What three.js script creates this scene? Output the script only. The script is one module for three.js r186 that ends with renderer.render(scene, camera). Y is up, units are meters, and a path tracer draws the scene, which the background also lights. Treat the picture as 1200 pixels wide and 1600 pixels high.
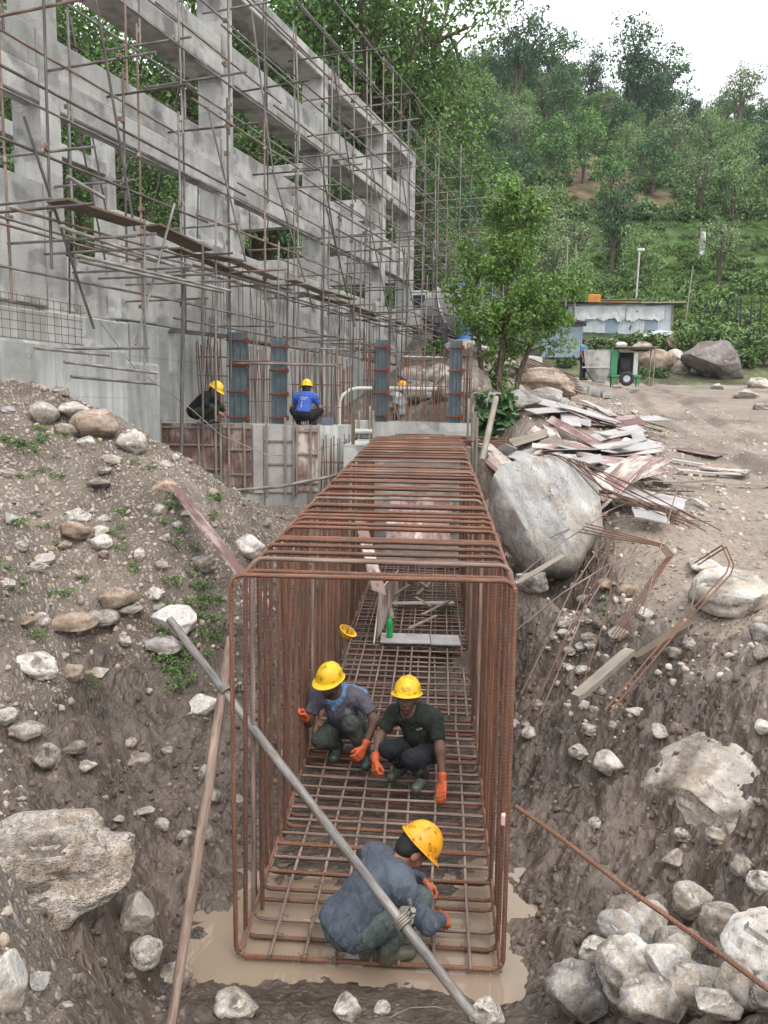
import * as THREE from 'three';
import { mergeGeometries, mergeVertices } from 'three/addons/utils/BufferGeometryUtils.js';
import { ImprovedNoise } from 'three/addons/math/ImprovedNoise.js';
import { MarchingCubes } from 'three/addons/objects/MarchingCubes.js';

// ---------------------------------------------------------------- camera, sky, sun, exposure
const scene = new THREE.Scene();
const camera = new THREE.PerspectiveCamera(67.34, 0.75, 0.1, 900);
camera.rotation.order = 'YXZ';
camera.position.set(0.33, 3.33, 4.20);
camera.rotation.set(-0.137, 0.0663, 0.0145);

const renderer = new THREE.WebGLRenderer({ antialias: true });
renderer.toneMapping = THREE.LinearToneMapping;
renderer.toneMappingExposure = 1.8;
renderer.shadowMap.enabled = true;

{ // overcast sky: bright even cloud, a little brighter overhead
  const w = 256, h = 128, d = new Float32Array(w * h * 4), n = new ImprovedNoise();
  for (let j = 0; j < h; j++) for (let i = 0; i < w; i++) {
    const el = (j + 0.5) / h * Math.PI - Math.PI / 2, az = i / w * Math.PI * 2;
    const x = Math.cos(el) * Math.cos(az), y = Math.sin(el), z = Math.cos(el) * Math.sin(az);
    let c = 1.02 + 0.25 * Math.max(0, y);
    c *= 1 + 0.10 * n.noise(x * 2.2 + 3, y * 4, z * 2.2) + 0.05 * n.noise(x * 6, y * 9 + 7, z * 6);
    const k = (j * w + i) * 4;
    d[k] = c * 0.97; d[k + 1] = c; d[k + 2] = c * 1.05; d[k + 3] = 1;
  }
  const t = new THREE.DataTexture(d, w, h, THREE.RGBAFormat, THREE.FloatType);
  t.mapping = THREE.EquirectangularReflectionMapping; t.magFilter = THREE.LinearFilter; t.needsUpdate = true;
  scene.background = t; scene.environment = t; scene.environmentIntensity = 1;
}
const sun = new THREE.DirectionalLight(0xfff3e2, 0.9);
sun.position.set(14, 40, 16); sun.target.position.set(0, 0, -8);
sun.castShadow = true; sun.shadow.radius = 36; sun.shadow.mapSize.set(2048, 2048);
Object.assign(sun.shadow.camera, { left: -60, right: 60, top: 60, bottom: -60, near: 1, far: 200 });
scene.add(sun, sun.target);

// ---------------------------------------------------------------- helpers
function rng(seed) { let a = seed >>> 0; return () => { a = (a + 0x6D2B79F5) | 0; let t = Math.imul(a ^ (a >>> 15), 1 | a); t = (t + Math.imul(t ^ (t >>> 7), 61 | t)) ^ t; return ((t ^ (t >>> 14)) >>> 0) / 4294967296; }; }
const rnd = rng(77);
const rr = (a, b, r = rnd) => a + (b - a) * r();
const pick = (a, r = rnd) => a[Math.floor(r() * a.length)];
const mix = (a, b, t) => a + (b - a) * t;
const clamp = (x, a = 0, b = 1) => Math.min(b, Math.max(a, x));
const ss = (a, b, x) => { const t = clamp((x - a) / (b - a)); return t * t * (3 - 2 * t); };
const V = (x, y, z) => new THREE.Vector3(x, y, z);
const I3 = new ImprovedNoise();
const n3 = (x, y, z) => I3.noise(x, y, z);
function hsh(x, y, s) { let h = Math.imul(x, 374761393) + Math.imul(y, 668265263) + Math.imul(s, 2147483647 % 97531); h = Math.imul(h ^ (h >>> 13), 1274126177); return ((h ^ (h >>> 16)) >>> 0) / 4294967296; }
const lat = new Map();
function lattice(p, h, s) { const k = (p * 2048 + h) * 1024 + s; let t = lat.get(k); if (!t) { t = new Float32Array(p * h); for (let j = 0; j < h; j++) for (let i = 0; i < p; i++) t[j * p + i] = hsh(i, j, s); lat.set(k, t); } return t; }
function vn(x, y, p, h, t) { // value noise on a lattice that repeats every p by h cells
  const x0 = Math.floor(x), y0 = Math.floor(y); let fx = x - x0, fy = y - y0; fx = fx * fx * (3 - 2 * fx); fy = fy * fy * (3 - 2 * fy);
  const a = x0 % p, b = (x0 + 1) % p, c = (y0 % h) * p, d = ((y0 + 1) % h) * p, q = t[c + a] + (t[c + b] - t[c + a]) * fx;
  return q + (t[d + a] + (t[d + b] - t[d + a]) * fx - q) * fy;
}
const octs = new Map();
function fbm(u, v, p, o, s, ratio = 1) { const key = ((p * 16 + o) * 512 + s) * 64 + Math.round(ratio * 32); let L = octs.get(key); if (!L) { L = []; for (let k = 0, q = p; k < o; k++, q *= 2) { const h = Math.max(1, Math.round(q * ratio)); L.push([q, h, lattice(q, h, s + k * 17), 0.5 ** (k + 1)]); } octs.set(key, L); } let r = 0, t = 0; for (const [q, h, tb, a] of L) { r += a * vn(u * q, v * h, q, h, tb); t += a; } return r / t; }
function worley(u, v, p, s) { // [distance to the nearest cell point, its random value, distance to the second]
  const A = lattice(p, p, s), B = lattice(p, p, s + 5), D = lattice(p, p, s + 9), x = u * p, y = v * p, x0 = Math.floor(x), y0 = Math.floor(y); let b = 9, b2 = 9, id = 0;
  for (let j = -1; j < 2; j++) for (let i = -1; i < 2; i++) { const k = ((y0 + j + p) % p) * p + (x0 + i + p) % p, dx = x0 + i + A[k] - x, dy = y0 + j + B[k] - y, d = dx * dx + dy * dy; if (d < b) { b2 = b; b = d; id = D[k]; } else if (d < b2) b2 = d; }
  return [Math.sqrt(b), id, Math.sqrt(b2)];
}
function tex(size, fn, srgb = true) {
  const w = Array.isArray(size) ? size[0] : size, h = Array.isArray(size) ? size[1] : size, d = new Uint8Array(w * h * 4);
  for (let j = 0; j < h; j++) for (let i = 0; i < w; i++) { const c = fn((i + 0.5) / w, (j + 0.5) / h), k = (j * w + i) * 4; if (typeof c === 'number') d[k] = d[k + 1] = d[k + 2] = clamp(c) * 255; else { d[k] = clamp(c[0]) * 255; d[k + 1] = clamp(c[1]) * 255; d[k + 2] = clamp(c[2]) * 255; } d[k + 3] = 255; }
  const t = new THREE.DataTexture(d, w, h); t.wrapS = t.wrapT = THREE.RepeatWrapping; t.magFilter = THREE.LinearFilter; t.minFilter = THREE.LinearMipmapLinearFilter; t.generateMipmaps = true;
  if (srgb) t.colorSpace = THREE.SRGBColorSpace; t.needsUpdate = true; return t;
}
function tile(t, m, n = m) { const c = t.clone(); c.repeat.set(1 / m, 1 / n); c.needsUpdate = true; return c; } // uv in metres: m metres per repeat
const mat = (o) => new THREE.MeshStandardMaterial({ side: THREE.DoubleSide, roughness: 0.9, ...o });
const lin = (r, g, b) => new THREE.Color().setRGB(r, g, b);
const names = {};
const numbered = (n) => { const k = names[n] = (names[n] ?? -1) + 1; return k ? `${n}_${String(k).padStart(3, '0')}` : n; };
function mesh(name, geo, m, parent) { const o = new THREE.Mesh(geo, m); o.name = parent ? name : numbered(name); o.castShadow = o.receiveShadow = true; (parent || scene).add(o); return o; }
function tag(o, label, category, group, kind) { o.userData.label = label; if (category) o.userData.category = category; if (group) o.userData.group = group; if (kind) o.userData.kind = kind; return o; }
function thing(name, label, category, pos = [0, 0, 0], turn = 0, group) { const o = new THREE.Group(); o.name = numbered(name); o.position.set(...pos); o.rotation.y = turn; scene.add(o); return tag(o, label, category, group); }
function copy(o, label) { const c = o.clone(); c.userData = { ...o.userData }; c.name = numbered(o.name.replace(/_\d{3}$/, '')); scene.add(c); if (label) c.userData.label = label; return c; }
function structure(name, geo, m) { const o = mesh(name, geo, m); o.userData.kind = 'structure'; return o; }
const M4 = (pos, rot = [0, 0, 0], s = [1, 1, 1]) => new THREE.Matrix4().compose(V(...pos), new THREE.Quaternion().setFromEuler(new THREE.Euler(...rot)), V(...s));
function boxUV(g, k = 1, off = 0) { // uv in metres from the face's main direction
  g = g.index ? g.toNonIndexed() : g; const p = g.attributes.position, uv = new Float32Array(p.count * 2), a = V(0, 0, 0), b = V(0, 0, 0), c = V(0, 0, 0), n = V(0, 0, 0);
  for (let i = 0; i < p.count; i += 3) {
    a.fromBufferAttribute(p, i); b.fromBufferAttribute(p, i + 1); c.fromBufferAttribute(p, i + 2); n.crossVectors(b.clone().sub(a), c.clone().sub(a));
    const x = Math.abs(n.x), y = Math.abs(n.y), z = Math.abs(n.z); [a, b, c].forEach((q, j) => { const [u, v] = y >= x && y >= z ? [q.x, q.z] : x >= z ? [q.z, q.y] : [q.x, q.y]; uv[(i + j) * 2] = u * k + off; uv[(i + j) * 2 + 1] = v * k + off * 0.7; });
  }
  g.setAttribute('uv', new THREE.BufferAttribute(uv, 2)); return g;
}
function box(x0, x1, y0, y1, z0, z1, c = 0.012, off = 0) { // a box with chamfered edges
  c = Math.min(c, (x1 - x0) * 0.3, (y1 - y0) * 0.3, (z1 - z0) * 0.3);
  const g = new THREE.BoxGeometry(x1 - x0, y1 - y0, z1 - z0); g.translate((x0 + x1) / 2, (y0 + y1) / 2, (z0 + z1) / 2);
  if (c <= 0) return boxUV(g, 1, off);
  const hx = (x1 - x0) / 2, hy = (y1 - y0) / 2, hz = (z1 - z0) / 2, P = [], cx = (x0 + x1) / 2, cy = (y0 + y1) / 2, cz = (z0 + z1) / 2;
  const f = (s, ax) => { const H = [hx, hy, hz], a = ax, b = (ax + 1) % 3, d = (ax + 2) % 3; const q = [[-1, -1], [1, -1], [1, 1], [-1, 1]].map(([i, j]) => { const o = [0, 0, 0]; o[a] = s * H[a]; o[b] = i * (H[b] - c); o[d] = j * (H[d] - c); return o; }); return s > 0 ? q : q.reverse(); };
  const quad = (q) => { for (const k of [0, 1, 2, 0, 2, 3]) P.push(q[k][0] + cx, q[k][1] + cy, q[k][2] + cz); };
  for (let ax = 0; ax < 3; ax++) for (const s of [-1, 1]) quad(f(s, ax));
  const H = [hx, hy, hz];
  for (let ax = 0; ax < 3; ax++) { const b = (ax + 1) % 3, d = (ax + 2) % 3; for (const i of [-1, 1]) for (const j of [-1, 1]) { const mk = (t, which) => { const o = [0, 0, 0]; o[ax] = t * (H[ax] - c); o[b] = i * (which ? H[b] - c : H[b]); o[d] = j * (which ? H[d] : H[d] - c); return o; }; let q = [mk(-1, 0), mk(1, 0), mk(1, 1), mk(-1, 1)]; if (i * j > 0) q.reverse(); quad(q); } }
  for (const i of [-1, 1]) for (const j of [-1, 1]) for (const k of [-1, 1]) { const t = [[i * hx, j * (hy - c), k * (hz - c)], [i * (hx - c), j * hy, k * (hz - c)], [i * (hx - c), j * (hy - c), k * hz]]; if (i * j * k < 0) t.reverse(); for (const q of t) P.push(q[0] + cx, q[1] + cy, q[2] + cz); }
  const o = new THREE.BufferGeometry(); o.setAttribute('position', new THREE.Float32BufferAttribute(P, 3)); o.computeVertexNormals(); return boxUV(o, 1, off);
}
function tube(pts, r, n = 7, caps = true) { // sweep along points; uv.x round, uv.y metres along; r a number or a list
  const P = pts.map((p) => p.isVector3 ? p : V(...p)), pos = [], nor = [], uv = [], idx = [], T = P.map((p, i) => P[Math.min(i + 1, P.length - 1)].clone().sub(P[Math.max(i - 1, 0)]).normalize());
  let side = V(0, 1, 0).cross(T[0]); if (side.length() < 0.05) side = V(1, 0, 0).cross(T[0]); side.normalize(); let len = 0;
  P.forEach((p, i) => { if (i) len += p.distanceTo(P[i - 1]); side = side.clone().addScaledVector(T[i], -side.dot(T[i])).normalize(); const up = T[i].clone().cross(side), R = Array.isArray(r) ? r[i] : r; for (let k = 0; k <= n; k++) { const a = k / n * Math.PI * 2, d = side.clone().multiplyScalar(Math.cos(a)).addScaledVector(up, Math.sin(a)); pos.push(p.x + d.x * R, p.y + d.y * R, p.z + d.z * R); nor.push(d.x, d.y, d.z); uv.push(k / n, len); } });
  const m = n + 1; for (let i = 0; i < P.length - 1; i++) for (let k = 0; k < n; k++) { const a = i * m + k; idx.push(a, a + 1, a + m, a + 1, a + m + 1, a + m); }
  if (caps) for (const e of [0, P.length - 1]) { const b = pos.length / 3, s = e ? 1 : -1; pos.push(P[e].x, P[e].y, P[e].z); nor.push(T[e].x * s, T[e].y * s, T[e].z * s); uv.push(0.5, 0); for (let k = 0; k <= n; k++) { const q = (e * m + k) * 3; pos.push(pos[q], pos[q + 1], pos[q + 2]); nor.push(T[e].x * s, T[e].y * s, T[e].z * s); uv.push(0.5, 0.01); } for (let k = 0; k < n; k++) e ? idx.push(b, b + 1 + k, b + 2 + k) : idx.push(b, b + 2 + k, b + 1 + k); }
  const g = new THREE.BufferGeometry(); g.setAttribute('position', new THREE.Float32BufferAttribute(pos, 3)); g.setAttribute('normal', new THREE.Float32BufferAttribute(nor, 3)); g.setAttribute('uv', new THREE.Float32BufferAttribute(uv, 2)); g.setIndex(idx); return g;
}
const xf = (g, m) => g.clone().applyMatrix4(m);
function paint(g, fn) { const p = g.attributes.position, c = new Float32Array(p.count * 3); for (let i = 0; i < p.count; i++) { const q = fn(p.getX(i), p.getY(i), p.getZ(i)); c[i * 3] = q[0]; c[i * 3 + 1] = q[1]; c[i * 3 + 2] = q[2]; } g.setAttribute('color', new THREE.BufferAttribute(c, 3)); return g; }
const merge = (l) => mergeGeometries(l.map((g) => g.index ? g.toNonIndexed() : g));
// ---------------------------------------------------------------- materials
const T = {};
T.mud = tex(1024, (u, v) => { const a = fbm(u, v, 6, 6, 1), b = fbm(u, v, 48, 3, 5), w = worley(u, v, 60, 3); const k = 0.66 + 0.22 * (a - 0.5) * 2 + 0.16 * (b - 0.5) + (w[1] > 0.93 && w[0] < 0.35 ? 0.22 : 0); return [k * 1.02, k * 0.985, k * 0.95]; });
T.mudB = tex(1024, (u, v) => { const w = 0.03 * (fbm(u, v, 6, 3, 15) - 0.5), a = fbm(u + w + 1, v - w + 1, 8, 6, 2), r = 1 - Math.abs(fbm(u - w + 1, v + w + 1, 16, 4, 11) * 2 - 1), f = fbm(u, v, 70, 3, 12); return 0.5 * a + 0.28 * r * r * a * 2 + 0.16 * f; }, false);
T.soil = tex(1024, (u, v) => { const a = fbm(u, v, 5, 6, 21), w = worley(u, v, 44, 23), w2 = worley(u, v, 110, 27); let k = 0.55 + 0.3 * (a - 0.5), t = 0; if (w[0] < 0.3 + 0.22 * w[1] && w[1] > 0.45) { k = 0.6 + 0.32 * hsh(Math.floor(w[1] * 9999), 1, 2); t = w[1]; } else if (w2[0] < 0.42 && w2[1] > 0.5) k = 0.5 + 0.4 * (w2[1] - 0.5) * 1.6; return [k * (1.03 - 0.03 * t), k * (0.99 - 0.02 * t), k * (0.93 + 0.08 * t)]; });
T.soilB = tex(1024, (u, v) => { const a = fbm(u, v, 6, 5, 31), w = worley(u, v, 44, 23), w2 = worley(u, v, 110, 27); let k = 0.3 * a; if (w[0] < 0.52 && w[1] > 0.45) k += 0.55 * Math.sqrt(clamp(1 - w[0] / (0.3 + 0.22 * w[1]))); if (w2[0] < 0.5 && w2[1] > 0.5) k += 0.2 * Math.sqrt(clamp(1 - w2[0] / 0.45)); return k; }, false);
T.road = tex(768, (u, v) => { const a = fbm(u, v, 4, 6, 41), w = worley(u, v, 130, 43), b = fbm(u, v, 90, 2, 44); let k = 0.7 + 0.26 * (a - 0.5) + 0.14 * (b - 0.5); if (w[1] > 0.82 && w[0] < 0.38) k += 0.2 * (w[1] - 0.8) * 4 - 0.05; return [k * 1.02, k * 0.985, k * 0.94]; });
T.roadB = tex(768, (u, v) => { const w = worley(u, v, 130, 43); return 0.5 * fbm(u, v, 8, 6, 45) + (w[1] > 0.7 ? 0.4 * clamp(1 - w[0] / 0.42) : 0); }, false);
T.grass = tex(512, (u, v) => { const a = fbm(u, v, 6, 6, 51), b = fbm(u, v, 60, 2, 52); const k = 0.55 + 0.5 * (a - 0.5) + 0.35 * (b - 0.5); return [k * 0.9, k, k * 0.75]; });
T.conc = tex(1024, (u, v) => { const a = fbm(u, v, 3, 6, 61), b = fbm(u, v, 9, 4, 62), s = fbm(u, v, 32, 3, 63, 0.125), e = fbm(u, v, 160, 2, 64); let k = 0.74 + 0.3 * (a - 0.5) + 0.16 * (s - 0.5) + 0.07 * (e - 0.5); const d = clamp((b - 0.53) * 7); k -= 0.15 * d; const bl = worley(u, v, 7, 66); k += 0.1 * (bl[1] - 0.5); const l = Math.abs(((v * 8) % 1) - 0.5); if (l > 0.487) k -= 0.05; if (e > 0.8) k -= 0.1; return [k * 1.0, k * 0.99, k * 0.965]; });
T.concB = tex(768, (u, v) => { const e = fbm(u, v, 128, 2, 71), w = worley(u, v, 70, 72); return 0.5 + 0.3 * (fbm(u, v, 5, 5, 73) - 0.5) + 0.1 * e - (w[1] > 0.9 && w[0] < 0.22 ? 0.5 : 0); }, false);
T.wall = tex(1024, (u, v) => { const a = fbm(u, v, 3, 6, 81), s = fbm(u, v, 48, 4, 82, 0.0625), b = fbm(u, v, 7, 5, 83), w = worley(u, v, 16, 85); let k = 0.8 + 0.24 * (a - 0.5) + 0.3 * (s - 0.5); k -= 0.16 * clamp((b - 0.55) * 5) * clamp((s - 0.35) * 3); const px = Math.abs(((u * 4) % 1) - 0.5); if (px > 0.492) k -= 0.12; const py = Math.abs(((v * 3) % 1) - 0.5); if (py > 0.49) k -= 0.06; if (w[1] > 0.8 && Math.abs(w[0] - 0.16) < 0.04) k -= 0.08; return [k * 0.99, k * 0.99, k * 0.965]; });
T.rock = tex(1024, (u, v) => { const a = fbm(u, v, 4, 7, 91), b = fbm(u, v, 20, 4, 92, 0.4), e = fbm(u, v, 120, 2, 93), c = Math.abs(fbm(u, v, 9, 5, 94) * 2 - 1); let k = 0.72 + 0.42 * (a - 0.5) + 0.2 * (b - 0.5) + 0.14 * (e - 0.5); const md = clamp((fbm(u, v, 3, 5, 98) - 0.5) * 6); k -= 0.13 * md; if (c < 0.025) k -= 0.14; const r = clamp((fbm(u, v, 6, 4, 96) - 0.58) * 7); return [k * mix(1, 1.0, r), k * mix(0.985, 0.94, Math.max(r, md)), k * mix(0.965, 0.87, Math.max(r, md))]; });
T.rockB = tex(768, (u, v) => { const c = 1 - Math.abs(fbm(u, v, 9, 5, 94) * 2 - 1); return 0.6 * fbm(u, v, 6, 7, 97) + 0.25 * fbm(u, v, 20, 4, 92, 0.4) - 0.15 * c; }, false);
T.rust = tex([128, 1024], (u, v) => { const a = fbm(u, v, 8, 5, 101), b = fbm(u, v, 8, 4, 102, 4), e = fbm(u, v, 64, 2, 103); const g = clamp((b - 0.5) * 4); const k = 0.62 + 0.4 * (a - 0.5) + 0.25 * (e - 0.5); return [k * mix(0.97, 0.92, g), k * mix(0.7, 0.8, g), k * mix(0.54, 0.7, g)]; });
T.rib = tex([32, 32], (u, v) => { const d = Math.abs(((v + Math.abs(u * 2 - 1) * 0.6) % 1) - 0.5); return d < 0.19 ? 1 : Math.abs(u - 0.5) < 0.05 ? 0.8 : 0.1; }, false);
T.pipe = tex([128, 1024], (u, v) => { const a = fbm(u, v, 6, 6, 111), b = fbm(u, v, 24, 4, 112), s = clamp((b - 0.52) * 6); const k = 0.62 + 0.4 * (a - 0.5); return [k * mix(0.98, 0.9, s), k * mix(0.96, 0.8, s), k * mix(0.94, 0.71, s)]; });
T.wood = tex(512, (u, v) => { const g = fbm(u, v, 64, 4, 121, 0.0625), a = fbm(u, v, 4, 5, 122); const k = 0.66 + 0.17 * (g - 0.5) + 0.22 * (a - 0.5); return [k, k * 0.95, k * 0.87]; });
T.ply = tex(768, (u, v) => { const a = fbm(u, v, 4, 6, 131), s = fbm(u, v, 40, 4, 132, 0.125), c = fbm(u, v, 24, 4, 133); const wear = clamp((a * 0.85 + s * 0.25 - 0.48) * 6), d = clamp((c - 0.6) * 6); let r = mix(0.57, 0.8, wear), g = mix(0.475, 0.765, wear), b = mix(0.455, 0.74, wear); const k = 1 + 0.12 * (s - 0.5) - 0.25 * d; return [r * k, g * k, b * k]; });
T.cloth = tex(256, (u, v) => 0.5 + 0.3 * (fbm(u, v, 8, 4, 141) - 0.5) + 0.12 * Math.sin(u * 402) * Math.sin(v * 402), false);
T.fold = tex(512, (u, v) => { const a = 1 - Math.abs(fbm(u, v, 5, 3, 171, 0.5) * 2 - 1), b = 1 - Math.abs(fbm(u, v, 12, 3, 175, 0.6) * 2 - 1), c = fbm(u, v, 4, 2, 178); return 0.55 * a ** 3 + 0.3 * b ** 3 * c + 0.15 * fbm(u, v, 90, 2, 179); }, false);
T.dirt = tex(512, (u, v) => { const a = fbm(u, v, 4, 6, 151), b = fbm(u, v, 30, 3, 152); const k = 0.85 + 0.3 * (a - 0.5) + 0.1 * (b - 0.5), d = clamp((a - 0.55) * 5); return [k, k * mix(1, 0.95, d), k * mix(1, 0.88, d)]; });
T.bark = tex([256, 512], (u, v) => { const r = Math.abs(fbm(u, v, 14, 5, 161, 0.5) * 2 - 1), m = fbm(u, v, 6, 4, 162); const k = 0.45 + 0.5 * r + 0.25 * (m - 0.5); const li = clamp((m - 0.58) * 6); return [k * mix(1, 1.1, li), k * mix(0.92, 1.12, li), k * mix(0.82, 1.0, li)]; });

const M = {
  mud: mat({ map: tile(T.mud, 2.3), bumpMap: tile(T.mudB, 1.9), bumpScale: 0.07, vertexColors: true, roughness: 0.55 }),
  bank: mat({ map: tile(T.soil, 1.7), bumpMap: tile(T.soilB, 1.7), bumpScale: 0.03, vertexColors: true, roughness: 0.95 }),
  road: mat({ map: tile(T.road, 5.3), bumpMap: tile(T.roadB, 5.3), bumpScale: 0.06, vertexColors: true, roughness: 0.92 }),
  hill: mat({ map: tile(T.grass, 9), vertexColors: true, roughness: 1 }),
  water: new THREE.MeshPhysicalMaterial({ color: lin(0.27, 0.205, 0.15), roughness: 0.02, ior: 1.33, bumpMap: null }),
  conc: mat({ map: tile(T.conc, 4.1, 3.3), bumpMap: tile(T.concB, 3), bumpScale: 0.012, color: lin(0.65, 0.655, 0.655) }),
  wall: mat({ map: tile(T.wall, 5, 3.6), bumpMap: tile(T.concB, 3), bumpScale: 0.01, color: lin(0.65, 0.655, 0.655) }),
  rebar: mat({ map: tile(T.rust, 1, 1.7), bumpMap: tile(T.rib, 1, 0.024), bumpScale: 0.003, color: lin(0.56, 0.5, 0.5), roughness: 0.85 }),
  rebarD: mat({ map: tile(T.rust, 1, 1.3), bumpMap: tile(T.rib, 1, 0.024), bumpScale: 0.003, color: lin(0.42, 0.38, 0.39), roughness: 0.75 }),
  rebarG: mat({ map: tile(T.pipe, 1, 1.9), bumpMap: tile(T.rib, 1, 0.024), bumpScale: 0.0024, color: lin(0.72, 0.56, 0.5), roughness: 0.85 }),
  rebarFar: mat({ map: tile(T.rust, 1, 1.7), color: lin(0.56, 0.5, 0.5), roughness: 0.85 }),
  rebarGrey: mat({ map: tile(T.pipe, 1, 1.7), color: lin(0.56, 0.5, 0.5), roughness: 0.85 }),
  pipeG: mat({ map: tile(T.pipe, 1, 1.6), color: lin(0.62, 0.62, 0.63), metalness: 0.25, roughness: 0.6 }),
  pipeR: mat({ map: tile(T.pipe, 1, 1.6), color: lin(0.66, 0.5, 0.42), roughness: 0.75 }),
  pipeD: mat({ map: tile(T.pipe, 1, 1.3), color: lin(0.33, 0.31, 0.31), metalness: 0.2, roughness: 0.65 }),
  pipeL: mat({ map: tile(T.pipe, 1, 1.3), color: lin(0.85, 0.84, 0.82), metalness: 0.1, roughness: 0.7 }),
  clamp: mat({ map: tile(T.pipe, 0.3, 0.3), color: lin(0.75, 0.73, 0.68), metalness: 0.5, roughness: 0.5 }),
  ply: mat({ map: tile(T.ply, 1.4, 2.2), color: lin(1.02, 0.98, 0.95), roughness: 0.75 }),
  plyD: mat({ map: tile(T.ply, 1.1, 1.7), color: lin(0.56, 0.46, 0.46), roughness: 0.75 }),
  plyP: mat({ map: tile(T.dirt, 1.1, 1.5), color: lin(0.6, 0.565, 0.555), roughness: 0.85 }),
  wood: mat({ map: tile(T.wood, 0.5, 1.1), color: lin(0.66, 0.64, 0.62), roughness: 0.9 }),
  woodD: mat({ map: tile(T.wood, 0.5, 1.1), color: lin(0.34, 0.29, 0.25), roughness: 0.9 }),
  bark: mat({ map: tile(T.bark, 1, 0.9), bumpMap: tile(T.bark, 1, 0.9), bumpScale: 0.02, color: lin(0.3, 0.26, 0.22) }),
  steel: mat({ map: tile(T.dirt, 0.6), color: lin(0.13, 0.175, 0.195), metalness: 0.1, roughness: 0.55 }),
  steelRed: mat({ map: tile(T.rust, 0.4, 0.5), color: lin(0.5, 0.2, 0.15) }),
  pvc: mat({ map: tile(T.dirt, 0.8), color: lin(0.75, 0.73, 0.68), roughness: 0.5 }),
  tin: mat({ map: tile(T.dirt, 2.1), color: lin(0.72, 0.76, 0.8), metalness: 0.1, roughness: 0.5 }),
  tinBlue: mat({ map: tile(T.dirt, 1.6), color: lin(0.36, 0.46, 0.55), metalness: 0.2, roughness: 0.5 }),
  tinRust: mat({ map: tile(T.dirt, 1.3), color: lin(0.36, 0.27, 0.21), roughness: 0.8 }),
  sheet: mat({ map: tile(T.dirt, 1.7), color: lin(0.86, 0.87, 0.88), roughness: 0.55 }),
  orange: mat({ map: tile(T.dirt, 1), color: lin(0.75, 0.3, 0.03), roughness: 0.5 }),
  green: mat({ map: tile(T.dirt, 0.8), color: lin(0.07, 0.36, 0.16), roughness: 0.45 }),
  blue: mat({ map: tile(T.dirt, 1), color: lin(0.07, 0.22, 0.6), roughness: 0.5 }),
  black: mat({ color: lin(0.02, 0.02, 0.022), roughness: 0.7 }),
  rubber: mat({ map: tile(T.dirt, 0.5), color: lin(0.05, 0.05, 0.05), roughness: 0.85 }),
  leafNear: new THREE.MeshPhysicalMaterial({ side: THREE.DoubleSide, vertexColors: true, roughness: 0.75, transmission: 0.3, thickness: 0 }),
  leafFar: mat({ vertexColors: true, roughness: 0.9 }),
};
const rockMats = [[0.84, 0.82, 0.79], [0.7, 0.66, 0.61], [0.66, 0.66, 0.67], [0.64, 0.52, 0.43], [1, 0.99, 0.97], [0.5, 0.46, 0.42]].map((c) => mat({ map: tile(T.rock, 0.8), bumpMap: tile(T.rockB, 0.8), bumpScale: 0.022, color: lin(...c), roughness: 0.92 }));
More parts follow.
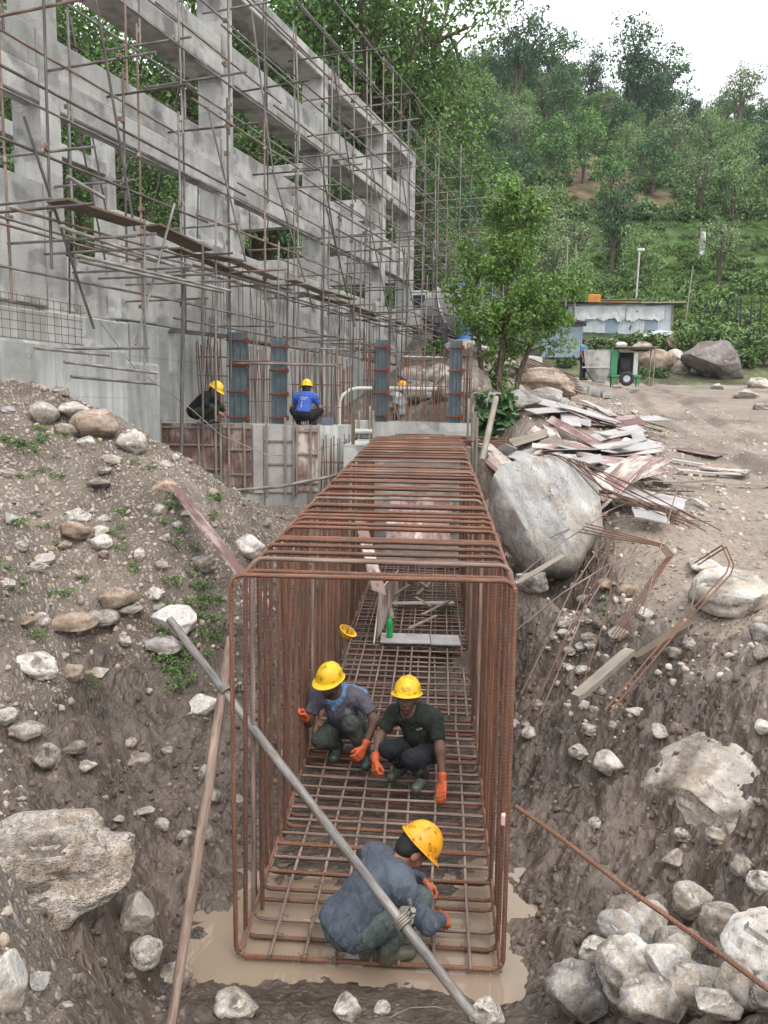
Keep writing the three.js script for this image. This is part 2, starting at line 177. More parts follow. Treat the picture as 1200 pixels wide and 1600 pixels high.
// ---------------------------------------------------------------- ground
const CT = [[-0.95,0.8,0.89580],[-0.45,0.8,-0.14390],[0.05,0.8,-0.08118],[0.5,0.8,-0.13477],[0.95,0.8,0.21647],[-0.95,0.35,0.40129],[-0.45,0.35,0.01123],[0.05,0.35,-0.02357],[0.5,0.35,-0.19238],[0.95,0.35,-0.11312],[-0.95,0,0.21463],[-0.45,0,0.04893],[0.05,0,0.20626],[0.5,0,0.02549],[0.95,0,0.94544],[-0.95,-0.5,-0.04068],[-0.45,-0.5,-0.20361],[0.05,-0.5,-0.04290],[0.5,-0.5,-0.28739],[0.95,-0.5,0.98181],[-0.95,-1,0.02139],[-0.45,-1,-0.08777],[0.05,-1,0.04306],[0.5,-1,-0.16607],[0.95,-1,0.20492],[-0.95,-2,0.27704],[-0.45,-2,-0.19009],[0.05,-2,0.03842],[0.5,-2,-0.28344],[0.95,-2,0.71490],[-0.95,-3,0.81823],[-0.45,-3,-0.33857],[0.05,-3,0.07166],[0.5,-3,-0.56108],[0.95,-3,1.17618],[-0.95,-4,0.79535],[-0.45,-4,-0.53485],[0.05,-4,0.09936],[0.5,-4,-1.00592],[0.95,-4,4.16572],[-0.95,-6,0.82472],[-0.45,-6,-0.57522],[0.05,-6,-0.00571],[0.5,-6,-0.69992],[0.95,-6,1.44893],[-0.95,-8,1.66022],[-0.45,-8,-0.60737],[0.05,-8,-0.03222],[0.5,-8,-0.56717],[0.95,-8,1.34455],[-0.95,-10,0.96076],[-0.45,-10,-0.47501],[0.05,-10,0.09538],[0.5,-10,-0.33091],[0.95,-10,7.31471],[-0.95,-12,0.44854],[-0.45,-12,-0.06022],[0.05,-12,0.28909],[0.5,-12,-0.35277],[0.95,-12,2.54988],[0,1.6,0.25111],[0,2.6,-0.19377],[0,4,0.02608],[-2.5,4,-0.00901],[2.5,4,-0.14291],[-1.3,0.4,5.46870],[1.3,0.4,-0.09736],[-2.985,-2.316,1.18078],[-3.267,-1.836,-1.47925],[-2.251,-1.914,0.78540],[-1.739,0.248,-0.67074],[-1.399,1.278,0.12139],[-1.713,0.919,-0.69188],[-3.611,-6.578,-0.01193],[-4.538,-6.59,-0.29523],[-5.919,-6.558,-0.05179],[-2.519,-5.381,-0.21175],[-1.857,-4.842,-1.43577],[-1.965,-3.21,0.20803],[-1.798,-2.246,-0.58171],[-1.219,-0.857,0.17670],[-1.249,-0.13,0.29833],[-0.915,0.524,-1.52361],[-2.216,-1.215,-0.05053],[-1.746,-0.665,-0.18270],[-2.734,-0.832,0.54829],[-3.03,-1.391,-0.16974],[-3.405,-3.985,0.25652],[-4.53,-4.066,0.19577],[-2.508,-3.476,-0.71284],[-1.324,0.377,-4.24992],[-4.172,-9.691,0.58706],[-1.796,-9.854,-1.12634],[-2.311,-7.805,0.52799],[-1.851,-7.03,-0.91081],[-1.379,-8.547,-2.20596],[2.312,-2.976,0.50961],[2.3,-1.126,0.77688],[2.784,-1.35,-0.92790],[1.648,-0.227,0.57561],[1.696,0.704,0.99695],[1.978,0.688,-1.19635],[1.629,-4.523,8.15854],[1.176,-1.79,-0.28850],[1.084,-0.326,-1.61490],[1.615,-2.321,-0.24274],[1.645,-1.131,-0.17243],[1.878,-4.005,-1.16399],[2.591,-4.83,-0.63341],[3.161,-3.312,-0.15327],[3.895,-4.092,0.10967],[5.626,-8.631,0.04572],[6.446,-16.351,0.09878],[3.861,-4.916,0.19616],[3.134,-8.461,0.04266],[3.236,-12.068,0.29648],[1.362,-4.43,-10.78215],[8.518,-33.917,0.14051],[15.013,-38.473,0.01921],[15.055,-32.318,-0.01105],[10.033,-24.777,0.03908],[1.599,-16.19,-0.20323],[1.039,-10.395,-7.60536],[1.949,-12.52,-1.22755],[-0.338,-20.105,0.07073],[-0.184,-26.511,-0.50303],[1.093,-22.38,-0.34370],[6.804,-39.047,-0.04039],[4.545,-40.981,0.00918],[3.386,-18.255,0.14572],[4.745,-23.45,0.22658],[0.587,-14.019,-0.76034],[1.25,-5,3.02227],[1.65,-5.3,-2.41195],[1.3,-7,0.07424],[1.9,-6.5,-0.81512],[1.5,-9,-1.66819],[1.6,-11,0.67691],[-1.15,-7,0.39491],[-1.3,-9,1.24967],[1.15,-3,-0.88259],[-1.2,-3,-0.41967],[-1.2,-5,1.15908],[-7,-7,-0.12257],[-6.4,-6.4,-0.04413],[-9,-6,-0.03869],[-12,-12,-0.06717],[-15,-25,0.01993],[-10,-40,0.02029],[-25,-40,0.00597],[-4,-20,0.12480],[-1,-16,0.08249],[-2,-25,0.38867],[0,-38,-0.06558],[12,-15,-0.01118],[18,-25,-0.04973],[25,-40,-0.02910],[14,0,0.04012],[14,4,-0.04341],[-14,3,-0.00482],[-6,3,-0.05689],[-5,0,0.09200],[5,-2,0.01100],[5,2,0.02409],[8,-6,0.02698],[-5.5,-10,-0.06953]], LN = [4.01817,-0.04588,-0.06589];
const HD = [30, 42, 60, 90, 150, 190, 240, 400], HH = [3.6, 5.2, 9.2, 17.5, 44, 66, 76, 76];
function hillY(x, z) { const d = 4.2 - z; let k = 0; while (k < 6 && d > HD[k + 1]) k++; return 8 * ss(62, 8, x) * ss(90, 180, d) + mix(HH[k], HH[k + 1], (d - HD[k]) / (HD[k + 1] - HD[k])); }
function baseY(x, z) {
  let h = LN[0] + LN[1] * x + LN[2] * z; for (const c of CT) { const a = c[0] - x, b = c[1] - z; h += c[2] * Math.sqrt(a * a + b * b + 0.1225); }
  const d = 4.2 - z, t = ss(38, 48, d); return t > 0 ? h * (1 - t) + hillY(x, z) * t : h;
}
// how much a spot is trench mud, stony left bank, road or hillside
function roadAmt(x, z) { const d = 4.2 - z; const e = mix(2.1, 4.9, clamp((d - 6) / 32)) + 0.5 * n3(x * 0.4, 3, z * 0.4); const lo = d < 9 ? mix(3.4, e, clamp((d - 5) / 4)) : e; return ss(lo - 0.15, lo + 0.35, x + (d < 24 ? 0 : 0)) * (d < 44 ? 1 : 0) * ss(6.2, 7.4, d + 0.6 * n3(x, 8, z)) * (1 - ss(13, 15.5, x - (d - 9) * 0.18)); }
const cage = (x, z) => ss(1.25, 0.85, Math.abs(x)) * ss(0.75, 0.45, z) * ss(-14, -12, z);
function groundY(x, z) {
  const d = Math.hypot(x - 0.33, z - 4.2); let h = baseY(x, z);
  const flat = cage(x, z), rd = d < 60 ? roadAmt(x, z) : 0, q = h;
  if (d < 60) {
    const rough = (1 - 0.85 * flat) * (1 - 0.75 * rd), wet = ss(2.4, 1.1, Math.abs(x));
    h += rough * (0.07 * n3(x * 1.3, q * 1.3 + 1.7, z * 1.3) + 0.055 * n3(x * 3.1, q * 3.1 + 5.2, z * 3.1) + 0.035 * n3(x * 7.3, q * 7.3 + 9.1, z * 7.3) + 0.016 * n3(x * 17, q * 17 + 2.2, z * 17) + 0.016 * Math.abs(n3(x * 11, q * 11 + 12, z * 11)));
    if (d < 14) { const c = n3(x * 5.1 + 20, q * 5.1 + 3.3, z * 5.1), f = n3(x * 9.5, q * 9.5 + 31, z * 9.5); h += rough * (x > 0.8 || x < -0.9 ? 1 : 0.4) * (0.05 * ss(0.1, 0.5, c) - 0.045 * ss(0.2, 0.55, -c) + 0.03 * ss(0.15, 0.5, f)); h += (0.3 + 0.7 * rough) * (0.007 * n3(x * 31, q * 31 + 4, z * 31) + 0.026 * ss(0.05, 0.35, n3(x * 14 + 7, q * 14 + 21, z * 14)) + 0.016 * Math.abs(n3(x * 21, q * 21 + 17, z * 21))); }
    if (rd > 0) { // wheel ruts
      const dd = 4.2 - z, c0 = 3.9 + dd * 0.11 + 0.25 * Math.sin(dd * 0.22), w = x - c0; for (const o of [0, 1.75]) { const e = Math.abs(w - o - 0.7); h -= rd * 0.13 * Math.exp(-e * e / 0.045); const e2 = Math.abs(e - 0.38); h += rd * 0.07 * Math.exp(-e2 * e2 / 0.02); }
    }
  } else h += 1.1 * n3(x * 0.05, 1, z * 0.05) * ss(60, 90, d) + 0.5 * n3(x * 0.17, 4, z * 0.17);
  if (d > 70) { const tz = ss(70, 90, d) * ss(150, 110, d) * ss(14, 24, x) * ss(75, 60, x); if (tz > 0) { const st = 2.2, q = h / st, f = q - Math.floor(q); h = mix(h, (Math.floor(q) + ss(0.55, 1, f)) * st, tz * 0.8); } } // farmed terraces
  return h;
}
{
  const xs = [], zs = []; const lay = (a, lo, hi, s, g, mn, mx) => { let x = lo; while (x <= hi) { a.push(x); x += s; } let q = s; while (x < mx) { q *= g; x += q; a.push(x); } x = lo; q = s; const l = []; while (x > mn) { q *= g; x -= q; l.push(x); } a.unshift(...l.reverse()); };
  lay(xs, -2.5, 2.7, 0.0205, 1.026, -150, 190); lay(zs, -5.2, 2.2, 0.034, 1.026, -330, 30);
  const nx = xs.length, nz = zs.length, pos = new Float32Array(nx * nz * 3), col = new Float32Array(nx * nz * 3), uv = new Float32Array(nx * nz * 2), reg = new Uint8Array(nx * nz), yb = new Float32Array(nx * nz);
  for (let j = 0; j < nz; j++) for (let i = 0; i < nx; i++) {
    const x = xs[i], z = zs[j], k = j * nx + i, y = groundY(x, z), d = 4.2 - z; pos[k * 3] = x; pos[k * 3 + 1] = y; pos[k * 3 + 2] = z; uv[k * 2] = x; uv[k * 2 + 1] = z; yb[k] = d < 60 && Math.abs(x) < 30 ? baseY(x, z) : 0;
    const e = n3(x * 1.1, 40, z * 1.1) + 0.5 * n3(x * 3.7, 41, z * 3.7), near = d < 40;
    let c, r;
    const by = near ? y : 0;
    if (!near || x < -30 || x > 30) {
      r = 3; const sl = ss(120, 128, d + 4 * e) * ss(158, 150, d + 4 * e) * ss(16, 20, x + 2 * e) * ss(40, 34, x + 3 * e) * ss(-0.3, 0.1, n3(x * 0.13, 77, z * 0.13) + 0.15);
      const f = 0.5 + 0.5 * n3(x * 0.08, 60, z * 0.08), l = ss(72, 85, d) * ss(125, 100, d) * ss(18, 26, x) * (0.4 + 0.6 * f);
      c = [mix(mix(0.13, 0.17, f), 0.3, l * 0.6), mix(mix(0.2, 0.26, f), 0.46, l * 0.6), mix(0.08, 0.1, l)]; c = c.map((q, n) => mix(q, [0.62, 0.34, 0.31][n], sl));
      if (d < 62) { const t = ss(52, 51, d + 7 * e); c = c.map((q, n) => mix(q, [0.36, 0.3, 0.24][n], t)); }
    } else if (roadAmt(x, z) > 0.5) { r = 2; const t = 0.5 + 0.5 * e; const wet = ss(0.18, 0.3, n3(x * 0.5, 90, z * 0.5) + 0.25 * n3(x * 2.3, 91, z * 2.3)); c = [mix(mix(0.48, 0.58, t), 0.36, wet), mix(mix(0.42, 0.51, t), 0.31, wet), mix(mix(0.37, 0.45, t), 0.275, wet)]; }
    else if (x < -0.9 - 0.3 * e && by > 1.0 + 0.28 * e - 0.25 * ss(0, 1, z)) { r = 1; const t = clamp(0.5 + 0.8 * e); c = [mix(0.36, 0.58, t), mix(0.315, 0.52, t), mix(0.275, 0.46, t)]; }
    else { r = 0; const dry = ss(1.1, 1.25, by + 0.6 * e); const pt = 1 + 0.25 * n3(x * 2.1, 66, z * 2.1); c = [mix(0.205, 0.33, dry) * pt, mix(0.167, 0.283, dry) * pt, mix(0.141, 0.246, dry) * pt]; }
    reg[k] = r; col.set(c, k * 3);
  }
  const i0 = xs.findIndex((x) => x >= 0); // texture runs in metres along the slope
  for (let j = 0; j < nz; j++) for (const st of [1, -1]) { let u = xs[i0]; for (let i = i0 + (st > 0 ? 1 : -1); i >= 0 && i < nx; i += st) { const k = j * nx + i; u += st * Math.hypot(xs[i] - xs[i - st], Math.abs(xs[i]) < 29 ? yb[k] - yb[k - st] : 0); uv[k * 2] = u; } }
  const j0 = zs.findIndex((z) => z >= -1);
  for (let i = 0; i < nx; i++) for (const st of [1, -1]) { let v = zs[j0]; for (let j = j0 + st; j >= 0 && j < nz; j += st) { const k = j * nx + i; v += st * Math.hypot(zs[j] - zs[j - st], zs[j] > -50 ? yb[k] - yb[k - st * nx] : 0); uv[k * 2 + 1] = v; } }
  const P = [[], [], [], []];
  for (let j = 0; j < nz - 1; j++) for (let i = 0; i < nx - 1; i++) { const a = j * nx + i, t = P[reg[a]]; t.push(a, a + nx, a + 1, a + 1, a + nx, a + nx + 1); }
  const whole = new THREE.BufferGeometry(); whole.setAttribute('position', new THREE.BufferAttribute(pos, 3)); whole.setIndex(P.flat().length ? [].concat(...P) : []); whole.computeVertexNormals(); const nor = whole.attributes.normal.array;
  ['ground', 'stony_bank', 'dirt_road', 'hillside'].forEach((n, r) => {
    const map = new Int32Array(nx * nz).fill(-1), id = [], p = [], q = [], c = [], t = []; let k = 0;
    for (const v of P[r]) { if (map[v] < 0) { map[v] = k++; p.push(pos[v * 3], pos[v * 3 + 1], pos[v * 3 + 2]); q.push(nor[v * 3], nor[v * 3 + 1], nor[v * 3 + 2]); c.push(col[v * 3], col[v * 3 + 1], col[v * 3 + 2]); t.push(uv[v * 2], uv[v * 2 + 1]); } id.push(map[v]); }
    const g = new THREE.BufferGeometry(); g.setAttribute('position', new THREE.Float32BufferAttribute(p, 3)); g.setAttribute('normal', new THREE.Float32BufferAttribute(q, 3)); g.setAttribute('color', new THREE.Float32BufferAttribute(c, 3)); g.setAttribute('uv', new THREE.Float32BufferAttribute(t, 2)); g.setIndex(id);
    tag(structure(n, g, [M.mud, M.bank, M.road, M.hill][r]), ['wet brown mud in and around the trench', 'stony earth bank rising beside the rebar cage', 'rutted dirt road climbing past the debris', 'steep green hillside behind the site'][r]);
  });
}
{ // muddy water standing in the front of the trench
  const g = new THREE.PlaneGeometry(3.6, 3.2, 60, 60); g.rotateX(-Math.PI / 2); g.translate(0, -0.022, -0.5);
  tag(structure('puddle_water', g, M.water), 'brown muddy water pooled around the front of the cage');
}
// ---------------------------------------------------------------- concrete building: local x runs along the front, local z points out of it
const BO = [-8.923, 0, 1.459], BT = 73.5 * Math.PI / 180;
const BX = (u, y, v) => { const c = Math.cos(BT), s = Math.sin(BT); return [BO[0] + u * c + v * s, y, BO[2] - u * s + v * c]; };
const colU = [[4.85, 5.3], [10.19, 10.62], [15.5, 15.96], [20.65, 21.07], [25.45, 25.86], [28.6, 29.0]];
{
  const b = thing('concrete_building', 'unfinished grey concrete frame building behind the scaffolding', 'building', BO, BT);
  let k = 0; const B = (n, x0, x1, y0, y1, z0, z1, m = M.conc, c = 0.02) => mesh(n, box(x0, x1, y0, y1, z0, z1, c, (k += 1.37) % 7), m, b);
  for (const [a, c] of colU) B('column', a, c, 4.7, 12.78, -0.62, 0);
  const bays = colU.slice(0, -1).map((c, i) => [c[1], colU[i + 1][0]]);
  bays.forEach(([a, c], i) => {
    B('roof_beam', a, c, 12.3, 12.74, -0.78, 0.03);
    B('beam', a, c, 10.37, 10.72, -0.7, 0.06); B('parapet', a, c, 10.722, 11.2, -0.3, 0.0, M.conc); B('beam', a, c, 8.0, 8.5, -0.36, -0.012); B('parapet', a, c, 8.502, 9.12, -0.3, -0.05, M.conc);
    if (i === 1) B('sill_wall', a + 1.35, c, 4.86, 6.8, -0.32, -0.03, M.conc); else B('sill_wall', a, c, 4.86, 6.8, -0.32, -0.03, M.conc);
  });
  B('roof_beam', 28.604, 28.996, 12.3, 12.74, -7.4, -0.63); B('beam', 28.604, 28.996, 10.37, 11.2, -7.4, -0.63); B('beam', 28.604, 28.996, 8.0, 9.12, -7.4, -0.63);
  for (const [a, c] of colU.slice(1)) { B('column', a, c, 4.7, 12.74, -8, -7.404, M.conc); }
  bays.slice(1).forEach(([a, c], i) => { B('roof_beam', a, c, 12.3, 12.7, -7.9, -7.42, M.conc); if (i % 2) B('beam', a, c, 10.37, 10.75, -7.8, -7.42, M.conc); B('sill_wall', a, c, 4.8, 6.0, -7.8, -7.44, M.conc); });
  // inner partition walls with openings, seen through the bays
  for (const [a, c, y0, y1] of [[18.9, 20.2, 6.0, 7.6], [26.2, 27.1, 6.0, 7.8], [13.3, 14.0, 6.0, 7.9]]) B('partition_wall', a, c, y0, y1, -7.74, -7.5, M.conc);
}
{ // the lower retaining wall under the building
  const w = thing('retaining_wall', 'tall stained concrete retaining wall under the building', 'wall', BO, BT);
  const cut = [2, 9.9, 11.95, 14.6, 17.4, 20.3, 23.2, 26.1, 29.1];
  for (let i = 0; i < cut.length - 1; i++) mesh('wall_panel', box(cut[i] + 0.006, cut[i + 1] - 0.006, 0.2, 4.74 + (i % 3) * 0.03, -0.9, 0.2 + (i % 2) * 0.012 + (i === 1 ? -0.05 : 0), 0.02, i * 1.3), M.wall, w);
  mesh('ledge', box(6, 10.9, 2, 4.2, 0.25, 0.95, 0.05, 2), M.wall, w); mesh('ledge', box(10.91, 12.25, 2, 4.05, 0.25, 0.62, 0.05, 5), M.wall, w);
}
// ---------------------------------------------------------------- cast deck with its timber formwork
const deckY = 2.94;
const deckL = [-5.15, -10.65], deckR = [-1.95, -10.85];
{
  const d = thing('concrete_deck', 'raw concrete foundation deck where two workers crouch', 'foundation', [0, 0, 0]);
  const sh = (pts, y0, y1, m, name, off) => { const s = new THREE.Shape(pts.map(([x, z]) => new THREE.Vector2(x, -z))); const g = new THREE.ExtrudeGeometry(s, { depth: y1 - y0, bevelEnabled: false }); g.rotateX(-Math.PI / 2); g.translate(0, y0, 0); mesh(name, boxUV(g, 1, off), m, d); };
  sh([deckL, [-3.05, -10.79], [-3.05, -12.75], [-4.55, -12.6]], 0.5, deckY, M.wall, 'deck_block', 0.3);
  sh([[-3.04, -10.79], deckR, [-1.55, -11.5], [-1.35, -12.9], [-3.04, -12.75]], 0.5, deckY - 0.01, M.wall, 'deck_block', 2.2);
  sh([[-1.35, -9.75], [-0.98, -9.75], [-0.98, -12.95], [-1.34, -12.95]], 0.4, 2.62, M.conc, 'deck_block', 1);
  sh([[-1.34, -13.0], [1.15, -13.0], [1.15, -14.6], [-1.34, -14.6]], 0.4, 2.98, M.conc, 'deck_block', 4);
  sh([[-0.97, -9.9], [0.97, -9.9], [0.97, -12.95], [-0.97, -12.95]], 0.4, 2.6, M.conc, 'deck_block', 4);
  // broken concrete kerb behind the crouching worker
  mesh('kerb', box(-1.95, -1.02, 2.625, 3.02, -12.6, -12.35, 0.02, 3), M.conc, d);
}
{ // formwork boards strapped to the deck face, battens and pipes
  const pt = (t, y, o = 0) => { const x = mix(deckL[0], deckR[0], t), z = mix(deckL[1], deckR[1], t); return [x, y, z + o]; };
  const ang = -Math.atan2(deckR[1] - deckL[1], deckR[0] - deckL[0]), L = Math.hypot(deckR[0] - deckL[0], deckR[1] - deckL[1]);
  const f = thing('formwork', 'weathered plywood formwork with battens strapped to the deck face', 'formwork', pt(0, 0, 0), ang);
  const B = (n, a, c, y0, y1, z0, z1, m) => mesh(n, box(a * L, c * L, y0, y1, z0, z1, 0.004, a * 7), m, f);
  const ps = [[0.01, 0.4, 1.98, 2.94, M.plyD], [0.404, 0.585, 1.6, 2.95, M.plyD], [0.59, 0.65, 1.58, 2.93, M.plyP], [0.655, 0.835, 1.6, 2.92, M.plyP], [0.84, 0.99, 1.63, 2.88, M.ply]];
  for (const [a, c, y0, y1, m] of ps) B('plywood_panel', a, c, y0, y1, 0.012, 0.03, m);
  for (const [a, y0, y1] of [[0.03, 2.3, 3.02], [0.26, 1.4, 2.97], [0.365, 1.65, 2.95], [0.395, 1.65, 2.96], [0.445, 1.62, 2.96], [0.54, 1.6, 2.98], [0.675, 1.5, 2.96], [0.79, 1.55, 3.08], [0.84, 1.55, 2.98], [0.86, 1.6, 2.95], [0.945, 1.2, 2.95]]) B('batten', a - 0.006, a + 0.007, y0, y1, 0.066, 0.1, M.wood);
  for (const [a, c, y] of [[0.01, 0.39, 2.84], [0.01, 0.39, 2.5], [0.1, 0.39, 2.03], [0.41, 0.58, 2.85], [0.43, 0.58, 2.42], [0.43, 0.58, 1.93], [0.66, 0.83, 2.6], [0.66, 0.83, 2.15], [0.85, 0.985, 2.8], [0.85, 0.985, 2.35], [0.85, 0.985, 1.78]]) B('waler', a, c, y, y + 0.04, 0.032, 0.064, M.wood);
}
tag(mesh('drain_pipe', tube([[-4.129, 1.647, -10.042], [-3.535, 1.697, -10.038], [-2.56, 1.8, -10.066], [-1.654, 1.997, -10.103], [-1.35, 2.089, -10.085]], 0.032, 8), M.pipeL), 'pale hose pipe running along the foot of the deck wall', 'pipe');
// ---------------------------------------------------------------- steel tube scaffolding along the building
{
  const r = rng(501), s = thing('scaffolding', 'steel tube scaffolding standing in front of the concrete building', 'scaffold', BO, BT);
  const pm = [M.pipeG, M.pipeG, M.pipeG, M.pipeG, M.pipeG, M.pipeD, M.pipeD, M.pipeR];
  const pipe = (n, a, b, m = pick(pm, r), R = 0.021) => mesh(n, tube([a, b], R, 6), m, s);
  const ring = merge([tube([[0, -0.045, 0], [0, 0.045, 0]], 0.038, 6), box(0.03, 0.075, -0.03, 0.03, -0.022, 0.022, 0), tube([[0.05, 0, -0.05], [0.05, 0, 0.05]], 0.012, 5)]);
  let nc = 0; const joint = (u, y, v) => { if (nc++ > 290) return; const o = mesh('coupler', ring, r() < 0.4 ? M.pipeR : M.clamp, s); o.position.set(u, y, v); o.rotation.y = r() * 6; };
  const rows = [0.5, 1.4], us = []; for (let u = 7.3; u < 31; u += 1.52) us.push(u);
  const lev = [5.05, 5.95, 6.75, 7.65, 8.55, 9.4, 10.3, 11.15, 12.1, 13.0];
  rows.forEach((v, ri) => us.forEach((u0, i) => {
    const u = u0 + rr(-0.15, 0.15, r), vv = v + rr(-0.05, 0.05, r), top = ri ? rr(11.2, 13.4, r) : rr(12.4, 14.3, r), bot = r() < 0.5 ? rr(3, 4.6, r) : 4.9 + rr(0, 0.9, r), sp = rr(8, 10, r);
    const du = rr(-0.12, 0.12, r), m1 = pick(pm, r);
    pipe('pole', [u, ri ? bot : 4.75, vv], [u + du * 0.5, sp, vv + rr(-0.03, 0.03, r)], m1); pipe('pole', [u + du * 0.5 + 0.05, sp - 0.35, vv + 0.03], [u + du, top, vv + rr(-0.06, 0.06, r)]);
    joint(u + du * 0.5 + 0.03, sp - 0.1, vv);
    lev.forEach((y, k) => { if (y < top && y > bot) { if (r() < 0.52) joint(u, y, vv); } });
  }));
  // ledgers: lengths of tube with gaps and laps
  rows.forEach((v, ri) => lev.forEach((y) => { let u = 6.6 + rr(0, 2, r); while (u < 29.5) { const l = rr(4.2, 6.2, r); if (r() < 0.86) { const y0 = y + rr(-0.14, 0.14, r); pipe('ledger', [u, y0, v + 0.05], [Math.min(u + l, 31), y0 + rr(-0.09, 0.09, r), v + 0.05 + rr(-0.05, 0.05, r)], r() < 0.1 ? M.pipeR : pick(pm, r)); } u += l * rr(0.82, 1.0, r); } }));
  // transoms poking out towards the road
  us.forEach((u0) => lev.forEach((y) => { if (r() < 0.62) { const u = u0 + rr(-0.3, 0.3, r), y0 = y + 0.05 + rr(-0.1, 0.1, r); pipe('transom', [u, y0, rr(-0.35, 0.2, r)], [u + rr(-0.05, 0.05, r), y0 + rr(-0.04, 0.04, r), rr(1.55, 2.1, r)]); } }));
  // sloping braces, long and short
  for (const [u0, y0, u1, y1, v] of [[8.3, 7.0, 9.4, 4.4, 1.5], [9.7, 9.3, 10.4, 6.0, 1.5], [9.9, 4.2, 10.9, 6.5, 1.9], [12.6, 8.6, 13.9, 5.9, 1.5], [14.2, 10.9, 14.9, 8.2, 1.5], [15, 8.2, 16.9, 5.5, 1.5], [17.3, 9.2, 18.3, 7, 1.5], [18, 11.5, 19.4, 8.6, 1.5], [20.4, 10.5, 21.3, 8.3, 1.5], [20.5, 8.4, 22.6, 5.3, 1.5], [23, 10.6, 24, 8.6, 1.5], [23.3, 8.2, 25.3, 5.3, 1.5], [26, 9.4, 27.6, 6, 1.5], [17.5, 8, 19.2, 5.4, 1.6], [28.4, 9.5, 29.6, 6.1, 1.5]]) pipe('brace', [u0, y0, v], [u1, y1, v + 0.06]);
  // platform bearers and its long legs down to the ground
  for (let v = 0.8; v < 2.2; v += 0.7) { let u = 8; while (u < 27) { const l = rr(4, 6, r); pipe('bearer', [u, 5.82 + rr(-0.05, 0.05, r), v], [u + l, 5.84 + rr(-0.05, 0.05, r), v + rr(-0.1, 0.1, r)]); u += l * 0.92; } }
  for (let u = 8.4; u < 27; u += 1.7) pipe('transom', [u, 5.88 + rr(-0.03, 0.03, r), 0.3 + rr(-0.2, 0.2, r)], [u + rr(-0.1, 0.1, r), 5.88, 2.3 + rr(-0.2, 0.5, r)]);
  for (const [u, v, y0, y1, m] of [[10.1, 1.9, 3.6, 6.1, M.pipeG], [11.2, 2.2, 2.2, 5.9, M.pipeD], [12.4, 1.7, 3, 7, M.pipeG], [14.4, 1.9, 3, 6.6, M.pipeG], [15.4, 1.6, 2.95, 6.8, M.pipeD], [16.6, 1.9, 3, 7.4, M.pipeD], [18.2, 2, 3, 7.4, M.pipeD], [19.6, 1.6, 3, 7.8, M.pipeG], [20.9, 2.0, 2.9, 6.6, M.pipeD], [22.5, 1.8, 3, 8, M.pipeD], [24.2, 2.0, 3, 7.5, M.pipeG]]) pipe('pole', [u, y0, v], [u + 0.05, y1, v + 0.04], m);
  // hanging rows of thin starter bars over the sill walls
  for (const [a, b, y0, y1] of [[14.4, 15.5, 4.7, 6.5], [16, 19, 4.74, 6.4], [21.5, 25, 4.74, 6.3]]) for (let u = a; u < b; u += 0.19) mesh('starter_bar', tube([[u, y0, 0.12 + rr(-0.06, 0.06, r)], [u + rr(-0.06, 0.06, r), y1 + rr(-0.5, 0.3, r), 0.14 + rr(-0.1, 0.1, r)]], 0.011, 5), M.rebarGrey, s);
  // scaffold tower past the far end of the building
  const tu = [29.7, 30.9, 32.1], tv = [-0.6, 0.7, 1.9, 2.9];
  for (const u of tu) for (const v of tv) pipe('pole', [u + rr(-0.1, 0.1, r), 5, v], [u + rr(-0.15, 0.15, r), rr(11.4, 13.6, r) - v * 0.7, v + rr(-0.1, 0.1, r)]);
  for (let y = 6; y < 12; y += 0.78) { for (const u of tu) if (r() < 0.8) pipe('transom', [u, y + rr(-0.1, 0.1, r), -1.0], [u, y + rr(-0.1, 0.1, r), rr(2.6, 3.6, r)]); for (const v of tv) if (r() < 0.6) pipe('ledger', [29.2, y + rr(-0.1, 0.1, r), v], [32.6, y + rr(-0.1, 0.1, r), v]); }
  pipe('brace', [29.6, 5.8, 2.9], [30.8, 9.8, 1.9]); pipe('brace', [32, 6, 2.9], [29.8, 9, 1.9]); pipe('brace', [30.2, 5.4, 0.6], [31.4, 9.4, 2.8]);
  pipe('guard_rail', [27, 13.9, 0.6], [32, 12.9, 0.6], M.pipeR);
  // near left platform with boards' bearers
  for (const [u0, y0, u1, y1, v0, v1, m] of [[8.4, 5.62, 10.9, 5.55, 1.9, 1.9, M.pipeL], [8.6, 5.28, 12.5, 5.36, 2.0, 2.0, M.pipeL], [8.2, 5.12, 11.6, 5.2, 2.4, 2.4, M.pipeG], [8.4, 4.05, 9.9, 4.05, 1.4, 1.4, M.pipeL], [8.4, 3.86, 10.4, 3.8, 1.9, 1.9, M.pipeL], [8.3, 3.66, 10.1, 3.62, 2.1, 2.1, M.pipeG], [8.6, 6.3, 9.3, 6.2, 1.9, 1.9, M.pipeL]]) pipe('ledger', [u0, y0, v0], [u1, y1, v1], m, 0.026);
  for (const [u, y] of [[9.0, 5.6], [9.7, 5.58], [10.3, 5.4], [10.9, 5.4], [11.6, 5.4], [9.2, 4.1]]) pipe('transom', [u, y, 0.4], [u + 0.1, y, 2.6], M.pipeG);
  // dark inner tubes standing inside the bays
  for (let u = 8.5; u < 28.5; u += 1.25) { pipe('pole', [u + rr(-0.3, 0.3, r), 4.9, rr(-3.2, -1.2, r)], [u + rr(-0.3, 0.3, r), rr(9.5, 11.8, r), rr(-3.2, -1.2, r)], M.pipeD); } for (const y of [6.4, 7.3, 8.9, 9.7, 10.1]) for (let u = 8; u < 27; u += 5.2) pipe('ledger', [u, y + rr(-0.1, 0.1, r), -1.6 + rr(-0.8, 0.4, r)], [u + 5, y + rr(-0.1, 0.1, r), -1.6 + rr(-0.8, 0.4, r)], M.pipeD);
